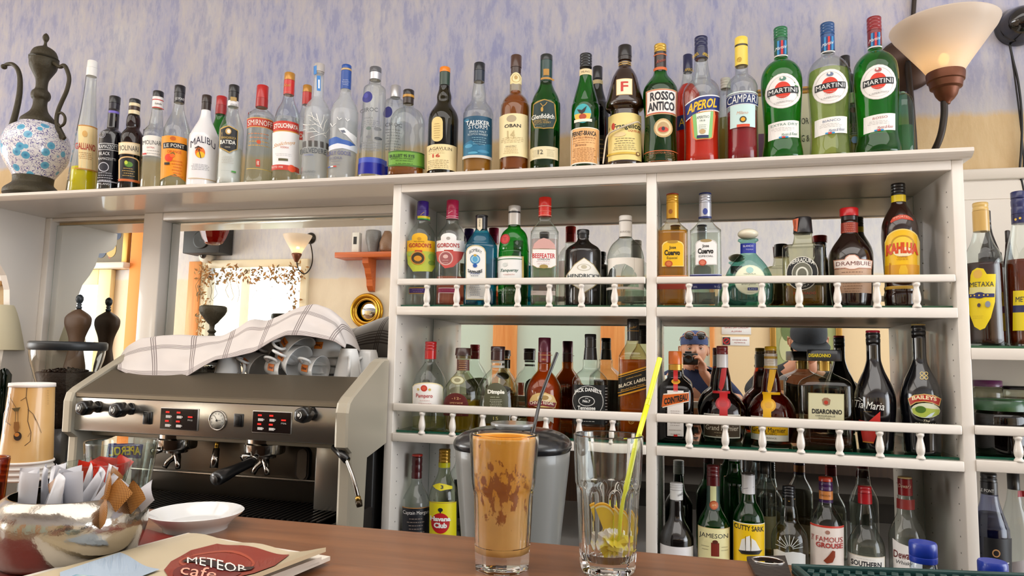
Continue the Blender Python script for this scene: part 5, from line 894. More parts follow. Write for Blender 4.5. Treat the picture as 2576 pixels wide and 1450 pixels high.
# wall uplighter
COP=pm((112,66,44),.45,.55,bump=.3,bs=50,name='aged_copper'); DKM=pm((52,44,38),.45,.5)
YU=1.96
loc,pf,mp=pxl(2376,130,YU,1.95,[(66,278),(80,262),(100,228),(130,178),(160,128),(180,98),(192,84)])
up=empty('wall_uplighter',loc,0,'wall uplighter with a frosted cone shade and copper cup, right of the top shelf','lamp')
def mat_frost():
    m=bpy.data.materials.new('frosted_shade_glass'); m.use_nodes=True; t=m.node_tree; t.nodes.clear(); N=t.nodes.new; L=t.links.new
    o=N('ShaderNodeOutputMaterial'); tl=N('ShaderNodeBsdfTranslucent'); tl.inputs[0].default_value=lin((246,236,220)); df=N('ShaderNodeBsdfPrincipled'); df.inputs['Base Color'].default_value=lin((226,216,204)); df.inputs['Roughness'].default_value=.4
    a=N('ShaderNodeMixShader'); a.inputs[0].default_value=.62; L(tl.outputs[0],a.inputs[1]); L(df.outputs[0],a.inputs[2])
    tr=N('ShaderNodeBsdfTransparent'); b=N('ShaderNodeMixShader'); b.inputs[0].default_value=.13; L(a.outputs[0],b.inputs[1]); L(tr.outputs[0],b.inputs[2]); L(b.outputs[0],o.inputs[0]); return m
FROST=mat_frost()
def cone_lamp(root,pf,k=1.0):
    q=smooth_prof(pf,4); inner=[(max(r-.003*k,.001),z+.001) for r,z in q][::-1]
    m=MB(); m.lathe(q+[(q[-1][0]-.0015*k,q[-1][1]+.0015*k)]+inner,FROST,48,cap=False); m.build('lamp_shade',root)
cone_lamp(up,pf)
_,pc,_=pxl(2376,220,YU,1.95,[(184,98),(187,100),(205,96),(207,88),(222,82),(226,66),(240,56),(250,40),(257,22),(262,18)])
m=MB(); m.lathe(closed(pc),COP,36); m.build('lamp_cup',up,sharp=40)
cz=loc
# plate on the wall, arm, cable
pp=aty(2278,165,YW)-Vector(cz)
m=MB(); m.lathe([(0,0),(.078,0),(.078,.006),(.066,.016),(.03,.024),(0,.026)],pm((70,50,40),.4,.5),36,Matrix.Translation(pp)@Matrix.Rotation(R(90),4,'X')); m.build('wall_plate',up)
a0=pp+Vector((0,-.02,0)); w=lambda x,y,Y:aty(x,y,Y)-Vector(cz)
arm=spl([a0,w(2288,215,2.08),w(2292,260,2.07),w(2297,330,2.05),Vector((w(2304,385,2.04).x,2.04-cz.y,ZT+.035-cz.z)),Vector((w(2330,395,2.0).x,2.0-cz.y,ZT+.02-cz.z)),w(2354,372,1.97),w(2368,335,YU),w(2375,290,YU),w(2375,255,YU)],6)
m=MB(); m.tube(arm,.0085,DKM,12); m.build('arm',up)
m=MB(); m.tube([w(2288,140,YW-.02),w(2296,60,YW-.008),w(2302,-30,YW-.008),w(2306,-140,YW-.008)],.0062,DKM,8); m.build('cable_conduit',up)
bb=w(2374,150,YU); m=MB(); m.sphere(bb,(.013,.013,.017),pm((255,196,110),.4,emit=16,name='bulb'),14,10); m.build('bulb',up)
def pt_light(name,loc_,power,col,rad=.015):
    l=bpy.data.lights.new(name,'POINT'); l.energy=power; l.color=col; l.shadow_soft_size=rad; o=bpy.data.objects.new(name,l); o.location=loc_; COL.objects.link(o); return o
pt_light('uplighter_light',Vector(cz)+bb+Vector((0,0,.022)),.22,(1,.72,.42))
# black round loudspeaker-like wall lamp with its cable
pb=aty(2556,70,YW)
dm=empty('round_wall_lamp',pb,0,'glossy black round wall lamp cut by the upper right edge','lamp')
rr=aty(2500,70,YW).x; rr=pb.x-rr
GB=pm((22,20,20),.12,coat=.8)
m=MB(); m.lathe([(0,0),(rr,0),(rr*1.0,.012),(rr*.9,.022),(rr*.86,.026),(rr*.8,.044),(rr*.6,.066),(rr*.3,.078),(0,.081)],GB,40,Matrix.Rotation(R(90),4,'X')); m.build('dome',dm,sharp=50)
m=MB(); m.tube(spl([aty(x,y,YW-.012)-pb for x,y in ((2540,112),(2548,150),(2560,200),(2568,260),(2571,320),(2569,380),(2566,430),(2573,470),(2577,490))]),.0032,pm((20,18,18),.4),8); m.tube(spl([aty(x,y,YW-.01)-pb for x,y in ((2540,112),(2552,190),(2566,300),(2575,400),(2573,470),(2579,500))]),.0022,pm((20,18,18),.4),8); m.build('cable',dm)
# ------------------------------------------------------------------ espresso machine
STL=pm((178,172,162),.24,.92,bump=.05,bs=30,name='brushed_steel'); HOOD=pm((132,122,106),.38,.75); CHK=pm((186,178,160),.4,.25); DST=pm((92,84,74),.32,.85); CHR=pm((196,192,186),.12,1); PLB=pm((16,16,17),.3,coat=.4)
YP=1.6; XR=-.815; XL=-1.685
em=empty('espresso_machine',(-1.25,1.8,.765),0,'two-group steel espresso machine loaded with cups on the back worktop','coffee machine')
E_=lambda mb,n,sub=None,sharp=None: wpart(mb,n,em,sub,sharp)
m=MB(); m.box(XL+.03,-.852,1.66,2.03,1.10,1.251,CHK,.004); m.box(XL+.03,-.852,1.82,2.03,.80,1.10,pm((30,28,26),.5),.004); m.box(XL+.03,-.852,1.60,1.83,.80,.925,pm((62,57,52),.45,.5),.004); E_(m,'housing')  # lower rear box near black: shade of the gap beside it painted in
# hood between the cheeks
m=MB(); x0,x1=XL+.028,XR-.034
hp=[(1.597,1.212),(1.597,1.222),(1.603,1.226),(1.716,1.2835),(1.735,1.2835),(1.735,1.276),(1.66,1.24),(1.64,1.212)]
v=[(x0,y,z) for y,z in hp]+[(x1,y,z) for y,z in hp]; k=len(hp); m.add(v,[tuple(range(k)),tuple(range(k,2*k))[::-1]]+[(i,k+i,k+(i+1)%k,(i+1)%k) for i in range(k)],HOOD,False); E_(m,'hood')
m=MB(); m.box(x0,x1,1.735,2.0,1.252,1.262,STL,.002); m.box(x0,x1,1.731,1.737,1.252,1.2832,HOOD,.001); m.tube([(x0+.02,1.99,1.33),(x1-.05,1.99,1.33)],.004,CHR,8); E_(m,'cup_tray')
for xa,xb in ((XL,XL+.03),(XR-.036,XR)):
    m=MB(); cp=[(1.587,1.115),(1.585,1.2),(1.592,1.224),(1.61,1.238),(1.77,1.325),(1.79,1.333),(1.82,1.333),(1.82,1.10),(1.70,1.075),(1.69,.80),(1.615,.80),(1.612,1.098)]
    v=[(xa+.004,y,z) for y,z in cp]+[(xb-.004,y,z) for y,z in cp]; 
    cen=Vector((1.7,1.2)); inn=[((y-1.715)*.975+1.715,(z-1.15)*.975+1.15) for y,z in cp]
    v=[(xa,y,z) for y,z in inn]+[(xa+.006,y,z) for y,z in cp]+[(xb-.006,y,z) for y,z in cp]+[(xb,y,z) for y,z in inn]; k=len(cp)
    m.add(v,[tuple(range(k)),tuple(range(3*k,4*k))[::-1]]+[(j*k+i,(j+1)*k+i,(j+1)*k+(i+1)%k,j*k+(i+1)%k) for j in range(3) for i in range(k)],CHK,False); E_(m,'side_cheek')
fp=MB(); fp.box(x0,x1,YP,YP+.05,1.119,1.2115,STL,.003); fo=E_(fp,'control_panel')
def onp(px,py): p=aty(px,py,YP); return p
def knob(px,py,w,sub=None):
    p=onp(px,py); mp_=mpp(0,p); M=Matrix.Translation(p)@Matrix.Rotation(R(90),4,'X'); m=MB()
    m.lathe([(0,0),(.016,0),(.016,.004),(.013,.008),(.013,.020),(.019,.026),(.0195,.05),(.018,.056),(.012,.058),(0,.058)],PLB,28,M,flute=5,fd=.05)
    c=p+Vector((0,-.0585,0)); m.tube([(c.x-.005+.009*math.cos(a),c.y-.0008,c.z+.009*math.sin(a)) for a in [R(-60)+R(120)*i/6 for i in range(7)]],.0009,pm('E8E6E0'),6)
    m.sphere((c.x-.004,c.y,c.z),(.004,.0012,.0045),pm('E8E6E0'),10,6); E_(m,'steam_knob')
knob(245,1024,65); knob(328,1029,68); knob(786,1041,60)
for px in (372,601):
    p=onp(px,1052 if px<500 else 1058); m=MB(); m.box(p.x-.0135,p.x+.0135,YP-.004,YP,p.z-.017,p.z+.017,PLB,.002); m.box(p.x-.009,p.x+.009,YP-.008,YP-.003,p.z-.013,p.z+.013,pm((8,8,9),.35),.002); E_(m,'rocker_switch')
for (a,b_,c_,d_) in ((405,500,1027,1083),(636,735,1035,1091)):
    p=onp(a,(c_+d_)/2); q=onp(b_,(c_+d_)/2); zt=onp((a+b_)/2,c_).z; zb=onp((a+b_)/2,d_).z
    m=MB(); m.box(p.x,q.x,YP-.003,YP,zb,zt,pm((196,192,186),.3,.8),.002); m.box(p.x+.002,q.x-.002,YP-.0045,YP-.002,zb+.002,zt-.002,pm((26,17,16),.15,coat=.5)); 
    W_=q.x-p.x; Hh=zt-zb; sf=lambda x,y,L,p=p,zt=zt:(p.x+x,YP-.0047-.0002*L,zt-y)
    it=[]
    for i,xx in enumerate((.22,.52)):
        for j,yy in enumerate((.22,.62)):
            it+= [('r',W_*(xx-.07),W_*(xx+.03),Hh*(yy-.06),Hh*(yy+.02),pm((220,30,20),.4,emit=.5)),('r',W_*(xx-.06),W_*(xx+.07),Hh*(yy+.12),Hh*(yy+.24),'D8D4D0'),('r',W_*(xx+.08),W_*(xx+.1),Hh*(yy+.14),Hh*(yy+.2),'D8D4D0')]
    it+= [('r',W_*.76,W_*.88,Hh*.34,Hh*.41,pm((220,30,20),.4,emit=.5)),('t','PROG.',W_*.83,Hh*.52,W_*.13,Hh*.07,'D8D4D0',{})]
    flat_graphics(m,it,sf); E_(m,'touch_panel')
p=onp(549,1058); m=MB(); M=Matrix.Translation(p)@Matrix.Rotation(R(90),4,'X'); m.lathe([(0,0),(.0265,0),(.0265,.004),(.0245,.005),(.0235,.0035),(0,.0035)],CHR,36,M); 
m.lathe([(0,.0037),(.0232,.0037),(0,.0038)],pm('E4DED0'),32,M)
sf=lambda x,y,L,p=p:(p.x+x,p.y-.0042-.0002*L,p.z-y)
flat_graphics(m,[('l',[(.0195*math.cos(a),.0195*math.sin(a)),(.0155*math.cos(a),.0155*math.sin(a))],.0012,'3A3834') for a in [R(135+270*i/9) for i in range(10)]]+[('l',[(.003,.003),(-.008,-.013)],.0014,'1E1C1A'),('l',[(-.002,0),(.012,-.001)],.0012,'1E1C1A'),('e',0,0,.003,.003,'1E1C1A')],sf)
E_(m,'pressure_gauge')
# splash back, right inner column with oval slot
m=MB(); m.box(x0+.02,-.885,1.80,1.822,.925,1.12,DST,.002); m.box(x0+.03,-.90,1.785,1.80,.985,.992,STL,.002); E_(m,'splash_panel')
cx_=aty(825,1200,1.72).x; m=MB(); m.box(aty(790,1200,1.72).x,aty(860,1200,1.72).x,1.72,1.80,.925,1.12,pm((150,144,134),.3,.8),.005); E_(m,'inner_column')
p=aty(762,1168,1.79); m=MB(); 
def stad(w,h,n=10): 
    r=w/2; return [(r*math.cos(a),h/2-r+r*math.sin(a)) for a in [PI*i/n for i in range(n+1)]]+[(r*math.cos(a),-h/2+r+r*math.sin(a)) for a in [PI+PI*i/n for i in range(n+1)]]
m.prism([(p.x+x,p.z+z) for x,z in stad(.042,.096)],1.786,1.80,pm((58,52,46),.4,.6)); m.prism([(p.x+x,p.z+z) for x,z in stad(.03,.084)],1.784,1.7865,pm((120,114,104),.3,.8)); E_(m,'sight_glass')
def group_head(px,handle):
    c=aty(px,1130,1.66); m=MB(); m.lathe([(0,1.06),(.030,1.06),(.032,1.066),(.052,1.072),(.054,1.078),(.054,1.098),(.050,1.102),(.050,1.125),(0,1.125)],CHR,36,Matrix.Translation((c.x,1.70,0))); gh=E_(m,'group_head',sharp=40)
    m=MB(); 
    for s in (-1,1): m.tube([(c.x,1.70,1.065),(c.x+s*.006,1.70,1.045),(c.x+s*.016,1.69,1.035),(c.x+s*.022,1.685,1.018)],[.011,.010,.008,.007],CHR,10)
    m.build('spout',em); 
    m2=MB(); m2.tube([(c.x-.005,1.665,1.075),(c.x-.02,1.63,1.068)],.009,CHR,12); 
    if handle:
        h0=aty(640,1160,1.645); h1=aty(540,1207,1.52); d=(h1-h0); pts=[h0+d*t for t in (0,.1,.3,.5,.75,.93,1)]; m3=MB(); m3.tube(pts,[.010,.013,.0125,.0135,.017,.0185,.016],PLB,16)
        e_=h1+d*.01; m3.tube([h1-d*.02,h1+d*.015],[.010,.010],pm((60,54,48),.4),12)
        m2.v=m2.v; 
        m2.tube([Vector((c.x-.005,1.665,1.078)),h0],.008,CHR,10)
        pf_=E_(m2,'portafilter'); wpart(m3,'handle',em,pf_)
    else: E_(m2,'portafilter')
    return
# spouts are written in world coordinates as well
_ob=MB.build
def group_fix():
    for o in em.children:
        if o.name.startswith('spout'): o.location=-Vector(em.location)
group_head(418,False); group_head(644,True); group_fix()
m=MB(); a=aty(548,1105,1.70); b_=aty(538,1178,1.68); m.tube([a,a+(b_-a)*.35],.006,pm((190,150,60),.25,.9),10); m.tube([a+(b_-a)*.33,b_],[.009,.011],CHR,12); E_(m,'hot_water_spout')
w3=[aty(*q) for q in ((842,1126,1.62),(858,1142,1.60),(872,1158,1.585),(884,1190,1.575),(893,1220,1.57),(900,1250,1.57))]
m=MB(); m.tube(w3[:3],.010,PLB,12); m.tube(spl(w3[2:]),.0048,CHR,12); tip=aty(905,1276,1.57); m.tube([w3[-1],w3[-1]+(tip-w3[-1])*.4],.0068,pm((176,140,70),.3,.9),12); m.tube([w3[-1]+(tip-w3[-1])*.4,tip],[.0085,.007],pm((60,50,36),.3,.7),12); E_(m,'steam_wand')
m=MB(); m.box(x0+.03,XR-.04,1.595,1.80,.915,.925,PLB,.002)
for i in range(44): xx=x0+.05+i*.0165; m.box(xx,xx+.006,1.60,1.795,.925,.929,pm((60,58,56),.3,.8))
E_(m,'drip_tray')
for sx in (XL+.06,-.90):
    for yy in (1.64,1.98): m=MB(); m.lathe([(0,.765),(.022,.765),(.022,.775),(.014,.78),(.014,.80),(0,.80)],PLB,16,Matrix.Translation((sx,yy,0))); E_(m,'foot')
# ------------------------------------------------------------------ grinder with bean hopper
gy=1.77; A=aty(172,870,gy); gx=A.x; gr=empty('coffee_grinder',(gx,gy,.765),0,'black coffee grinder with a clear hopper of dark beans left of the espresso machine','coffee grinder')
l_,pf,_=pxl(172,880,gy,.765,[(866,198),(890,196),(910,188),(950,160),(990,132),(1030,108),(1060,92),(1078,84)])
m=MB(); m.lathe(pf,glass((236,234,228),.03,.5),40,cap=False); m.build('hopper',gr)
l_,pb_,_=pxl(172,960,gy,.765,[(936,150),(940,158),(990,126),(1030,103),(1060,88),(1076,80)])
beans=MB(); beans.lathe(closed(pb_),pm((34,20,14),.55,bump=1,bs=160),32)
rb=random.Random(3)
for i in range(220):
    a=rb.uniform(0,2*PI); q=rb.random()**.5*.062; z=pb_[-1][1]+rb.uniform(-.001,.012)*(1-q/.07)+.002; beans.sphere((q*math.cos(a),q*math.sin(a),z),(.0055,.0038,.003),pm((44,26,16),.4),6,4)
bo=beans.build('coffee_beans',gr); bo['kind']='stuff'
l_,pl_,_=pxl(172,872,gy,.765,[(860,196),(863,206),(868,207),(878,207),(882,200)])
m=MB(); m.lathe(closed(pl_),pm((30,34,38),.4),40); m.build('hopper_lid',gr,sharp=50)
zn=pf[0][1]; m=MB(); m.lathe([(0,zn+.002),(.045,zn+.002),(.05,zn-.02),(.062,zn-.04),(.066,zn-.10),(.066,.05),(.08,.03),(.085,0),(0,0)][::-1],PLB,32); m.build('grinder_body',gr,sharp=50)
m=MB(); m.lathe([(0,.12),(.052,.12),(.052,.21),(0,.21)],PLB,28,Matrix.Translation((.005,-.07,0))); m.build('dosing_chamber',gr,sharp=50)
# ------------------------------------------------------------------ torso figure, table lamp, goblet
WD=pm((84,60,40),.5,bump=.6,bs=24); by=2.052; bA=aty(197,800,by); bu=empty('torso_figurine',(bA.x,by,.765),0,'dark wooden tailor\'s torso with a turned neck knob, before the narrow mirror','figurine')
l_,pf,mp=pxl(192,800,by,.765,[(778,14),(781,26),(786,46),(792,66),(800,80),(810,82),(820,78),(834,64),(848,52),(862,46),(876,44),(890,50),(906,58),(925,66),(950,66),(960,50)])
m=MB(); m.lathe(closed(smooth_prof(pf,3)),WD,28,n=2.6,dr=.55,cap=False); m.build('torso',bu)
_,pk,_=pxl(197,760,by,.765,[(741,2),(743,12),(748,20),(755,21),(761,16),(764,10),(767,15),(770,10),(773,16),(778,14)])
m=MB(); m.lathe(closed(pk),pm((40,50,58),.35),20); m.build('neck_knob',bu)
m=MB(); m.lathe([(0,0),(.06,0),(.06,.012),(.02,.03),(.012,.05),(.012,pf[0][1]+.01),(0,pf[0][1]+.01)],WD,24); m.build('stand',bu,sharp=50)
ly=1.98; lA=aty(0,820,ly); tl=empty('table_lamp',(aty(-12,820,ly).x,ly,.765),0,'table lamp with a cream fabric shade and dark green bottle base at the left edge','lamp')
_,pf,mp=pxl(-12,820,ly,.765,[(768,108),(880,164)])
m=MB(); q=[(pf[0][0],pf[0][1]),(pf[1][0],pf[1][1])]; m.lathe(q+[(q[1][0]-.002,q[1][1]),(q[0][0]-.002,q[0][1])],pm((226,214,180),.8),40,cap=False); m.build('lamp_shade',tl,sharp=50)
zz=pf[0][1]; m=MB(); m.lathe([(0,0),(.06,0),(.068,.02),(.068,zz-.09),(.055,zz-.045),(.02,zz-.02),(.016,zz-.01),(0,zz-.02)],glass((30,90,60),.02),28); m.build('lamp_base',tl,sharp=60)
m=MB(); m.tube([(0,0,zz-.03),(0,0,pf[1][1]-.01)],.005,pm((180,140,70),.3,.9),10); m.build('lamp_stem',tl)
l_,pf,mp=pxl(535,800,1.92,1.262,[(770,60),(773,70),(782,72),(792,62),(802,44),(812,28),(818,14),(828,12),(834,24),(840,14),(848,22),(858,34),(868,26),(880,30),(890,44),(897,46),(912,48)])
gb=empty('bronze_goblet',l_,0,'dark bronze footed goblet standing on the espresso machine before the mirror','goblet'); m=MB(); m.lathe(closed(pf),BRZ,28); m.build('bowl_and_stem',gb,sharp=50)
# thing-level simplification: a goblet is one piece
c_=gb.children[0]; c_.name='goblet_body'
# ------------------------------------------------------------------ cups on the machine
PORC=pm((224,224,222),.15,coat=.5,name='porcelain'); ZC=1.262
def cup_mesh(r=.043,h=.062):
    m=MB(); o=[(0,0),(r*.52,0),(r*.55,.003),(r*.62,h*.12),(r*.80,h*.5),(r*.94,h*.85),(r,h)]; i=[(r*.965,h),(r*.88,h*.8),(r*.72,h*.4),(r*.5,h*.12),(0,h*.09)]
    m.lathe(smooth_prof(o,2)+i,PORC,32,cap=False); return m
def handle_mesh(r=.043,h=.062):
    m=MB(); m.tube(spl([(r*.9,0,h*.78),(r*1.28,0,h*.82),(r*1.5,0,h*.62),(r*1.38,0,h*.36),(r*.72,0,h*.24)],4),.0042,PORC,8); return m
def tag_mesh(r,h,ang,txt='Danesi',flip=False):
    m=MB(); 
    def sf(x,y,L):
        z=h*.5-y; rr=r*(.62+.38*min(1,max(0,z/h)))+.0012+.0003*L; a=ang+x/rr
        return (rr*math.cos(a),rr*math.sin(a),z)
    flat_graphics(m,[('r',-.014,.014,-.010,.010,'E07818'),('t',txt,0,0,.022,.009,'3A1E10',{'i':.3,'b':.02,'rot':PI if flip else 0})],sf); return m
ncup=[0]
def cup(loc,rot,label,r=.043,h=.062,tagang=None,handle=True,group='cups piled on the espresso machine',flip=False,hang=0):
    root=empty('coffee_cup',loc,0,label,'cup',group,rot=rot)
    cup_mesh(r,h).build('cup_bowl',root)
    if handle: hm=handle_mesh(r,h).build('handle',root); hm.rotation_euler=(0,0,hang)
    if tagang is not None: tag_mesh(r,h,tagang,flip=flip).build('printed_mark',root)
    return root
def P(px,py,Y): return aty(px,py,Y)
up_=lambda: (PI,0,0)
# upside-down cup at the left, then lying stacks (openings towards the lower right), nested inverted stacks, two large cups
def inv(px,Y,k,label,r=.043,h=.062,z=ZC,ta=None,hang=0,tilt=0,handle=True):
    x=aty(px,920,Y).x; return cup((x,Y,z+h+k),(PI+tilt,0,0),label,r,h,ta,handle,flip=False,hang=hang)
inv(575,1.775,0,'plain white cup upside down, left of the cup pile, half under the tea towel',.041,.085,hang=R(10))
def lying(px,py,Y,ang,label,ta,r=.045,h=.064,hang=0):
    c=aty(px,py,Y); 
    d=Vector((math.cos(ang),0,math.sin(ang)))   # direction of the mouth in the picture plane
    rot=Vector((d.x,-.18,d.z)).normalized().to_track_quat('Z','X').to_euler()
    root=empty('coffee_cup',c-d*h*.5,0,label,'cup','cups piled on the espresso machine',rot=rot)
    M=Vector((d.x,-.18,d.z)).normalized()
    cup_mesh(r,h).build('cup_bowl',root); hm=handle_mesh(r,h).build('handle',root)
    q=rot.to_quaternion().inverted()
    f=q@Vector((0,-1,0)); a=math.atan2(f.y,f.x); l=q@Vector((-.7,-.5,.4)); hm.rotation_euler=(0,0,math.atan2(l.y,l.x) if not hang else hang)
    upv=q@Vector((0,0,1)); 
    if ta:
        m=MB()
        ex=q@Vector((1,0,-.18)).normalized(); 
        # mark lies across the front of the cup
        def sf(x,y,L):
            z=h*.52+x; rr=r*(.62+.38*min(1,max(0,z/h)))+.0014+.0003*L; aa=a+(y/rr)*(1 if True else -1); return (rr*math.cos(aa),rr*math.sin(aa),z)
        flat_graphics(m,[('r',-.014,.014,-.010,.010,'E07818'),('t','Danesi',0,0,.022,.009,'3A1E10',{'i':.3,'b':.02})],sf); m.build('printed_mark',root)
lying(742,866,1.80,R(-38),'white cup with an orange mark lying on top of the cup pile',True,r=.05,h=.07)
lying(735,900,1.79,R(-22),'white cup with an orange mark lying in the middle of the cup pile',True,r=.05,h=.07)
lying(706,925,1.79,R(-6),'white cup with an orange mark lying at the bottom of the cup pile',True,r=.042,h=.07)
lying(642,914,1.82,R(-24),'white cup lying left in the pile beside the plain upside-down cup',True,r=.044,h=.066)
lying(788,927,1.80,R(-6),'white cup with an orange mark lying at the bottom right of the pile',True,r=.040,h=.066)
lying(690,880,1.87,R(-30),'white cup lying at the back of the pile under the towel',False,r=.045,h=.066)
inv(808,1.865,.0,'bottom white cup of the nested upside-down stack',0.052,.068,ta=None,handle=False)
inv(812,1.865,.024,'second white cup of the nested upside-down stack',0.052,.068,handle=False)
inv(816,1.865,.048,'third white cup of the nested upside-down stack',0.052,.068,handle=False)
inv(820,1.865,.072,'top white cup of the nested upside-down stack, orange mark at the towel hem',0.052,.068,ta=R(95),hang=R(170))
inv(876,1.82,0,'large white cup upside down, left of two beside the right cheek of the machine',.043,.098,hang=R(60))
inv(925,1.90,0,'large white cup upside down, right of two beside the right cheek of the machine',.044,.096,hang=R(100))
# ------------------------------------------------------------------ tea towel over the cups
def mat_towel():
    m,t,b,N,L=nodes('striped_tea_towel'); b.inputs['Roughness'].default_value=.9; b.inputs['Sheen Weight'].default_value=.2
    uv=N('ShaderNodeUVMap'); uv.uv_map='UVMap'; sx=N('ShaderNodeSeparateXYZ'); L(uv.outputs[0],sx.inputs[0])
    def stripes(sock,per,grp,wd):
        a=N('ShaderNodeMath'); a.operation='MULTIPLY'; L(sock,a.inputs[0]); a.inputs[1].default_value=per
        f=N('ShaderNodeMath'); f.operation='FRACT'; L(a.outputs[0],f.inputs[0])
        g=N('ShaderNodeMath'); g.operation='LESS_THAN'; L(f.outputs[0],g.inputs[0]); g.inputs[1].default_value=grp
        h=N('ShaderNodeMath'); h.operation='MULTIPLY'; L(f.outputs[0],h.inputs[0]); h.inputs[1].default_value=wd/grp
        h2=N('ShaderNodeMath'); h2.operation='FRACT'; L(h.outputs[0],h2.inputs[0]); h3=N('ShaderNodeMath'); h3.operation='LESS_THAN'; L(h2.outputs[0],h3.inputs[0]); h3.inputs[1].default_value=.5
        o=N('ShaderNodeMath'); o.operation='MULTIPLY'; L(g.outputs[0],o.inputs[0]); L(h3.outputs[0],o.inputs[1]); return o
    s1=stripes(sx.outputs['X'],6.5,.16,3); s2=stripes(sx.outputs['Y'],2.6,.18,5)
    mx=N('ShaderNodeMath'); mx.operation='MAXIMUM'; L(s1.outputs[0],mx.inputs[0]); L(s2.outputs[0],mx.inputs[1])
    c=N('ShaderNodeMix'); c.data_type='RGBA'; L(mx.outputs[0],c.inputs[0]); c.inputs[6].default_value=lin((224,216,212)); c.inputs[7].default_value=lin((140,128,126)); L(c.outputs[2],b.inputs['Base Color'])
    n=N('ShaderNodeTexNoise'); n.inputs['Scale'].default_value=400; L(uv.outputs[0],n.inputs['Vector']); bp=N('ShaderNodeBump'); bp.inputs['Strength'].default_value=.2; bp.inputs['Distance'].default_value=.001; L(n.outputs['Fac'],bp.inputs['Height']); L(bp.outputs[0],b.inputs['Normal']); return m
def rs(pts,n):
    pts=[Vector((p[0],p[1],p[2] if len(p)>2 else 0)) for p in pts]; L=[0]
    for a,b in zip(pts,pts[1:]): L.append(L[-1]+(b-a).length)
    o=[]
    for i in range(n):
        t=L[-1]*i/(n-1); k=0
        while k<len(L)-2 and L[k+1]<t: k+=1
        o.append(pts[k]+(pts[k+1]-pts[k])*((t-L[k])/max(L[k+1]-L[k],1e-9)))
    return o
def towel(name,label,front,top,yfr,yt,yb,mat,nx=64,ny=26,thick=.003,amp=.010,seed=4,zmin=ZC+.004,parent_tag=None,uvs=(1,1)):
    F=rs(front,nx); T_=rs(top,nx); rr=random.Random(seed); v=[];uv=[]; ph=[rr.uniform(0,6) for _ in range(6)]
    for j in range(ny):
        t=j/(ny-1)
        for i in range(nx):
            s=i/(nx-1)
            if t<=.7:   # rising front
                q=t/.7; px=F[i].x+(T_[i].x-F[i].x)*q; py=F[i].y+(T_[i].y-F[i].y)*(q**.85); Y=yfr+(yt-yfr)*q
                wob=amp*math.sin(7*s*PI+ph[0]+3.2*q)*math.sin(PI*min(1,q*1.1+.1))+amp*.7*math.sin(15*s*PI+ph[1]-5*q)*(1-q)*q*3+amp*.5*math.sin(4*q*PI+9*s+ph[2])
                p=aty(px,py,Y+wob); p.z+=amp*.35*math.sin(11*s*PI+ph[3])*q*(1-q)*3
            else:       # falls down behind
                q=(t-.7)/.3; p=aty(T_[i].x,T_[i].y,yt); p.y+=(yb-yt)*math.sin(q*PI/2); zz=p.z; p.z=zz-(zz-zmin)*.75*q**1.6*(1 if zz>zmin else 0)
            p.z=max(p.z,zmin) if yfr>1.72 or t>.25 else p.z
            v.append(p); uv.append((s*uvs[0],t*uvs[1]))
    c=Vector((sum(p.x for p in v)/len(v),sum(p.y for p in v)/len(v),min(p.z for p in v)))
    me=bpy.data.meshes.new(name); me.from_pydata([tuple(p-c) for p in v],[],[(j*nx+i,j*nx+i+1,(j+1)*nx+i+1,(j+1)*nx+i) for j in range(ny-1) for i in range(nx-1)])
    u=me.uv_layers.new(name='UVMap')
    for l in me.loops: u.data[l.index].uv=uv[l.vertex_index]
    me.materials.append(mat); me.polygons.foreach_set('use_smooth',[True]*len(me.polygons))
    o=bpy.data.objects.new(name,me); o.location=c; COL.objects.link(o); sm=o.modifiers.new('s','SOLIDIFY'); sm.thickness=thick; sm.offset=1; ss=o.modifiers.new('d','SUBSURF'); ss.levels=1; ss.render_levels=1
    tag(o,label,'towel'); return o
TW=mat_towel()
towel('tea_towel','white tea towel with thin grey stripes draped over cups on the espresso machine',
 [(294,930),(320,942),(360,948),(420,952),(470,950),(505,928),(540,908),(590,900),(640,888),(685,860),(720,845),(760,846),(800,852),(840,860),(868,878)],
 [(300,905),(318,872),(350,852),(400,845),(450,842),(510,846),(560,846),(600,824),(632,802),(670,808),(710,792),(750,774),(790,764),(825,776),(856,804),(870,866)],1.70,1.83,1.96,TW,uvs=(1.0,.9))
# ------------------------------------------------------------------ on the bar counter
CT=1.13
def glass_tumbler(root,prof_o,wall,base,N=10,zf=None,nm='glass_body',mat=None,seg=80):
    """facetted highball: round at the rim, N flat sides below zf, thick base"""
    mat=mat or realglass((252,254,252),1.45)
    def ring(r,z,f):
        o=[]
        for i in range(seg):
            a=2*PI*i/seg; s=2*PI/N; t=(a%s)-s/2; k=math.cos(s/2)/math.cos(t); k=1+(k*1.02-1)*f
            o.append((r*k*math.cos(a),r*k*math.sin(a),z))
        return o
    q=smooth_prof(prof_o,4); H_=q[-1][1]
    rings=[]
    for r,z in q: rings.append(ring(r,z,0 if zf is None else max(0,min(1,(zf-z)/.008))))
    inner=[(r-wall,z) for r,z in q if z>base+.004][::-1]
    rings=[ring(q[0][0]*.01,q[0][1]+.0012,0),ring(q[0][0]*.86,q[0][1]+.0012,1 if zf else 0)]+rings+[ring(q[-1][0]-wall*.5,H_+wall*.35,0)]+[ring(r,z,0) for r,z in inner]+[ring(inner[-1][0]*.85,base+.001,0),ring(.0004,base,0)]
    v=[p for g in rings for p in g]; f=[]
    for k in range(len(rings)-1):
        for i in range(seg):
            j=(i+1)%seg; f.append((k*seg+i,k*seg+j,(k+1)*seg+j,(k+1)*seg+i))
    f.append(tuple(range(seg))[::-1]); f.append(tuple(range((len(rings)-1)*seg,len(rings)*seg)))
    m=MB(); m.add(v,f,mat); return m.build(nm,root,sharp=22),[(r-wall,z) for r,z in q if z>base]
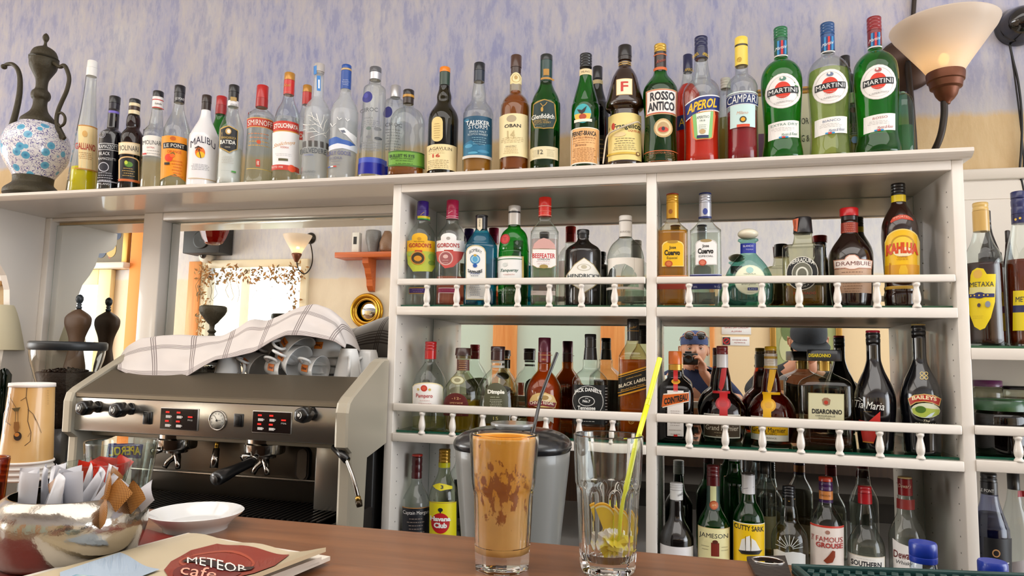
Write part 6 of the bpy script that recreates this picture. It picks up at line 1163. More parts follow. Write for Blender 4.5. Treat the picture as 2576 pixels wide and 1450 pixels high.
def mat_froth():
    m,t,b,N,L=nodes('coffee_froth'); b.inputs['Roughness'].default_value=.35; b.inputs['Coat Weight'].default_value=.5
    co=N('ShaderNodeTexCoord'); sx=N('ShaderNodeSeparateXYZ'); L(co.outputs['Object'],sx.inputs[0])
    mp=N('ShaderNodeMapping'); mp.inputs['Scale'].default_value=(1,1,.45); L(co.outputs['Object'],mp.inputs[0])
    n=N('ShaderNodeTexNoise'); n.inputs['Scale'].default_value=130; n.inputs['Detail'].default_value=6; n.inputs['Roughness'].default_value=.6; L(mp.outputs[0],n.inputs['Vector'])
    n2=N('ShaderNodeTexNoise'); n2.inputs['Scale'].default_value=28; n2.inputs['Detail'].default_value=3; L(co.outputs['Object'],n2.inputs['Vector'])
    # brown coffee shows through the dried foam in a patch on the drinker's side
    dist=N('ShaderNodeVectorMath'); dist.operation='DISTANCE'; L(co.outputs['Object'],dist.inputs[0]); dist.inputs[1].default_value=(.006,-.030,.082)
    r=N('ShaderNodeMapRange'); r.inputs[1].default_value=.008; r.inputs[2].default_value=.042; r.inputs[3].default_value=.22; r.inputs[4].default_value=-.05; L(dist.outputs['Value'],r.inputs[0])
    a=N('ShaderNodeMath'); a.operation='ADD'; L(n.outputs['Fac'],a.inputs[0]); L(r.outputs[0],a.inputs[1])
    k=ramp(N,[(.62,(0,0,0)),(.66,(255,255,255))]); L(a.outputs[0],k.inputs[0])
    z=N('ShaderNodeMapRange'); z.inputs[1].default_value=.055; z.inputs[2].default_value=.078; L(sx.outputs['Z'],z.inputs[0])
    c1=N('ShaderNodeMix'); c1.data_type='RGBA'; L(z.outputs[0],c1.inputs[0]); c1.inputs[6].default_value=lin((250,196,112)); c1.inputs[7].default_value=lin((250,178,64))
    c2=N('ShaderNodeMix'); c2.data_type='RGBA'; L(k.outputs[0],c2.inputs[0]); L(c1.outputs[2],c2.inputs[6]); c2.inputs[7].default_value=lin((176,100,30))
    c3=N('ShaderNodeMix'); c3.data_type='RGBA'; c3.blend_type='MULTIPLY'; c3.inputs[0].default_value=.35; L(c2.outputs[2],c3.inputs[6]); rr_=ramp(N,[(.3,(200,180,160)),(.6,(255,255,255))]); L(n2.outputs['Fac'],rr_.inputs[0]); L(rr_.outputs[0],c3.inputs[7])
    L(c3.outputs[2],b.inputs['Base Color']); return m
GY=.722
loc,pf,mp=pxl(1265,1270,GY,CT,[(1093,180),(1110,179),(1160,173),(1205,167),(1222,163),(1232,158),(1260,154),(1330,148),(1400,141),(1428,136),(1447,122)])
pf=[(r,max(z,0)) for r,z in pf]; pf[0]=(pf[0][0],0)
g1=empty('frappe_glass',loc,0,'tall glass of orange-brown iced coffee froth with a black straw in it','glass')
_,inn=glass_tumbler(g1,pf,.0028,.017,10,zf=pxl(1265,1270,GY,CT,[(1226,1)])[1][0][1])
m=MB(); ii=[(r-.0004,z) for r,z in inn if z<pf[-1][1]-.002]; ii=[(ii[0][0]*.9,.0175)]+ii
zl=.075
m.lathe([(0,.0172)]+ii+[(ii[-1][0]-.0012,ii[-1][1])]+[(r-.0014,z) for r,z in ii if z>zl][::-1]+[(0,zl)],mat_froth(),64,cap=False); m.build('froth',g1)
BK=pm((18,15,15),.25,coat=.5)
def straw(name,label,pts,Y,r,mat,cat='straw',corr=None):
    P_=[aty(x,y,yy) for x,y,yy in pts]; c=P_[-1]; root=empty(name,c,0,label,cat)
    m=MB(); q=[p-c for p in P_]; 
    up1=q[0]+(q[1]-q[0])*.93; m.tube([q[0],up1],r,mat,14,caps=False); m.tube([q[0]+(q[1]-q[0])*.002,up1],r*.85,mat,12,caps=False); m.build('mouthpiece',root)
    m=MB(); d=(q[2]-q[1]).normalized(); s_=up1; e_=q[1]+d*(q[1]-up1).length; n=13; bz=[s_*(1-t)**2+q[1]*2*t*(1-t)+e_*t*t for t in [i/(n-1) for i in range(n)]]
    m.tube(bz,[r*(1.08 if i%2 else .9) for i in range(n)],mat,14,caps=False); m.build('bellows',root)
    m=MB(); m.tube([e_]+q[2:],r,mat,14); m.build('stem',root); return root
straw('drinking_straw','black bendy straw leaning in the iced coffee glass',[(1402,888,.775),(1361,996,.755),(1338,1102,.745),(1322,1180,.735)],.74,.0019,BK)
loc2,pf2,mp2=pxl(1529,1270,GY+.02,CT,[(1095,182),(1112,181),(1160,176),(1205,171),(1219,168),(1230,161),(1260,157),(1330,150),(1400,143),(1430,138),(1449,124)])
pf2=[(r,max(z,0)) for r,z in pf2]; pf2[0]=(pf2[0][0],0)
g2=empty('highball_glass',loc2,0,'empty clear highball glass holding lemon slices and a yellow straw','glass')
glass_tumbler(g2,pf2,.0028,.013,10,zf=pxl(1529,1270,GY,CT,[(1224,1)])[1][0][1])
YS=pm((226,232,20),.3,coat=.4,name='yellow_plastic')
straw('drinking_straw','bright yellow bendy straw leaning in the empty highball glass',[(1660,902,.80),(1630,1013,.775),(1604,1106,.758),(1560,1290,.735),(1548,1392,.735)],.74,.0029,YS)
def lemon(px,py,Y,r,ang,label,half=True):
    c=aty(px,py,Y); root=empty('lemon_slice',c,0,label,'lemon slice',rot=(R(8),R(ang),R(20)))
    a0,a1=(0,PI) if half else (0,2*PI); n=20
    def fan(m,r0,r1,y0,y1,mat):
        v=[];f=[]
        for i in range(n+1):
            a=a0+(a1-a0)*i/n
            for (rr,yy) in ((r0,y0),(r1,y0),(r1,y1),(r0,y1)): v.append((rr*math.cos(a),yy,rr*math.sin(a)))
        for i in range(n):
            for j in range(4): k=(j+1)%4; f.append((i*4+j,(i+1)*4+j,(i+1)*4+k,i*4+k))
        f+=[(0,1,2,3),(n*4,n*4+3,n*4+2,n*4+1)]; m.add(v,f,mat,False)
    m=MB(); fan(m,.0001,r*.84,-.0022,.0022,pm((238,206,60),.25,coat=.6,sss=0)); m.build('flesh',root)
    m=MB(); fan(m,r*.84,r*.92,-.0024,.0024,pm((244,232,170),.5)); fan(m,r*.92,r,-.0024,.0024,pm((240,180,30),.35)); m.build('rind',root)
    return root
lemon(1512,1322,.738,.023,62,'half lemon slice standing upright against the left wall of the highball glass')
lemon(1556,1330,.752,.020,75,'half lemon slice seen edge-on behind the yellow straw in the highball glass')
c=aty(1541,1345,.742); tip=aty(1541,1258,.742); lo=aty(1541,1400,.742)
m=MB(); m.tube([lo-lo,c-lo,c-lo+(tip-c)*.5,tip-lo],[.0042,.0044,.0026,.0004],YS,10); o=m.build('plastic_pick',loc=lo); tag(o,'pointed yellow plastic pick upright in the highball glass','pick')
def mat_napkin():
    m_,t,b,N,L=nodes('lemon_stained_paper'); b.inputs['Roughness'].default_value=.6; co=N('ShaderNodeTexCoord'); n=N('ShaderNodeTexNoise'); n.inputs['Scale'].default_value=55; n.inputs['Detail'].default_value=3; L(co.outputs['Object'],n.inputs['Vector']); r=ramp(N,[(.42,(246,244,238)),(.52,(236,222,90)),(.62,(230,206,30))]); L(n.outputs['Fac'],r.inputs[0]); L(r.outputs[0],b.inputs['Base Color']); return m_
c=aty(1543,1368,.742); m=MB(); rr=random.Random(5); ns=18; nr=12; v=[];f=[]
for i in range(nr+1):
    t=PI*i/nr
    for k_ in range(ns):
        a=2*PI*k_/ns; q=.0155*(1+.34*rr.uniform(-1,1)) if 0<i<nr else .012
        v.append((q*math.sin(t)*math.cos(a)*1.1,q*math.sin(t)*math.sin(a)*.9,-q*math.cos(t)*.95))
for i in range(nr):
    for k_ in range(ns): l=(k_+1)%ns; f.append((i*ns+k_,i*ns+l,(i+1)*ns+l,(i+1)*ns+k_))
m.add(v,f,mat_napkin(),False); m.build('crumpled_napkin',loc=c)
nk=bpy.data.objects['crumpled_napkin']; tag(nk,'crumpled wet white napkin with lemon stains in the highball glass','napkin')
# saucer
pc=atz(495,1292,CT+.018); sc_=empty('saucer',(pc.x,pc.y,CT),0,'white porcelain saucer on the counter right of the silver bowl','saucer')
r_=(atz(613,1290,CT+.018)-pc).xy.length
m=MB(); m.lathe([(0,.002),(.032,.002),(.034,0),(.037,0),(.038,.004),(r_*.8,.010),(r_*.97,.018),(r_,.0205),(r_*.985,.021),(r_*.8,.0145),(.040,.0075),(.036,.0065),(.034,.0075),(0,.0065)],PORC,56,cap=False); m.build('saucer_dish',sc_,sharp=60)
sc_.children[0].name='saucer_body'
# silver sugar bowl with sachets
SIL=pm((176,170,160),.16,1,bump=.25,bs=70,name='hammered_silver'); BY=.6
loc,pf,mp=pxl(180,1290,BY,CT,[(1240,336),(1246,356),(1258,384),(1278,408),(1298,418),(1325,416),(1360,396),(1400,356),(1435,300),(1450,270)])
pf=[(r,max(z,0)) for r,z in pf]; pf[0]=(pf[0][0],0); pf=[p for i,p in enumerate(pf) if i==0 or p[1]>pf[i-1][1]+1e-4]
sb=empty('sugar_bowl',loc,0,'round hammered silver bowl full of sugar sachets at the lower left','bowl')
q=smooth_prof(pf,4); m=MB(); m.lathe([(0,0)]+q+[(r-.002,z) for r,z in q if z>.01][::-1]+[(0,.01)],SIL,64,cap=False); m.build('bowl_body',sb)
zr=pf[-1][1]; rb_=pf[-1][0]
def sachet_mesh(w,h,mat,band=None,seed=0):
    m=MB(); nx,ny=8,10; rr=random.Random(seed); bx_,tw=rr.uniform(-.35,.35),rr.uniform(-.5,.5)
    for side in (1,-1):
        v=[];f=[]
        for j in range(ny+1):
            for i in range(nx+1):
                u=i/nx*2-1;t=j/ny*2-1; k=max(0,1-abs(u)**3)*max(0,1-abs(t)**4)
                y=side*.0026*k+ .004*bx_*u*u*2+.005*tw*u*t; v.append((u*w/2,y,t*h/2+h/2))
        for j in range(ny):
            for i in range(nx): a=j*(nx+1)+i; f.append((a,a+1,a+nx+2,a+nx+1))
        m.add(v,f,mat)
    return m
WSA=pm((198,198,204),.5,coat=.1,name='grey_paper'); 
def mat_wicker():
    m,t,b,N,L=nodes('brown_sachet_print'); b.inputs['Roughness'].default_value=.5; co=N('ShaderNodeTexCoord'); mp_=N('ShaderNodeMapping'); mp_.inputs['Scale'].default_value=(1,.02,1); L(co.outputs['Object'],mp_.inputs[0])
    c=N('ShaderNodeTexChecker'); c.inputs['Scale'].default_value=900; c.inputs[1].default_value=lin((196,140,72)); c.inputs[2].default_value=lin((126,76,32)); L(mp_.outputs[0],c.inputs[0]); L(c.outputs[0],b.inputs['Base Color']); return m
BSA=mat_wicker(); ORS=pm((206,130,40),.5)
sl=[(20,1262,-18,'w'),(48,1268,-8,'w'),(78,1270,6,'w'),(104,1272,-14,'w'),(128,1272,10,'w'),(152,1276,24,'w'),(178,1274,-20,'w'),(205,1270,14,'w'),(150,1262,-32,'b'),(232,1268,28,'w'),(250,1276,40,'b'),(272,1262,22,'b'),(300,1262,36,'b'),(318,1256,12,'b'),(338,1262,48,'b'),(352,1250,52,'w'),(362,1262,66,'b'),(190,1250,-6,'w'),(222,1246,12,'w'),(262,1246,4,'w'),(60,1290,3,'w'),(110,1292,-4,'w'),(196,1290,34,'w'),(92,1252,18,'w')]
import itertools
base_w=None
for i,(px,py,an,kd) in enumerate(sl):
    depth=[-.032,-.012,.012,.03][i%4]; Yp=BY+depth; p=aty(px,py,Yp)
    # keep inside the rim
    d=Vector((p.x-loc.x,Yp-loc.y)); 
    lim=rb_*.80
    if d.length>lim: d*=lim/d.length; p.x=loc.x+d.x; Yp=loc.y+d.y
    o=sachet_mesh(.024,.048,WSA if kd=='w' else BSA,seed=i).build('sugar_sachet')
    o.location=(p.x,Yp,CT+zr-.024); o.rotation_euler=(R(-14+8*(i%3)),R(an),R(25*math.sin(i*2.3))-.4)
    o['label']='grey-white paper sugar sachet standing among others in the silver bowl' if kd=='w' else 'brown wicker-patterned sugar sachet standing at the right in the silver bowl'
    o['category']='sugar sachet'; o['group']='grey-white sugar sachets' if kd=='w' else 'brown sugar sachets'
# small glass bowl with red packets
SY=.765; loc,pf,mp=pxl(241,1190,SY,CT,[(1163,178),(1166,180),(1190,172),(1220,156),(1250,132),(1275,110)])
kz=pf[0][1]; pf=[(r,z) for r,z in pf]; pf[0]=(pf[0][0],0) if pf[0][1]<.02 else pf[0]
if pf[0][1]>.001: pf=[(pf[0][0]*.8,0)]+pf
gbw=empty('glass_bowl',loc,0,'small glass bowl of bright red packets behind the silver bowl','bowl'); q=smooth_prof(pf,3); TG=glass((244,248,246),.01,.7)
m=MB(); m.lathe([(0,0)]+q+[(r-.002,z) for r,z in q if z>.006][::-1]+[(0,.006)],TG,48,cap=False); m.build('bowl_body',gbw)
RD=pm((214,44,24),.35,coat=.4)
for i,(px,py,ry,rz_) in enumerate(((205,1178,70,20),(232,1172,82,-30),(262,1180,60,40),(292,1172,75,10),(305,1160,20,30),(222,1196,85,60),(280,1196,80,-50),(250,1200,88,0))):
    p=aty(px,py,SY+[-.02,.012,-.008,.018][i%4]); o=sachet_mesh(.022,.034,RD,seed=40+i).build('sweetener_packet'); d=Vector((p.x-loc.x,p.y-loc.y)); 
    if d.length>.018: d*=.018/d.length
    o.location=(loc.x+d.x,loc.y+d.y,min(p.z-.02,CT+pf[-1][1]-.026)); o.rotation_euler=(R(20*math.cos(i)),R(ry-50),R(rz_)); tag(o,'bright red packet lying in the small glass bowl','packet','red packets in the glass bowl')
# straight glass bowl with mirrored lettering
AY=.80; loc,pf,mp=pxl(302,1170,AY,CT,[(1110,192),(1114,194),(1150,186),(1200,172),(1240,162),(1262,150)])
if pf[0][1]>.001: pf=[(pf[0][0]*.9,0)]+pf
else: pf[0]=(pf[0][0],0)
ag=empty('ice_cream_glass',loc,0,'wide clear glass with yellow lettering seen from behind, between paper cups and machine','glass'); q=smooth_prof(pf,3)
m=MB(); m.lathe([(0,0)]+q+[(r-.0022,z) for r,z in q if z>.008][::-1]+[(0,.010)],TG,56,cap=False); m.build('glass_body',ag)
m=MB(); zt_=pf[-1][1]; 
def sfA(x,y,L):
    z=zt_*.80-y; r=pf[-1][0]*.985-.0003*L; a=R(126)+x/r   # printed on the far wall, so it reads backwards from here
    return (r*math.cos(a),r*math.sin(a),z)
def sfA2(x,y,L): return sfA(-x,y,L)
flat_graphics(m,[('p',[(-.024,-.009),(.022,-.011),(.024,.009),(-.022,.011)],pm((40,40,110),.4)),('t','APEROL',0,0,.04,.013,pm((236,206,20),.4),{'b':.03,'i':.1})],sfA); m.build('printed_name',ag)
# stack of paper cups, upside down
PY_=.80; loc,pf,mp=pxl(72,1080,PY_,CT,[(964,120),(972,123),(1176,144),(1200,148),(1262,154)])
pcs=pf
def paper_cup_mesh(k,zo):
    pass
def mat_cup():
    m,t,b,N,L=nodes('printed_paper_cup'); b.inputs['Roughness'].default_value=.25; b.inputs['Coat Weight'].default_value=.3
    co=N('ShaderNodeTexCoord'); n=N('ShaderNodeTexNoise'); n.inputs['Scale'].default_value=14; L(co.outputs['Object'],n.inputs['Vector']); r=ramp(N,[(.3,(206,158,92)),(.7,(226,184,122))]); L(n.outputs['Fac'],r.inputs[0]); L(r.outputs[0],b.inputs['Base Color']); return m
CUPM=mat_cup(); PWH=pm((232,226,220),.45)
zt=pf[-1][1]; rt_=pf[-1][0]; slope=(pf[0][0]-rt_)/(zt-pf[0][1]); hc=.112
for k in range(4):
    top=zt-k*.0075; rb2=rt_+slope*hc; cu=empty('paper_cup',(loc.x,loc.y,CT+top-hc),0,['tan paper cup printed with bare branches, upside down on top of its stack','paper cup nested second from the top, only its rolled rim showing','paper cup nested third from the top, only its rolled rim showing','lowest paper cup of the upside-down stack, at the left edge'][k],'cup','stack of paper cups')
    m=MB(); m.lathe([(rb2,.003),(rt_,hc-.004)],CUPM if k==0 else PWH,48,cap=False); m.lathe([(rb2-.001,.003),(rt_-.001,hc-.004)],PWH,48,cap=False); m.build('cup_wall',cu)
    m=MB(); m.tube([(rb2*math.cos(a),rb2*math.sin(a),.003) for a in [2*PI*i/48 for i in range(48)]],.002,PWH,8,closed=True); m.build('rolled_rim',cu)
    m=MB(); m.lathe([(0,hc-.006),(rt_-.001,hc-.006),(rt_-.001,hc),(rt_+.0008,hc),(rt_+.0012,hc-.005),(rt_+.0003,hc-.0055)] if k==0 else [(0,hc-.006),(rt_-.002,hc-.006),(rt_-.002,hc-.0045),(0,hc-.0045)],PWH,48,cap=False); m.build('cup_base',cu)
    if k==0:
        m=MB(); pa=proj(loc.x,loc.y,CT+top-hc); pb=proj(loc.x,loc.y,CT+top)
        a0=math.atan2(-loc.y,-loc.x)
        def sfC(x,y,L):
            A=aty(x,y,loc.y-rt_*.8); z=A.z-(CT+top-hc); r=rt_+slope*(hc-z)+.0003+.0002*L; ax=pa[0]+(pb[0]-pa[0])*(y-pa[1])/(pb[1]-pa[1]); u=max(-.97,min(.97,(x-ax)*mp/r)); a=a0+math.asin(u); return (r*math.cos(a),r*math.sin(a),z)
        BR='4A3420'
        flat_graphics(m,[('l',[(68,975),(66,1000),(72,1030),(70,1060),(78,1090),(76,1112),(62,1122)],1.6,BR),('l',[(66,1000),(52,1008)],1.2,BR),('l',[(70,1030),(84,1044),(90,1060)],1.2,BR),('l',[(76,1090),(70,1100)],1,BR),('l',[(84,1044),(96,1070),(104,1094)],1,BR),('l',[(20,990),(24,1020),(16,1060),(28,1068)],1.6,BR),('l',[(22,1010),(10,1040),(6,1090)],1.4,BR),('l',[(26,1000),(44,1030)],1.1,BR),
         ('l',[(40,1032),(39,1060)],1.2,BR),('l',[(46,1032),(46,1060)],1.2,BR),('p',[(30,1026),(52,1024),(47,1034),(37,1034)],'5A4A28'),('p',[(36,1060),(48,1060),(50,1074),(46,1086),(38,1086),(35,1074)],'8A5A28'),('e',45,1096,10,11,'2A1A12'),('e',43,1092,6,5,'C07830'),('lines',121,985,1020,6,9,'9A7A4A')],sfC); m.build('printed_branches',cu)
# amber tumbler at the left edge
loc,pf,mp=pxl(-22,1200,.70,CT,[(1150,92),(1156,94),(1200,88),(1260,82),(1300,78)]); pf=[(pf[0][0],0)]+[p for p in pf[1:] if p[1]>.003]
tb=empty('amber_tumbler',loc,0,'small amber tumbler cut by the left edge beside the paper cups','glass'); m=MB(); m.lathe([(0,0)]+pf+[(r-.002,z) for r,z in pf if z>.006][::-1]+[(0,.006)],glass((214,160,96),.02,.5),36,cap=False); m.build('tumbler_body',tb)
# stacked menus
def menu(zb,th,off,rot,label,cover,n):
    A=atz(476,1342,zb+th); B_=atz(819,1400,zb+th); C_=atz(143,1450,zb+th)
    ex=(B_-A).normalized(); w=(B_-A).length; ey=Vector((ex.y,-ex.x,0)); ln=.30
    if ey.y>0: ey=-ey
    root=empty('menu_booklet',(A.x,A.y,zb),math.atan2(ex.y,ex.x)+rot,label,'menu','menus stacked on the counter')
    root.location+=Vector((off[0],off[1],0))
    # local frame: x along the top edge, -y towards the drinker
    m=MB(); nx,ny=16,6; v=[];f=[]
    for lay in (0,1):
        for j in range(ny+1):
            for i in range(nx+1):
                x=w*i/nx; y=-ln*j/ny; curl=.007*max(0,(i/nx-.72)/.28)**2*(n==0)+.0015*math.sin(i*.9)*(n==0)
                v.append((x,y,(th if lay else 0)+curl))
    N_=(nx+1)*(ny+1)
    for lay in (0,1):
        for j in range(ny):
            for i in range(nx): a=lay*N_+j*(nx+1)+i; f.append((a,a+1,a+nx+2,a+nx+1) if not lay else (a+nx+1,a+nx+2,a+1,a))
    for i in range(nx): a=i; f.append((a,a+1,N_+a+1,N_+a)); b_=ny*(nx+1)+i; f.append((b_,b_+1,N_+b_+1,N_+b_))
    for j in range(ny): a=j*(nx+1); f.append((a,a+nx+1,N_+a+nx+1,N_+a)); a+=nx; f.append((a,a+nx+1,N_+a+nx+1,N_+a))
    m.add(v,f,cover); m.build('pages',root,sharp=40)
    return root,w,ln
BEI=pm((206,190,158),.35,coat=.2); PG=pm((222,214,200),.6)
tops=[]
zz=CT
for k,(off,rot,cov,lab) in enumerate((((-.058,.0,0),R(-9),pm((120,34,26),.4,coat=.2),'dark red menu booklet at the bottom of the stack, its corner showing at the left'),((.004,-.004,0),R(1.5),PG,'pale menu booklet second from the bottom of the stack'),((-.002,.001,0),R(-1.2),PG,'pale menu booklet just under the one with the red picture'),((0,0,0),0,BEI,'beige menu booklet with a red picture and white lettering, topmost of the stack'))):
    n=3-k; th=.0042; r_,w,ln=menu(zz,th,off,rot,lab,cov,n if n else 0); zz+=th+.0003
    if n==0:
        inv_=(Matrix.Translation(r_.location)@Matrix.Rotation(r_.rotation_euler.z,4,'Z')).inverted(); zs=r_.location.z+th
        def sfM(x,y,L):
            p=inv_@atz(x,y,zs); i=p.x/w*16; p.x=max(.0004,min(w-.0004,p.x)); p.y=min(-.0004,p.y); return (p.x,p.y,th+.0002+.0003*L+.007*max(0,(i/16-.72)/.28)**2+.0015*math.sin(i*.9)+.0004)
        m=MB(); DR='7E2A1C'
        flat_graphics(m,[('p',[(546,1367),(728,1398),(690,1450),(640,1470),(430,1470),(412,1440),(430,1412),(480,1384)],'8A3220'),('o',545,1418,96,28,'A84A30',6),('e',520,1450,86,26,'6A1E16'),('p',[(150,1450),(300,1398),(402,1440),(330,1470),(150,1475)],'A8B8C8'),('p',[(458,1420),(468,1412),(640,1432),(632,1448)],'2A1A16'),('t','METEOR',545,1427,150,20,'F2ECE4',{'sl':9,'b':.01}),('t','cafe',500,1446,90,22,'E8A890',{'i':.4,'sl':3})],sfM); m.build('cover_print',r_)
# speckled blue spectacle case at the bottom edge
pz=atz(300,1440,CT+.045); m=MB()
def mat_speck():
    m_,t,b,N,L=nodes('speckled_blue'); b.inputs['Roughness'].default_value=.25; co=N('ShaderNodeTexCoord'); n=N('ShaderNodeTexNoise'); n.inputs['Scale'].default_value=70; n.inputs['Detail'].default_value=6; L(co.outputs['Object'],n.inputs['Vector']); r=ramp(N,[(.4,(96,160,190)),(.52,(170,200,204)),(.6,(228,216,176))]); L(n.outputs['Fac'],r.inputs[0]); L(r.outputs[0],b.inputs['Base Color']); return m_
hw=(atz(430,1440,CT+.045)-pz).length; m.box(-hw,hw,-.05,.0,0,.024,mat_speck(),.010); o=m.build('spectacle_case',loc=(pz.x,pz.y,zz+.0022)); o.rotation_euler=(0,0,R(4)); tag(o,'speckled pale blue case lying on the menus at the bottom edge','case')
# bar mat
RU=pm((22,62,60),.45,coat=.15,name='rubber'); M0=atz(1990,1418,CT+.010); M1=atz(2576,1441,CT+.010); ex=(M1-M0).normalized(); an=math.atan2(ex.y,ex.x)
bm_=empty('bar_mat',(M0.x,M0.y,CT),an,'dark green rubber bar mat with raised studs at the lower right','bar mat')
m=MB(); Lm,Wm=.42,.16; m.box(0,Lm,-Wm,0,0,.004,RU,.001); m.box(0,Lm,-.006,0,.004,.010,RU,.001); m.box(0,.006,-Wm,-.006,.004,.010,RU,.001); m.box(0,Lm,-Wm,-Wm+.006,.004,.010,RU,.001); m.box(Lm-.006,Lm,-Wm+.006,-.006,.004,.010,RU,.001); m.build('tray',bm_)
m=MB()
for j in range(10):
    for i in range(34):
        x=.013+i*.0118; y=-.012-j*.0142; 
        if x<Lm-.016: m.box(x,x+.0062,y-.0105,y,.004,.009,RU,.0008,Matrix.Translation((x,y,0))@Matrix.Rotation(R(-24),4,'Z')@Matrix.Translation((-x,-y,0)))
o=m.build('studs',bm_); o['kind']='stuff'
# flat bottle opener with a ring hole
oc=atz(1932,1412,CT+.004); m=MB(); OB=pm((40,34,32),.4,coat=.3,bump=.3,bs=120)
corner=[atz(*q,CT+.004)-oc for q in ((1878,1400),(1975,1398),(1992,1452),(1905,1456))]
n=40; v=[];f=[]; ri=(atz(1969,1412,CT+.004)-oc).length*.98
def edge(a):
    d=Vector((math.cos(a),math.sin(a))); best=9
    for i in range(4):
        p=corner[i].xy;q=corner[(i+1)%4].xy; e=q-p; den=d.x*e.y-d.y*e.x
        if abs(den)<1e-9: continue
        t=(p.x*e.y-p.y*e.x)/den; s=(p.x*d.y-p.y*d.x)/den
        if t>0 and -1e-6<=s<=1+1e-6: best=min(best,t)
    return d*best
for i in range(n):
    a=2*PI*i/n; c_=(ri*math.cos(a),ri*.82*math.sin(a)); e=edge(a); k=1 if e.length>Vector(c_).length*1.05 else Vector(c_).length*1.08/e.length; e=e*k
    v+=[(c_[0],c_[1],-.004),(c_[0],c_[1],0),(e.x,e.y,0),(e.x,e.y,-.004)]
for i in range(n):
    j=(i+1)%n
    for k in range(4): l=(k+1)%4; f.append((i*4+k,j*4+k,j*4+l,i*4+l))
m.add(v,f,OB,False); bo_=empty('bottle_opener',oc,0,'flat dark bottle opener with a chrome-edged ring hole, lying left of the bar mat','bottle opener'); bo_.location.z=CT+.004
m.build('plate',bo_); m=MB(); m.tube([(ri*math.cos(a),ri*.82*math.sin(a),.0004) for a in [2*PI*i/36 for i in range(36)]],.0012,CHR,8,closed=True); m.build('ring',bo_)
# blue-capped water bottles on the cabinet behind the counter
def water(cx,ct,w,Y,label):
    ROWS['W']=(.82,Y)
    k=w/75
    loc,pf,mp=pxl(cx,ct+20,Y,.82,[(ct+44,w*.9),(ct+62,w*.98),(ct+70,w*.92),(ct+95,w*1.25),(ct+135,w*1.9),(ct+180,w*2.05)])
    root=empty('water_bottle',loc,0,label,'bottle'); r=pf[0][0]; q=smooth_prof([(r,.012),(r,.05),(r*.94,.10),(r,.14)]+pf[1:],2) if pf[0][1]>.15 else smooth_prof([(r,.012)]+pf,2)
    m=MB(); m.lathe([(0,0),(r*.8,0),(r,.01)]+q,glass((232,240,246),.04,.4),36,cap=False,flute=0); m.build('bottle_body',root)
    zt=pf[-1][1]; rc=w*mp/2; m=MB(); pr=[(0,zt-.004),(rc,zt-.004)]; hcap=.0205*k*1.1
    m.lathe([(0,zt),(rc*.98,zt),(rc,zt+.001),(rc,zt+hcap*.28),(rc*.96,zt+hcap*.3),(rc,zt+hcap*.34),(rc,zt+hcap*.9),(rc*.93,zt+hcap),(0,zt+hcap)],pm((20,52,156),.35,coat=.3),60,flute=30,fd=.012); m.build('cap',root,sharp=50)
water(2322,1370,75,.93,'clear plastic bottle with a bright blue screw cap behind the bar mat, left of two')
water(2498,1424,82,.93,'clear plastic bottle with a blue screw cap, low at the right edge')
# tall grey container with a black lid behind the glasses
KY=1.40; loc,pf,mp=pxl(1288,1240,KY,.765,[(1118,286),(1124,294),(1160,290),(1250,272),(1358,250)])
kb=empty('food_container',loc,0,'tall frosted grey container with a black domed lid behind the two drinking glasses','container')
r0=pf[0][0]; q=[(r0*.82,0),(r0*.86,.01)]+pf
m=MB(); m.lathe([(0,0)]+q,pm((128,128,124),.35,coat=.3,name='frosted_plastic'),48,n=2.6,dr=.8,cap=False); m.build('container_body',kb)
_,pl_,_=pxl(1290,1110,KY,.765,[(1076,120),(1080,190),(1090,250),(1102,284),(1114,297),(1122,297),(1130,290)])
m=MB(); m.lathe(closed(smooth_prof(pl_,3)),pm((24,25,28),.28,coat=.4),48,n=2.6,dr=.85,cap=False); m.build('lid',kb)
_,pk,_=pxl(1296,1072,KY,.765,[(1064,112),(1066,116),(1070,116),(1072,92),(1080,88)])
m=MB(); m.lathe(closed(pk),glass((206,204,198),.1,.4,.35),40); m.build('clear_knob',kb,sharp=40)
# ------------------------------------------------------------------ the far side of the room, seen in the mirrors
def pxm(cx,cy,Y,z0,pts):
    A=mir(cx,cy,Y); V=Vector((A.x,2*YM-Y,A.z)); mp=mpp(0,V); pa=proj(A.x,V.y,z0); pb=proj(A.x,V.y,z0+.3)
    ax=lambda py: pa[0]+(pb[0]-pa[0])*(py-pa[1])/(pb[1]-pa[1])
    return Vector((A.x,Y,z0)),[(w*mp/2, mir(ax(py),py,Y).z-z0) for py,w in pts][::-1],mp
mz=lambda x,y,Y=YR: mir(x,y,Y)
# sconce
loc,pf,mp=pxm(748,612,YR+.24,2.3,[(592,74),(598,70),(612,54),(626,36),(638,24),(641,22)])
rs_=empty('wall_uplighter',loc,0,'small lit wall uplighter reflected in the large mirror above the window corner','lamp')
q=smooth_prof(pf,3); m=MB(); m.lathe(q+[(r-.003,z+.001) for r,z in q][::-1],FROST,36,cap=False); m.build('lamp_shade',rs_)
_,pc,_=pxm(745,645,YR+.24,2.3,[(638,24),(641,26),(648,20),(656,12),(660,8)]); m=MB(); m.lathe(closed(pc),COP,24); m.build('lamp_cup',rs_)
pl=mz(782,600)-loc; m=MB(); m.lathe([(0,0),(.055,0),(.055,.008),(.03,.03),(0,.034)],pm((52,46,36),.4,.5),28,Matrix.Translation(pl)@Matrix.Rotation(R(-90),4,'X')); m.build('wall_plate',rs_)
m=MB(); m.tube(spl([pl+Vector((0,.03,0)),mz(786,640,YR+.06)-loc,mz(783,670,YR+.12)-loc,mz(768,689,YR+.18)-loc,mz(752,680,YR+.22)-loc,mz(746,656,YR+.24)-loc]),.006,DKM,8); m.build('arm',rs_)
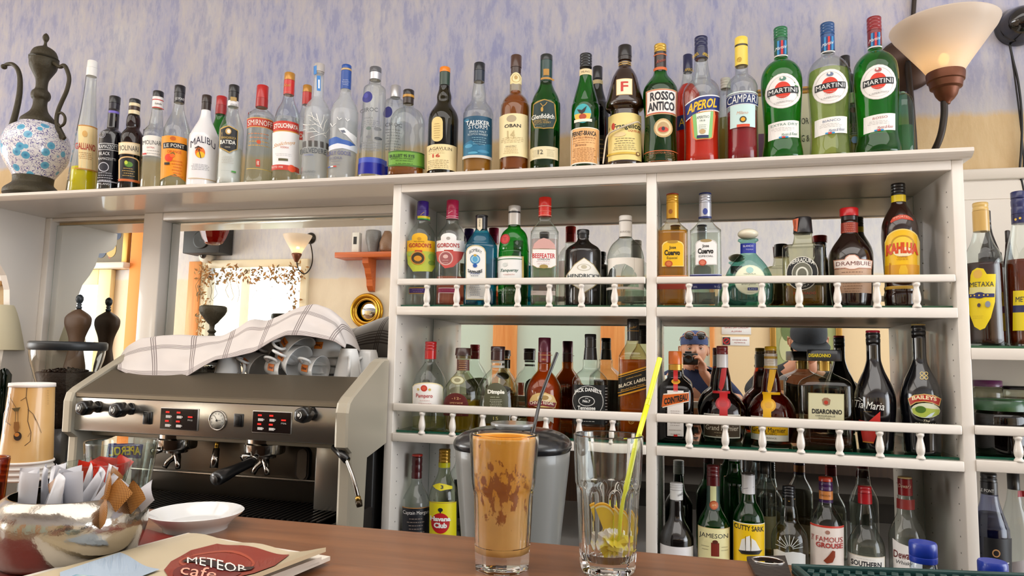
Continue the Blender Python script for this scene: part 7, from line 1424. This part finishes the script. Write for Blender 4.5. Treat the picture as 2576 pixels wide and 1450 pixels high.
bp=mz(749,630,YR+.24)-loc; m=MB(); m.sphere(bp,.016,pm((255,210,140),.4,emit=14),12,8); m.build('bulb',rs_)
pt_light('uplighter_light',loc+bp+Vector((0,0,.02)),.9,(1,.75,.45))
# orange shelf with bracket, box and vases
a=mz(868,640); b_=mz(1010,640); OW=mat_wood((176,78,26),(206,104,40),.45,1,0,.2); z1=mz(900,634,YR+.2).z; z0_=z1-.05
sh=empty('wall_shelf',(a.x,YR,z0_),0,'orange-brown wooden wall shelf with a carved bracket, reflected at the right of the large mirror','shelf')
w_=b_.x-a.x; m=MB(); m.box(0,w_,0,.2,0,.05,OW,.004); m.build('board',sh)
bx0=mz(938,690).x-a.x; m=MB(); pr=[(0,0),(.17,0),(.165,-.05),(.12,-.09),(.10,-.14),(.07,-.19),(.06,-.25),(.03,-.29),(0,-.30)]
v=[(bx0-.03,y,z) for y,z in pr]+[(bx0+.03,y,z) for y,z in pr]; k=len(pr); m.add(v,[tuple(range(k)),tuple(range(k,2*k))[::-1]]+[(i,k+i,k+(i+1)%k,(i+1)%k) for i in range(k)],OW,False); m.build('bracket',sh)
def onshelf(px,w,h,kind):
    p=mz(px,634,YR+.12); return p.x
x=onshelf(897,0,0,0); m=MB(); m.box(-.035,.035,-.03,.03,0,.19,pm((226,222,214),.6),.003); m.box(-.02,.012,.03,.032,.08,.15,pm((30,28,28),.5)); o=m.build('tissue_box',loc=(x,YR+.12,z1)); tag(o,'white box with a dark window standing on the orange wall shelf','box')
x=onshelf(937,0,0,0); r_=empty('patterned_vase',(x,YR+.11,z1),0,'grey patterned vase on the orange wall shelf','vase'); m=MB(); m.lathe(smooth_prof([(0,0),(.04,0),(.045,.01),(.055,.06),(.072,.13),(.07,.19),(.06,.21),(0,.21)],2),pm((120,118,116),.4,bump=1,bs=60),28); m.build('vase_body',r_)
x=onshelf(972,0,0,0); m=MB(); m.lathe([(0,0),(.05,0),(.066,.03),(.07,.09),(.05,.15),(.03,.2),(0,.2)],pm((132,100,76),.4,bump=1,bs=80),28); r_=empty('round_vase',(x,YR+.11,z1),0,'brown speckled round vase on the orange wall shelf, right of the grey one','vase'); m.build('vase_body',r_)
# round gilt mirror
c=mz(925,783); mpv=mpp(0,Vector((c.x,2*YM-YR,c.z))); rg=45*mpv; gm=empty('round_gilt_mirror',c,0,'round mirror in a gilt frame reflected above the cups in the large mirror','mirror')
m=MB(); m.tube([((rg-.02)*math.cos(t),.02,(rg-.02)*math.sin(t)) for t in [2*PI*i/40 for i in range(40)]],.022,pm((190,140,40),.25,.8),10,closed=True); m.tube([((rg-.052)*math.cos(t),.02,(rg-.052)*math.sin(t)) for t in [2*PI*i/40 for i in range(40)]],.012,pm((206,160,60),.25,.8),8,closed=True); m.build('gilt_frame',gm)
m=MB(); m.lathe([(0,.004),(rg-.05,.004),(rg-.05,.008),(0,.008)],MIRROR,36,Matrix.Rotation(R(-90),4,'X')); m.build('mirror_plate',gm)
# loudspeaker, red glass lamp, camera dome
a=mz(462,585,YR+.22); b_=mz(552,636,YR+.22); sp=empty('loudspeaker',((a.x+b_.x)/2,YR+.12,b_.z),0,'black loudspeaker box high in the corner, reflected at the top left of the large mirror','loudspeaker')
hw=(b_.x-a.x)/2; m=MB(); m.box(-hw,hw,-.1,.1,0,.30,pm((30,28,28),.6),.008); m.build('cabinet_box',sp); m=MB(); m.lathe([(0,.0),(.085,0),(.09,.01),(.075,.012),(.03,.004),(0,.008)],pm((18,18,18),.5),28,Matrix.Translation((0,.1,.13))@Matrix.Rotation(R(-90),4,'X')); m.build('speaker_cone',sp)
loc,pf,mp=pxm(538,600,YR+.5,2.35,[(575,78),(585,72),(600,60),(612,46),(616,30)]); rl=empty('red_glass_lamp',loc,0,'faceted red glass hanging lamp before the loudspeaker in the large mirror','lamp'); m=MB(); m.lathe(closed(pf),glass((190,40,30),.03,.5,.3),12,smooth=False); m.build('red_shade',rl)
m=MB(); m.tube([(0,0,pf[-1][1]-.001),(0,0,3.25-2.35)],.003,DKM,6); m.build('hanging_chain',rl)
c=mz(512,643,YR+.09); cd=empty('camera_dome',c,0,'white ceiling-style camera dome on the opposite wall above the window','camera'); m=MB(); m.lathe([(0,-.09),(.075,-.09),(.07,-.02),(.05,.0),(0,.006)],pm((226,216,200),.4),28,Matrix.Rotation(R(-90),4,'X')); m.build('housing',cd); m=MB(); m.lathe([(0,0),(.034,.002),(.028,.02),(0,.03)],pm((24,24,26),.15,coat=.8),20,Matrix.Rotation(R(-90),4,'X')); m.build('lens',cd)
# framed painting in the small mirror, large gilt frame, signs
def frame(name,label,x0,x1,z0,z1,fw,fm,draw,Y=YR,dep=.04,face=1):
    root=empty(name,((x0+x1)/2,Y,z0),0,label,'picture'); hw=(x1-x0)/2; h=z1-z0; m=MB()
    for (a,b,c,d) in ((-hw,-hw+fw,0,h),(hw-fw,hw,0,h),(-hw+fw,hw-fw,0,fw),(-hw+fw,hw-fw,h-fw,h)): m.box(a,b,0,dep*face,c,d,fm,.005)
    m.build('frame',root); m=MB(); m.box(-hw+fw*.8,hw-fw*.8,.002*face,dep*.4*face,fw*.8,h-fw*.8,draw[0]); m.build('backing_board',root)
    m=MB(); flat_graphics(m,draw[1](hw,h,fw),lambda x,y,L:(x,(dep*.4+.001+.0005*L)*face,y)); m.build('painting',root); return root
def abstract(seed,cols):
    def f(hw,h,fw):
        rr=random.Random(seed); it=[('r',-hw+fw,hw-fw,fw,h-fw,cols[0])]
        for i in range(9): it.append(('e',rr.uniform(-hw*.6,hw*.6),rr.uniform(h*.25,h*.75),hw*rr.uniform(.1,.25),h*rr.uniform(.06,.14),cols[1+i%(len(cols)-1)]))
        return it
    return f
GF=pm((176,132,58),.35,.5)
a=mz(262,680); b_=mz(334,560); frame('framed_painting','dark still-life painting in a gold frame, reflected in the narrow left mirror','' and 0 or a.x-.25,b_.x,a.z,a.z+.75,.07,GF,(pm('5A4A34',.7),abstract(3,['6A5A3A','2E3A56','9A4A2A','C8A050'])))
a=mz(1937,900); b_=mz(2118,900); frame('framed_painting','large gold-framed painting behind the man in the cap, reflected in the mirror',a.x,b_.x,1.15,1.95,.045,GF,(pm('7A8A5A',.7),abstract(8,['A8B078','6A7A4A','C8C898','4A5A3A'])))
def sign(name,label,px0,px1,py0,py1,items):
    a=mz(px0,(py0+py1)/2); b_=mz(px1,(py0+py1)/2); zt=mz((px0+px1)/2,py0).z; zb=mz((px0+px1)/2,py1).z
    root=empty(name,((a.x+b_.x)/2,YR+.008,zb),0,label,'sign'); hw=(b_.x-a.x)/2; h=zt-zb; m=MB(); m.box(-hw,hw,0,.006,0,h,pm((240,236,232),.5),.001); m.build('sign_plate',root)
    m=MB(); flat_graphics(m,items(hw,h),lambda x,y,L:(-x,.0066+.0004*L,h-y)); m.build('printed_text',root)
sign('wall_sign','white sign with red lettering above the no-smoking sign, seen in the mirror',1815,1889,818,842,lambda hw,h:[('t','MOLIMO VAS DA NE',0,h*.3,hw*1.6,h*.16,'C05048',{}),('t','HVALA',0,h*.68,hw*.7,h*.16,'C05048',{})])
sign('no_smoking_sign','small no-smoking sign with a red crossed circle, reflected between photographer and capped man',1817,1885,848,870,lambda hw,h:[('r',hw*.42,hw*.98,h*.06,h*.94,'3A3030'),('o',hw*.70,h*.5,h*.38,h*.38,'D03030',h*.09),('l',[(hw*.70-h*.27,h*.24),(hw*.70+h*.27,h*.76)],h*.09,'D03030'),('t','zabranjeno',-hw*.28,h*.36,hw*1.1,h*.2,'A83A34',{}),('t','pusenje',-hw*.28,h*.66,hw*.8,h*.2,'A83A34',{})])
# dried garland round the window
m=MB(); rr=random.Random(11); LF=[pm((150,104,52),.7),pm((182,134,76),.7),pm((120,96,56),.7)]
def leafs(p,n,sp):
    for _ in range(n):
        c=Vector(p)+Vector((rr.uniform(-sp,sp),rr.uniform(0,.05),rr.uniform(-sp,sp))); a=rr.uniform(0,6.3); s=rr.uniform(.014,.032); d=Vector((math.cos(a),rr.uniform(-.3,.3),math.sin(a))); e=Vector((-d.z,.2,d.x))*.4
        m.add([c-d*s,c+e*s,c+d*s,c-e*s+Vector((0,.006,0))],[(0,1,2),(0,2,3)],rr.choice(LF),False)
hW=WX1-WX0
for i in range(26):
    t=i/25; leafs((WX0+hW*t,YR+.05,WZ1-.06-.05*abs(math.sin(t*9))),9,.075)
for i in range(16):
    t=i/15; leafs((WX0+.05+.03*math.sin(i),YR+.05,WZ1-.8*t),7,.05); leafs((WX1-.05+.03*math.sin(i*1.7),YR+.05,WZ1-.7*t),5,.05)
for i in range(12):
    x=WX0+hW*rr.random(); z=WZ1-.08; pts=[(x,YR+.05,z)]
    for k in range(5): x+=rr.uniform(-.05,.05); z-=rr.uniform(.03,.08); pts.append((x,YR+.05+rr.uniform(0,.03),z))
    m.tube(spl(pts,3),.0022,LF[2],5)
o=m.build('dried_garland'); tag(o,'garland of dried brown leaves and twigs hung round the opposite window','garland',kind='stuff')
# window left of the bracket, its bright light painted as a white panel
a=aty(30,720,YW); fr_=frame('painted_window','wood-framed window at the far left edge, its brightness painted as a white panel','' and 0 or a.x-.42,a.x,a.z,a.z+.36,.018,mat_wood((176,130,74),(206,164,104),.5,1,2),(pm((240,240,238),.5),lambda hw,h,fw:[('r',-hw+fw,hw-fw,fw,h-fw,'F2F2F0'),('lines',0,h*.3,h*.7,hw,6,'C8CCD0')]),YW-.0,.03,-1)
# ------------------------------------------------------------------ people (seen in the mirror)
SKIN=pm((206,150,120),.5,sss=0,name='skin')
def body(name,joints,edges,mats,root_i=0,sub=2):
    """one continuous skinned surface; mats: function(point)->material index"""
    me=bpy.data.meshes.new(name); me.from_pydata([j[0] for j in joints],edges,[]); ob=bpy.data.objects.new(name,me); COL.objects.link(ob)
    md=ob.modifiers.new('skin','SKIN'); md.use_smooth_shade=True
    for i,j in enumerate(joints):
        sv=me.skin_vertices[0].data[i]; sv.radius=j[1] if isinstance(j[1],tuple) else (j[1],j[1]); sv.use_root=(i==root_i)
    s=ob.modifiers.new('sub','SUBSURF'); s.levels=sub; s.render_levels=sub
    dg=bpy.context.evaluated_depsgraph_get(); m2=bpy.data.meshes.new_from_object(ob.evaluated_get(dg)); bpy.data.objects.remove(ob)
    m2.materials.clear()
    for mt in mats[0]: m2.materials.append(mt)
    for p in m2.polygons: p.material_index=mats[1](p.center); p.use_smooth=True
    o=bpy.data.objects.new(name,m2); COL.objects.link(o); return o
def head_mesh(hh=.235,wide=.155,deep=.19,skin=SKIN,tilt=0):
    """head facing +Y; origin at the middle of the head"""
    seg,rg=40,34; v=[];f=[]
    g=lambda d,s: math.exp(-(d/s)**2)
    for i in range(rg+1):
        t=PI*i/rg; z=-math.cos(t)      # -1 chin .. 1 crown
        for k in range(seg):
            a=2*PI*k/seg; cx=math.sin(t)*math.cos(a); cy=math.sin(t)*math.sin(a)
            w=1.0; 
            if z<0: w=1-.30*(-z)**1.4
            x=cx*wide/2*w; y=cy*deep/2*(1 if cy<0 else (1-.10*max(0,-z)))
            zz=z*hh/2
            if cy<0 and z<0: y*=1-.42*(-z)       # nape
            fr=max(0,cy)**2
            if cy>0:
                u=x/(wide/2)
                y+=.030*g(u,.17)*g(z+.16,.17)*fr+.012*g(u,.12)*g(z-.02,.16)*fr      # nose
                y-=.011*(g(u-.42,.22)+g(u+.42,.22))*g(z-.06,.13)*fr                  # eye sockets
                y+=.006*g(abs(u)-.40,.3)*g(z-.24,.10)*fr                             # brow
                y+=.006*g(u,.30)*g(z+.43,.055)*fr+.006*g(u,.28)*g(z+.54,.05)*fr-.003*g(u,.3)*g(z+.485,.025)*fr
                y+=.010*g(u,.35)*g(z+.80,.16)*fr
                x+=math.copysign(.004,u)*g(abs(u)-.7,.25)*g(z+.1,.2)*fr
            v.append((x,y,zz))
    for i in range(rg):
        for k in range(seg): l=(k+1)%seg; f.append((i*seg+k,i*seg+l,(i+1)*seg+l,(i+1)*seg+k))
    m=MB(); m.add(v,f,skin); return m
def add_face(root,parent,hh=.235,wide=.155,deep=.19,closed_eyes=False,skin=SKIN):
    for s in (-1,1):
        m=MB(); ex,ez,ey=s*wide*.21,.06*hh/2,deep/2*.80
        if not closed_eyes:
            m.sphere((ex,ey,ez),(.0125,.010,.0095),pm((238,234,228),.2,coat=.5),12,8); m.sphere((ex,ey+.0075,ez),(.0055,.004,.0055),pm((46,34,26),.15,coat=.6),10,6)
        m.sphere((ex,ey+.001,ez+(.004 if not closed_eyes else 0)),(.0145,.0108,.0085 if not closed_eyes else .0105),skin,12,8); m.build('eye',parent)
        m=MB(); m.tube([(ex-.015,ey+.012,ez+.017),(ex,ey+.016,ez+.021),(ex+.015,ey+.012,ez+.018)],.0024,pm((60,44,34),.8),6); m.build('eyebrow',parent)
        m=MB(); m.sphere((0,0,0),(.010,.018,.031),skin,12,10,Matrix.Translation((s*wide*.505,-.006,-.004))@Matrix.Rotation(s*R(14),4,'Z')@Matrix.Rotation(R(-10),4,'X')); m.tube([(s*(wide*.505+.009),.004,.02),(s*(wide*.505+.013),-.012,.022),(s*(wide*.505+.013),-.02,.0),(s*(wide*.505+.010),-.010,-.022)],.0035,skin,8); m.build('ear',parent)
    m=MB(); m.tube([(-.023,deep/2*.90,-.485*hh/2),(0,deep/2*.97,-.475*hh/2),(.023,deep/2*.90,-.485*hh/2)],[.0015,.0034,.0015],pm((168,92,84),.4),8); m.build('mouth',parent)
def hand(root,parent,wrist,palm_dir,side,curls,thumb,name,skin=SKIN,sc=1.0,split=1):
    """palm and five separate bent fingers; palm_dir: from wrist to knuckles, side: across the knuckles towards the little finger"""
    wrist=Vector(wrist); d=Vector(palm_dir).normalized(); s=Vector(side).normalized(); nrm=d.cross(s).normalized()
    J=[(tuple(wrist-d*.03),.022*sc),(tuple(wrist),(.024*sc,.018*sc)),(tuple(wrist+d*.045*sc),(.034*sc,.015*sc)),]
    E=[(0,1),(1,2)]
    for i,(off,ln) in enumerate(((-.030,.068),(-.010,.076),(.011,.071),(.030,.056))):
        b0=wrist+d*.078*sc+s*off*sc; idx=len(J); J.append((tuple(b0),.0098*sc)); E.append((2,idx)); cur=b0; dirn=Vector(d)
        for j,fr_ in enumerate((.45,.31,.24)):
            ang=curls[i]*(.8 if j==0 else 1.1); dirn=(Matrix.Rotation(ang,3,s)@dirn).normalized(); cur=cur+dirn*ln*fr_*sc
            J.append((tuple(cur),(.0088-.0009*j)*sc)); E.append((idx+j,idx+j+1))
    b0=wrist+d*.028*sc-s*.026*sc; idx=len(J); J.append((tuple(b0),.012*sc)); E.append((1,idx)); t1=b0+(Vector(thumb)-b0)*.5-s*.008*sc; J.append((tuple(t1),.0105*sc)); J.append((tuple(thumb),.009*sc)); E+=[(idx,idx+1),(idx+1,idx+2)]
    return J,E
def shift(o,root): 
    o.parent=root; o.data.transform(Matrix.Translation(-Vector(root.location)))
# --- photographer: holds a compact camera at the eye, stands at the counter
FZ=-.12
ph=empty('person',(.03,-.24,FZ),0,'person in a navy T-shirt and blue headscarf taking a photo, seen in the mirror','person')
HC=Vector((.035,-.165,1.405))
NAVY=pm((34,44,78),.85,bump=.3,bs=120,name='navy_cotton'); JEAN=pm((46,52,68),.85)
def mix_joints():
    J=[((.03,-.27,.86),(.155,.105)),((.03,-.265,1.0),(.14,.10)),((.03,-.26,1.12),(.165,.11)),((.03,-.26,1.235),(.15,.095)),((.03,-.235,1.30),(.062,.062)),((.034,-.19,1.345),(.055,.055)),
       ((-.13,-.26,1.215),(.062,.060)),((-.235,-.22,1.10),.047),((-.19,-.10,1.13),.036),((-.082,-.062,1.262),.026),
       ((.19,-.26,1.215),(.062,.060)),((.30,-.22,1.10),.047),((.21,-.10,1.13),.036),((.084,-.062,1.262),.026),
       ((-.055,-.27,.80),.088),((-.07,-.25,.42),.058),((-.07,-.28,0.0),.042),((-.07,-.20,-.07),.04),
       ((.115,-.27,.80),.088),((.13,-.25,.42),.058),((.13,-.28,0.0),.042),((.13,-.20,-.07),.04)]
    E=[(0,1),(1,2),(2,3),(3,4),(4,5),(3,6),(6,7),(7,8),(8,9),(3,10),(10,11),(11,12),(12,13),(0,14),(14,15),(15,16),(16,17),(0,18),(18,19),(19,20),(20,21)]
    return J,E
J,E=mix_joints()
def addhand(J,E,wi,palm,side,curls,thumb):
    hj,he=hand(None,None,Vector(J[wi][0]),palm,side,curls,thumb,'hand'); base=len(J)
    J+=hj[2:]; mp_={0:wi,1:wi}; 
    for i in range(2,len(hj)): mp_[i]=base+i-2
    for a,b in he:
        if mp_[a]!=mp_[b]: E.append((mp_[a],mp_[b]))
# fingers wrap round the camera body from both sides
addhand(J,E,9,(.10,.10,.98),(.0,1,-.1),[.55,.6,.65,.7],(-.03,-.075,1.306))
addhand(J,E,13,(-.10,.10,.98),(.0,1,-.1),[-.55,-.6,-.65,-.7],(.035,-.075,1.306))
def mcol(p):
    if p.z<.84: return 2
    if p.z>1.285 and abs(p.x-.03)<.085 and p.y<-.13: return 0
    if abs(p.x-.03)<.21 and p.y<-.165 and p.z>.84: return 1
    if (p.x<-.13 or p.x>.19) and p.y<-.19: return 1
    return 0
o=body('person_body',J,E,([SKIN,NAVY,JEAN],mcol)); shift(o,ph)
he=head_mesh(); ho=he.build('head',ph); ho.location=HC-ph.location; ho.rotation_euler=(R(2),0,R(-4))
add_face(ph,ho)
m=MB(); m.lathe([(.0815,.030),(.083,.05),(.079,.075),(.066,.098),(.04,.115),(0,.121)],pm((66,80,124),.85,bump=.6,bs=70,name='blue_headscarf'),36,None,2,1.2,cap=False); m.build('headscarf',ho)
m=MB()
for s in (-1,1):
    m.lathe([(0,0),(.026,0),(.027,.003),(.026,.006),(0,.006)],pm((28,22,22),.1,coat=.8),24,Matrix.Translation((s*.034,.083,.083))@Matrix.Rotation(R(-68),4,'X')); m.tube([(s*.034+.028*math.cos(t),.083+.024*math.sin(t)*.36,.083+.026*math.sin(t)*.93) for t in [2*PI*i/24 for i in range(24)]],.0032,pm((188,140,118),.3,coat=.5),8,closed=True)
    m.tube([(s*.060,.080,.085),(s*.083,.03,.075),(s*.085,-.04,.06)],.0028,pm((188,140,118),.3,coat=.5),8)
m.tube([(-.01,.088,.083),(0,.090,.086),(.01,.088,.083)],.003,pm((188,140,118),.3,coat=.5),8); sg=m.build('sunglasses'); sg.matrix_world=Matrix.Translation(HC)@ho.rotation_euler.to_matrix().to_4x4(); tag(sg,'pinkish-framed sunglasses pushed up on the photographer\'s blue headscarf','sunglasses')
cmr=empty('compact_camera',(0,-.05,1.35),0,'small black camera held to the face by the person in the mirror','camera'); m=MB(); m.box(-.055,.055,-.018,.014,-.034,.034,PLB,.005); m.box(-.02,.02,-.014,.008,.034,.046,PLB,.003); m.build('camera_body',cmr)
m=MB(); m.lathe([(0,0),(.027,0),(.027,.014),(.025,.015),(.025,.024),(.022,.025),(.016,.021),(0,.019)],PLB,28,Matrix.Translation((0,.014,0))@Matrix.Rotation(R(-90),4,'X')); m.build('lens',cmr)
# --- man in a dark cap looking down, leaning at the counter to the right
hp_=mir(2035,872,.42); fx,fy=hp_.x,.42
mn=empty('person',(fx,fy-.48,FZ),0,'man in a dark cap and dark T-shirt looking down, seen in the lower right mirror','person')
hz=mir(2035,858,.42).z-.005
J=[((fx,-.14,.88),(.17,.12)),((fx,-.10,1.02),(.155,.115)),((fx,-.03,1.16),(.17,.10)),((fx,.12,1.28),(.16,.10)),((fx,.24,1.335),(.06,.06)),((fx,.33,hz-.055),(.056,.056)),
   ((fx-.19,.13,1.25),(.066,.062)),((fx-.27,.18,1.175),.05),((fx-.17,.30,1.168),.036),((fx-.05,.40,1.165),.027),
   ((fx+.19,.13,1.25),(.066,.062)),((fx+.27,.18,1.175),.05),((fx+.20,.30,1.168),.036),((fx+.08,.40,1.165),.027),
   ((fx-.09,-.16,.80),.09),((fx-.09,-.10,.42),.06),((fx-.09,-.16,0.0),.043),((fx-.09,-.08,-.07),.04),
   ((fx+.09,-.16,.80),.09),((fx+.09,-.10,.42),.06),((fx+.09,-.16,0.0),.043),((fx+.09,-.08,-.07),.04)]
_,E=mix_joints()
addhand(J,E,9,(.5,.9,-.02),(-.9,.4,0),[.2,.25,.3,.35],(fx+.0,.43,1.155))
addhand(J,E,13,(-.5,.9,-.02),(.9,.4,0),[-.2,-.25,-.3,-.35],(fx+.03,.45,1.155))
DK=pm((38,40,44),.85,bump=.3,bs=110)
def mcol2(p):
    if p.z<.84: return 2
    if p.y>.215 and not(abs(p.x-fx)>.18 and p.y<.24): return 0
    return 1
o=body('person_body',J,E,([SKIN,DK,JEAN],mcol2)); shift(o,mn)
he=head_mesh(.24,.165,.20); ho=he.build('head',mn); ho.location=Vector((fx,.40,hz))-mn.location; ho.rotation_euler=(R(-26),0,R(2)); add_face(mn,ho,.24,.165,.20,True)
CAPM=pm((50,54,60),.85,bump=.4,bs=90,name='cap_cloth')
m=MB(); m.lathe([(.088,.028),(.0885,.05),(.086,.078),(.074,.104),(.045,.122),(0,.128)],CAPM,36,None,2,1.18,cap=False)
v=[];f=[];n=20
for i in range(n+1):
    a=R(25)+R(130)*i/n; 
    for r,z in ((.0865,.036),(.0865+.066*max(0,math.sin((a-R(25))/R(130)*PI))**.55,.024),(.0865+.066*max(0,math.sin((a-R(25))/R(130)*PI))**.55,.021),(.0865,.031)): v.append((r*.97*math.cos(a),r*1.18*math.sin(a),z-.010*abs(math.cos(a))))
for i in range(n):
    for k in range(4): l=(k+1)%4; f.append((i*4+k,(i+1)*4+k,(i+1)*4+l,i*4+l))
m.add(v,f,CAPM); cp=m.build('baseball_cap'); cp.matrix_world=Matrix.Translation((fx,.40,hz))@ho.rotation_euler.to_matrix().to_4x4(); tag(cp,'dark grey baseball cap on the head of the man in the mirror','cap')
m=MB(); m.lathe([(.081,.02),(.0845,-.01),(.082,-.05),(.07,-.07)],pm((52,44,38),.9),30,Matrix.Translation((0,-.012,0)),2,1.12,cap=False); hh_=m.build('hair',ho)
hh_.scale=(1,.98,1)
import bmesh as _bm
bmx=_bm.new(); bmx.from_mesh(hh_.data); _bm.ops.delete(bmx,geom=[q for q in bmx.verts if q.co.y>-.005],context='VERTS'); bmx.to_mesh(hh_.data); bmx.free()
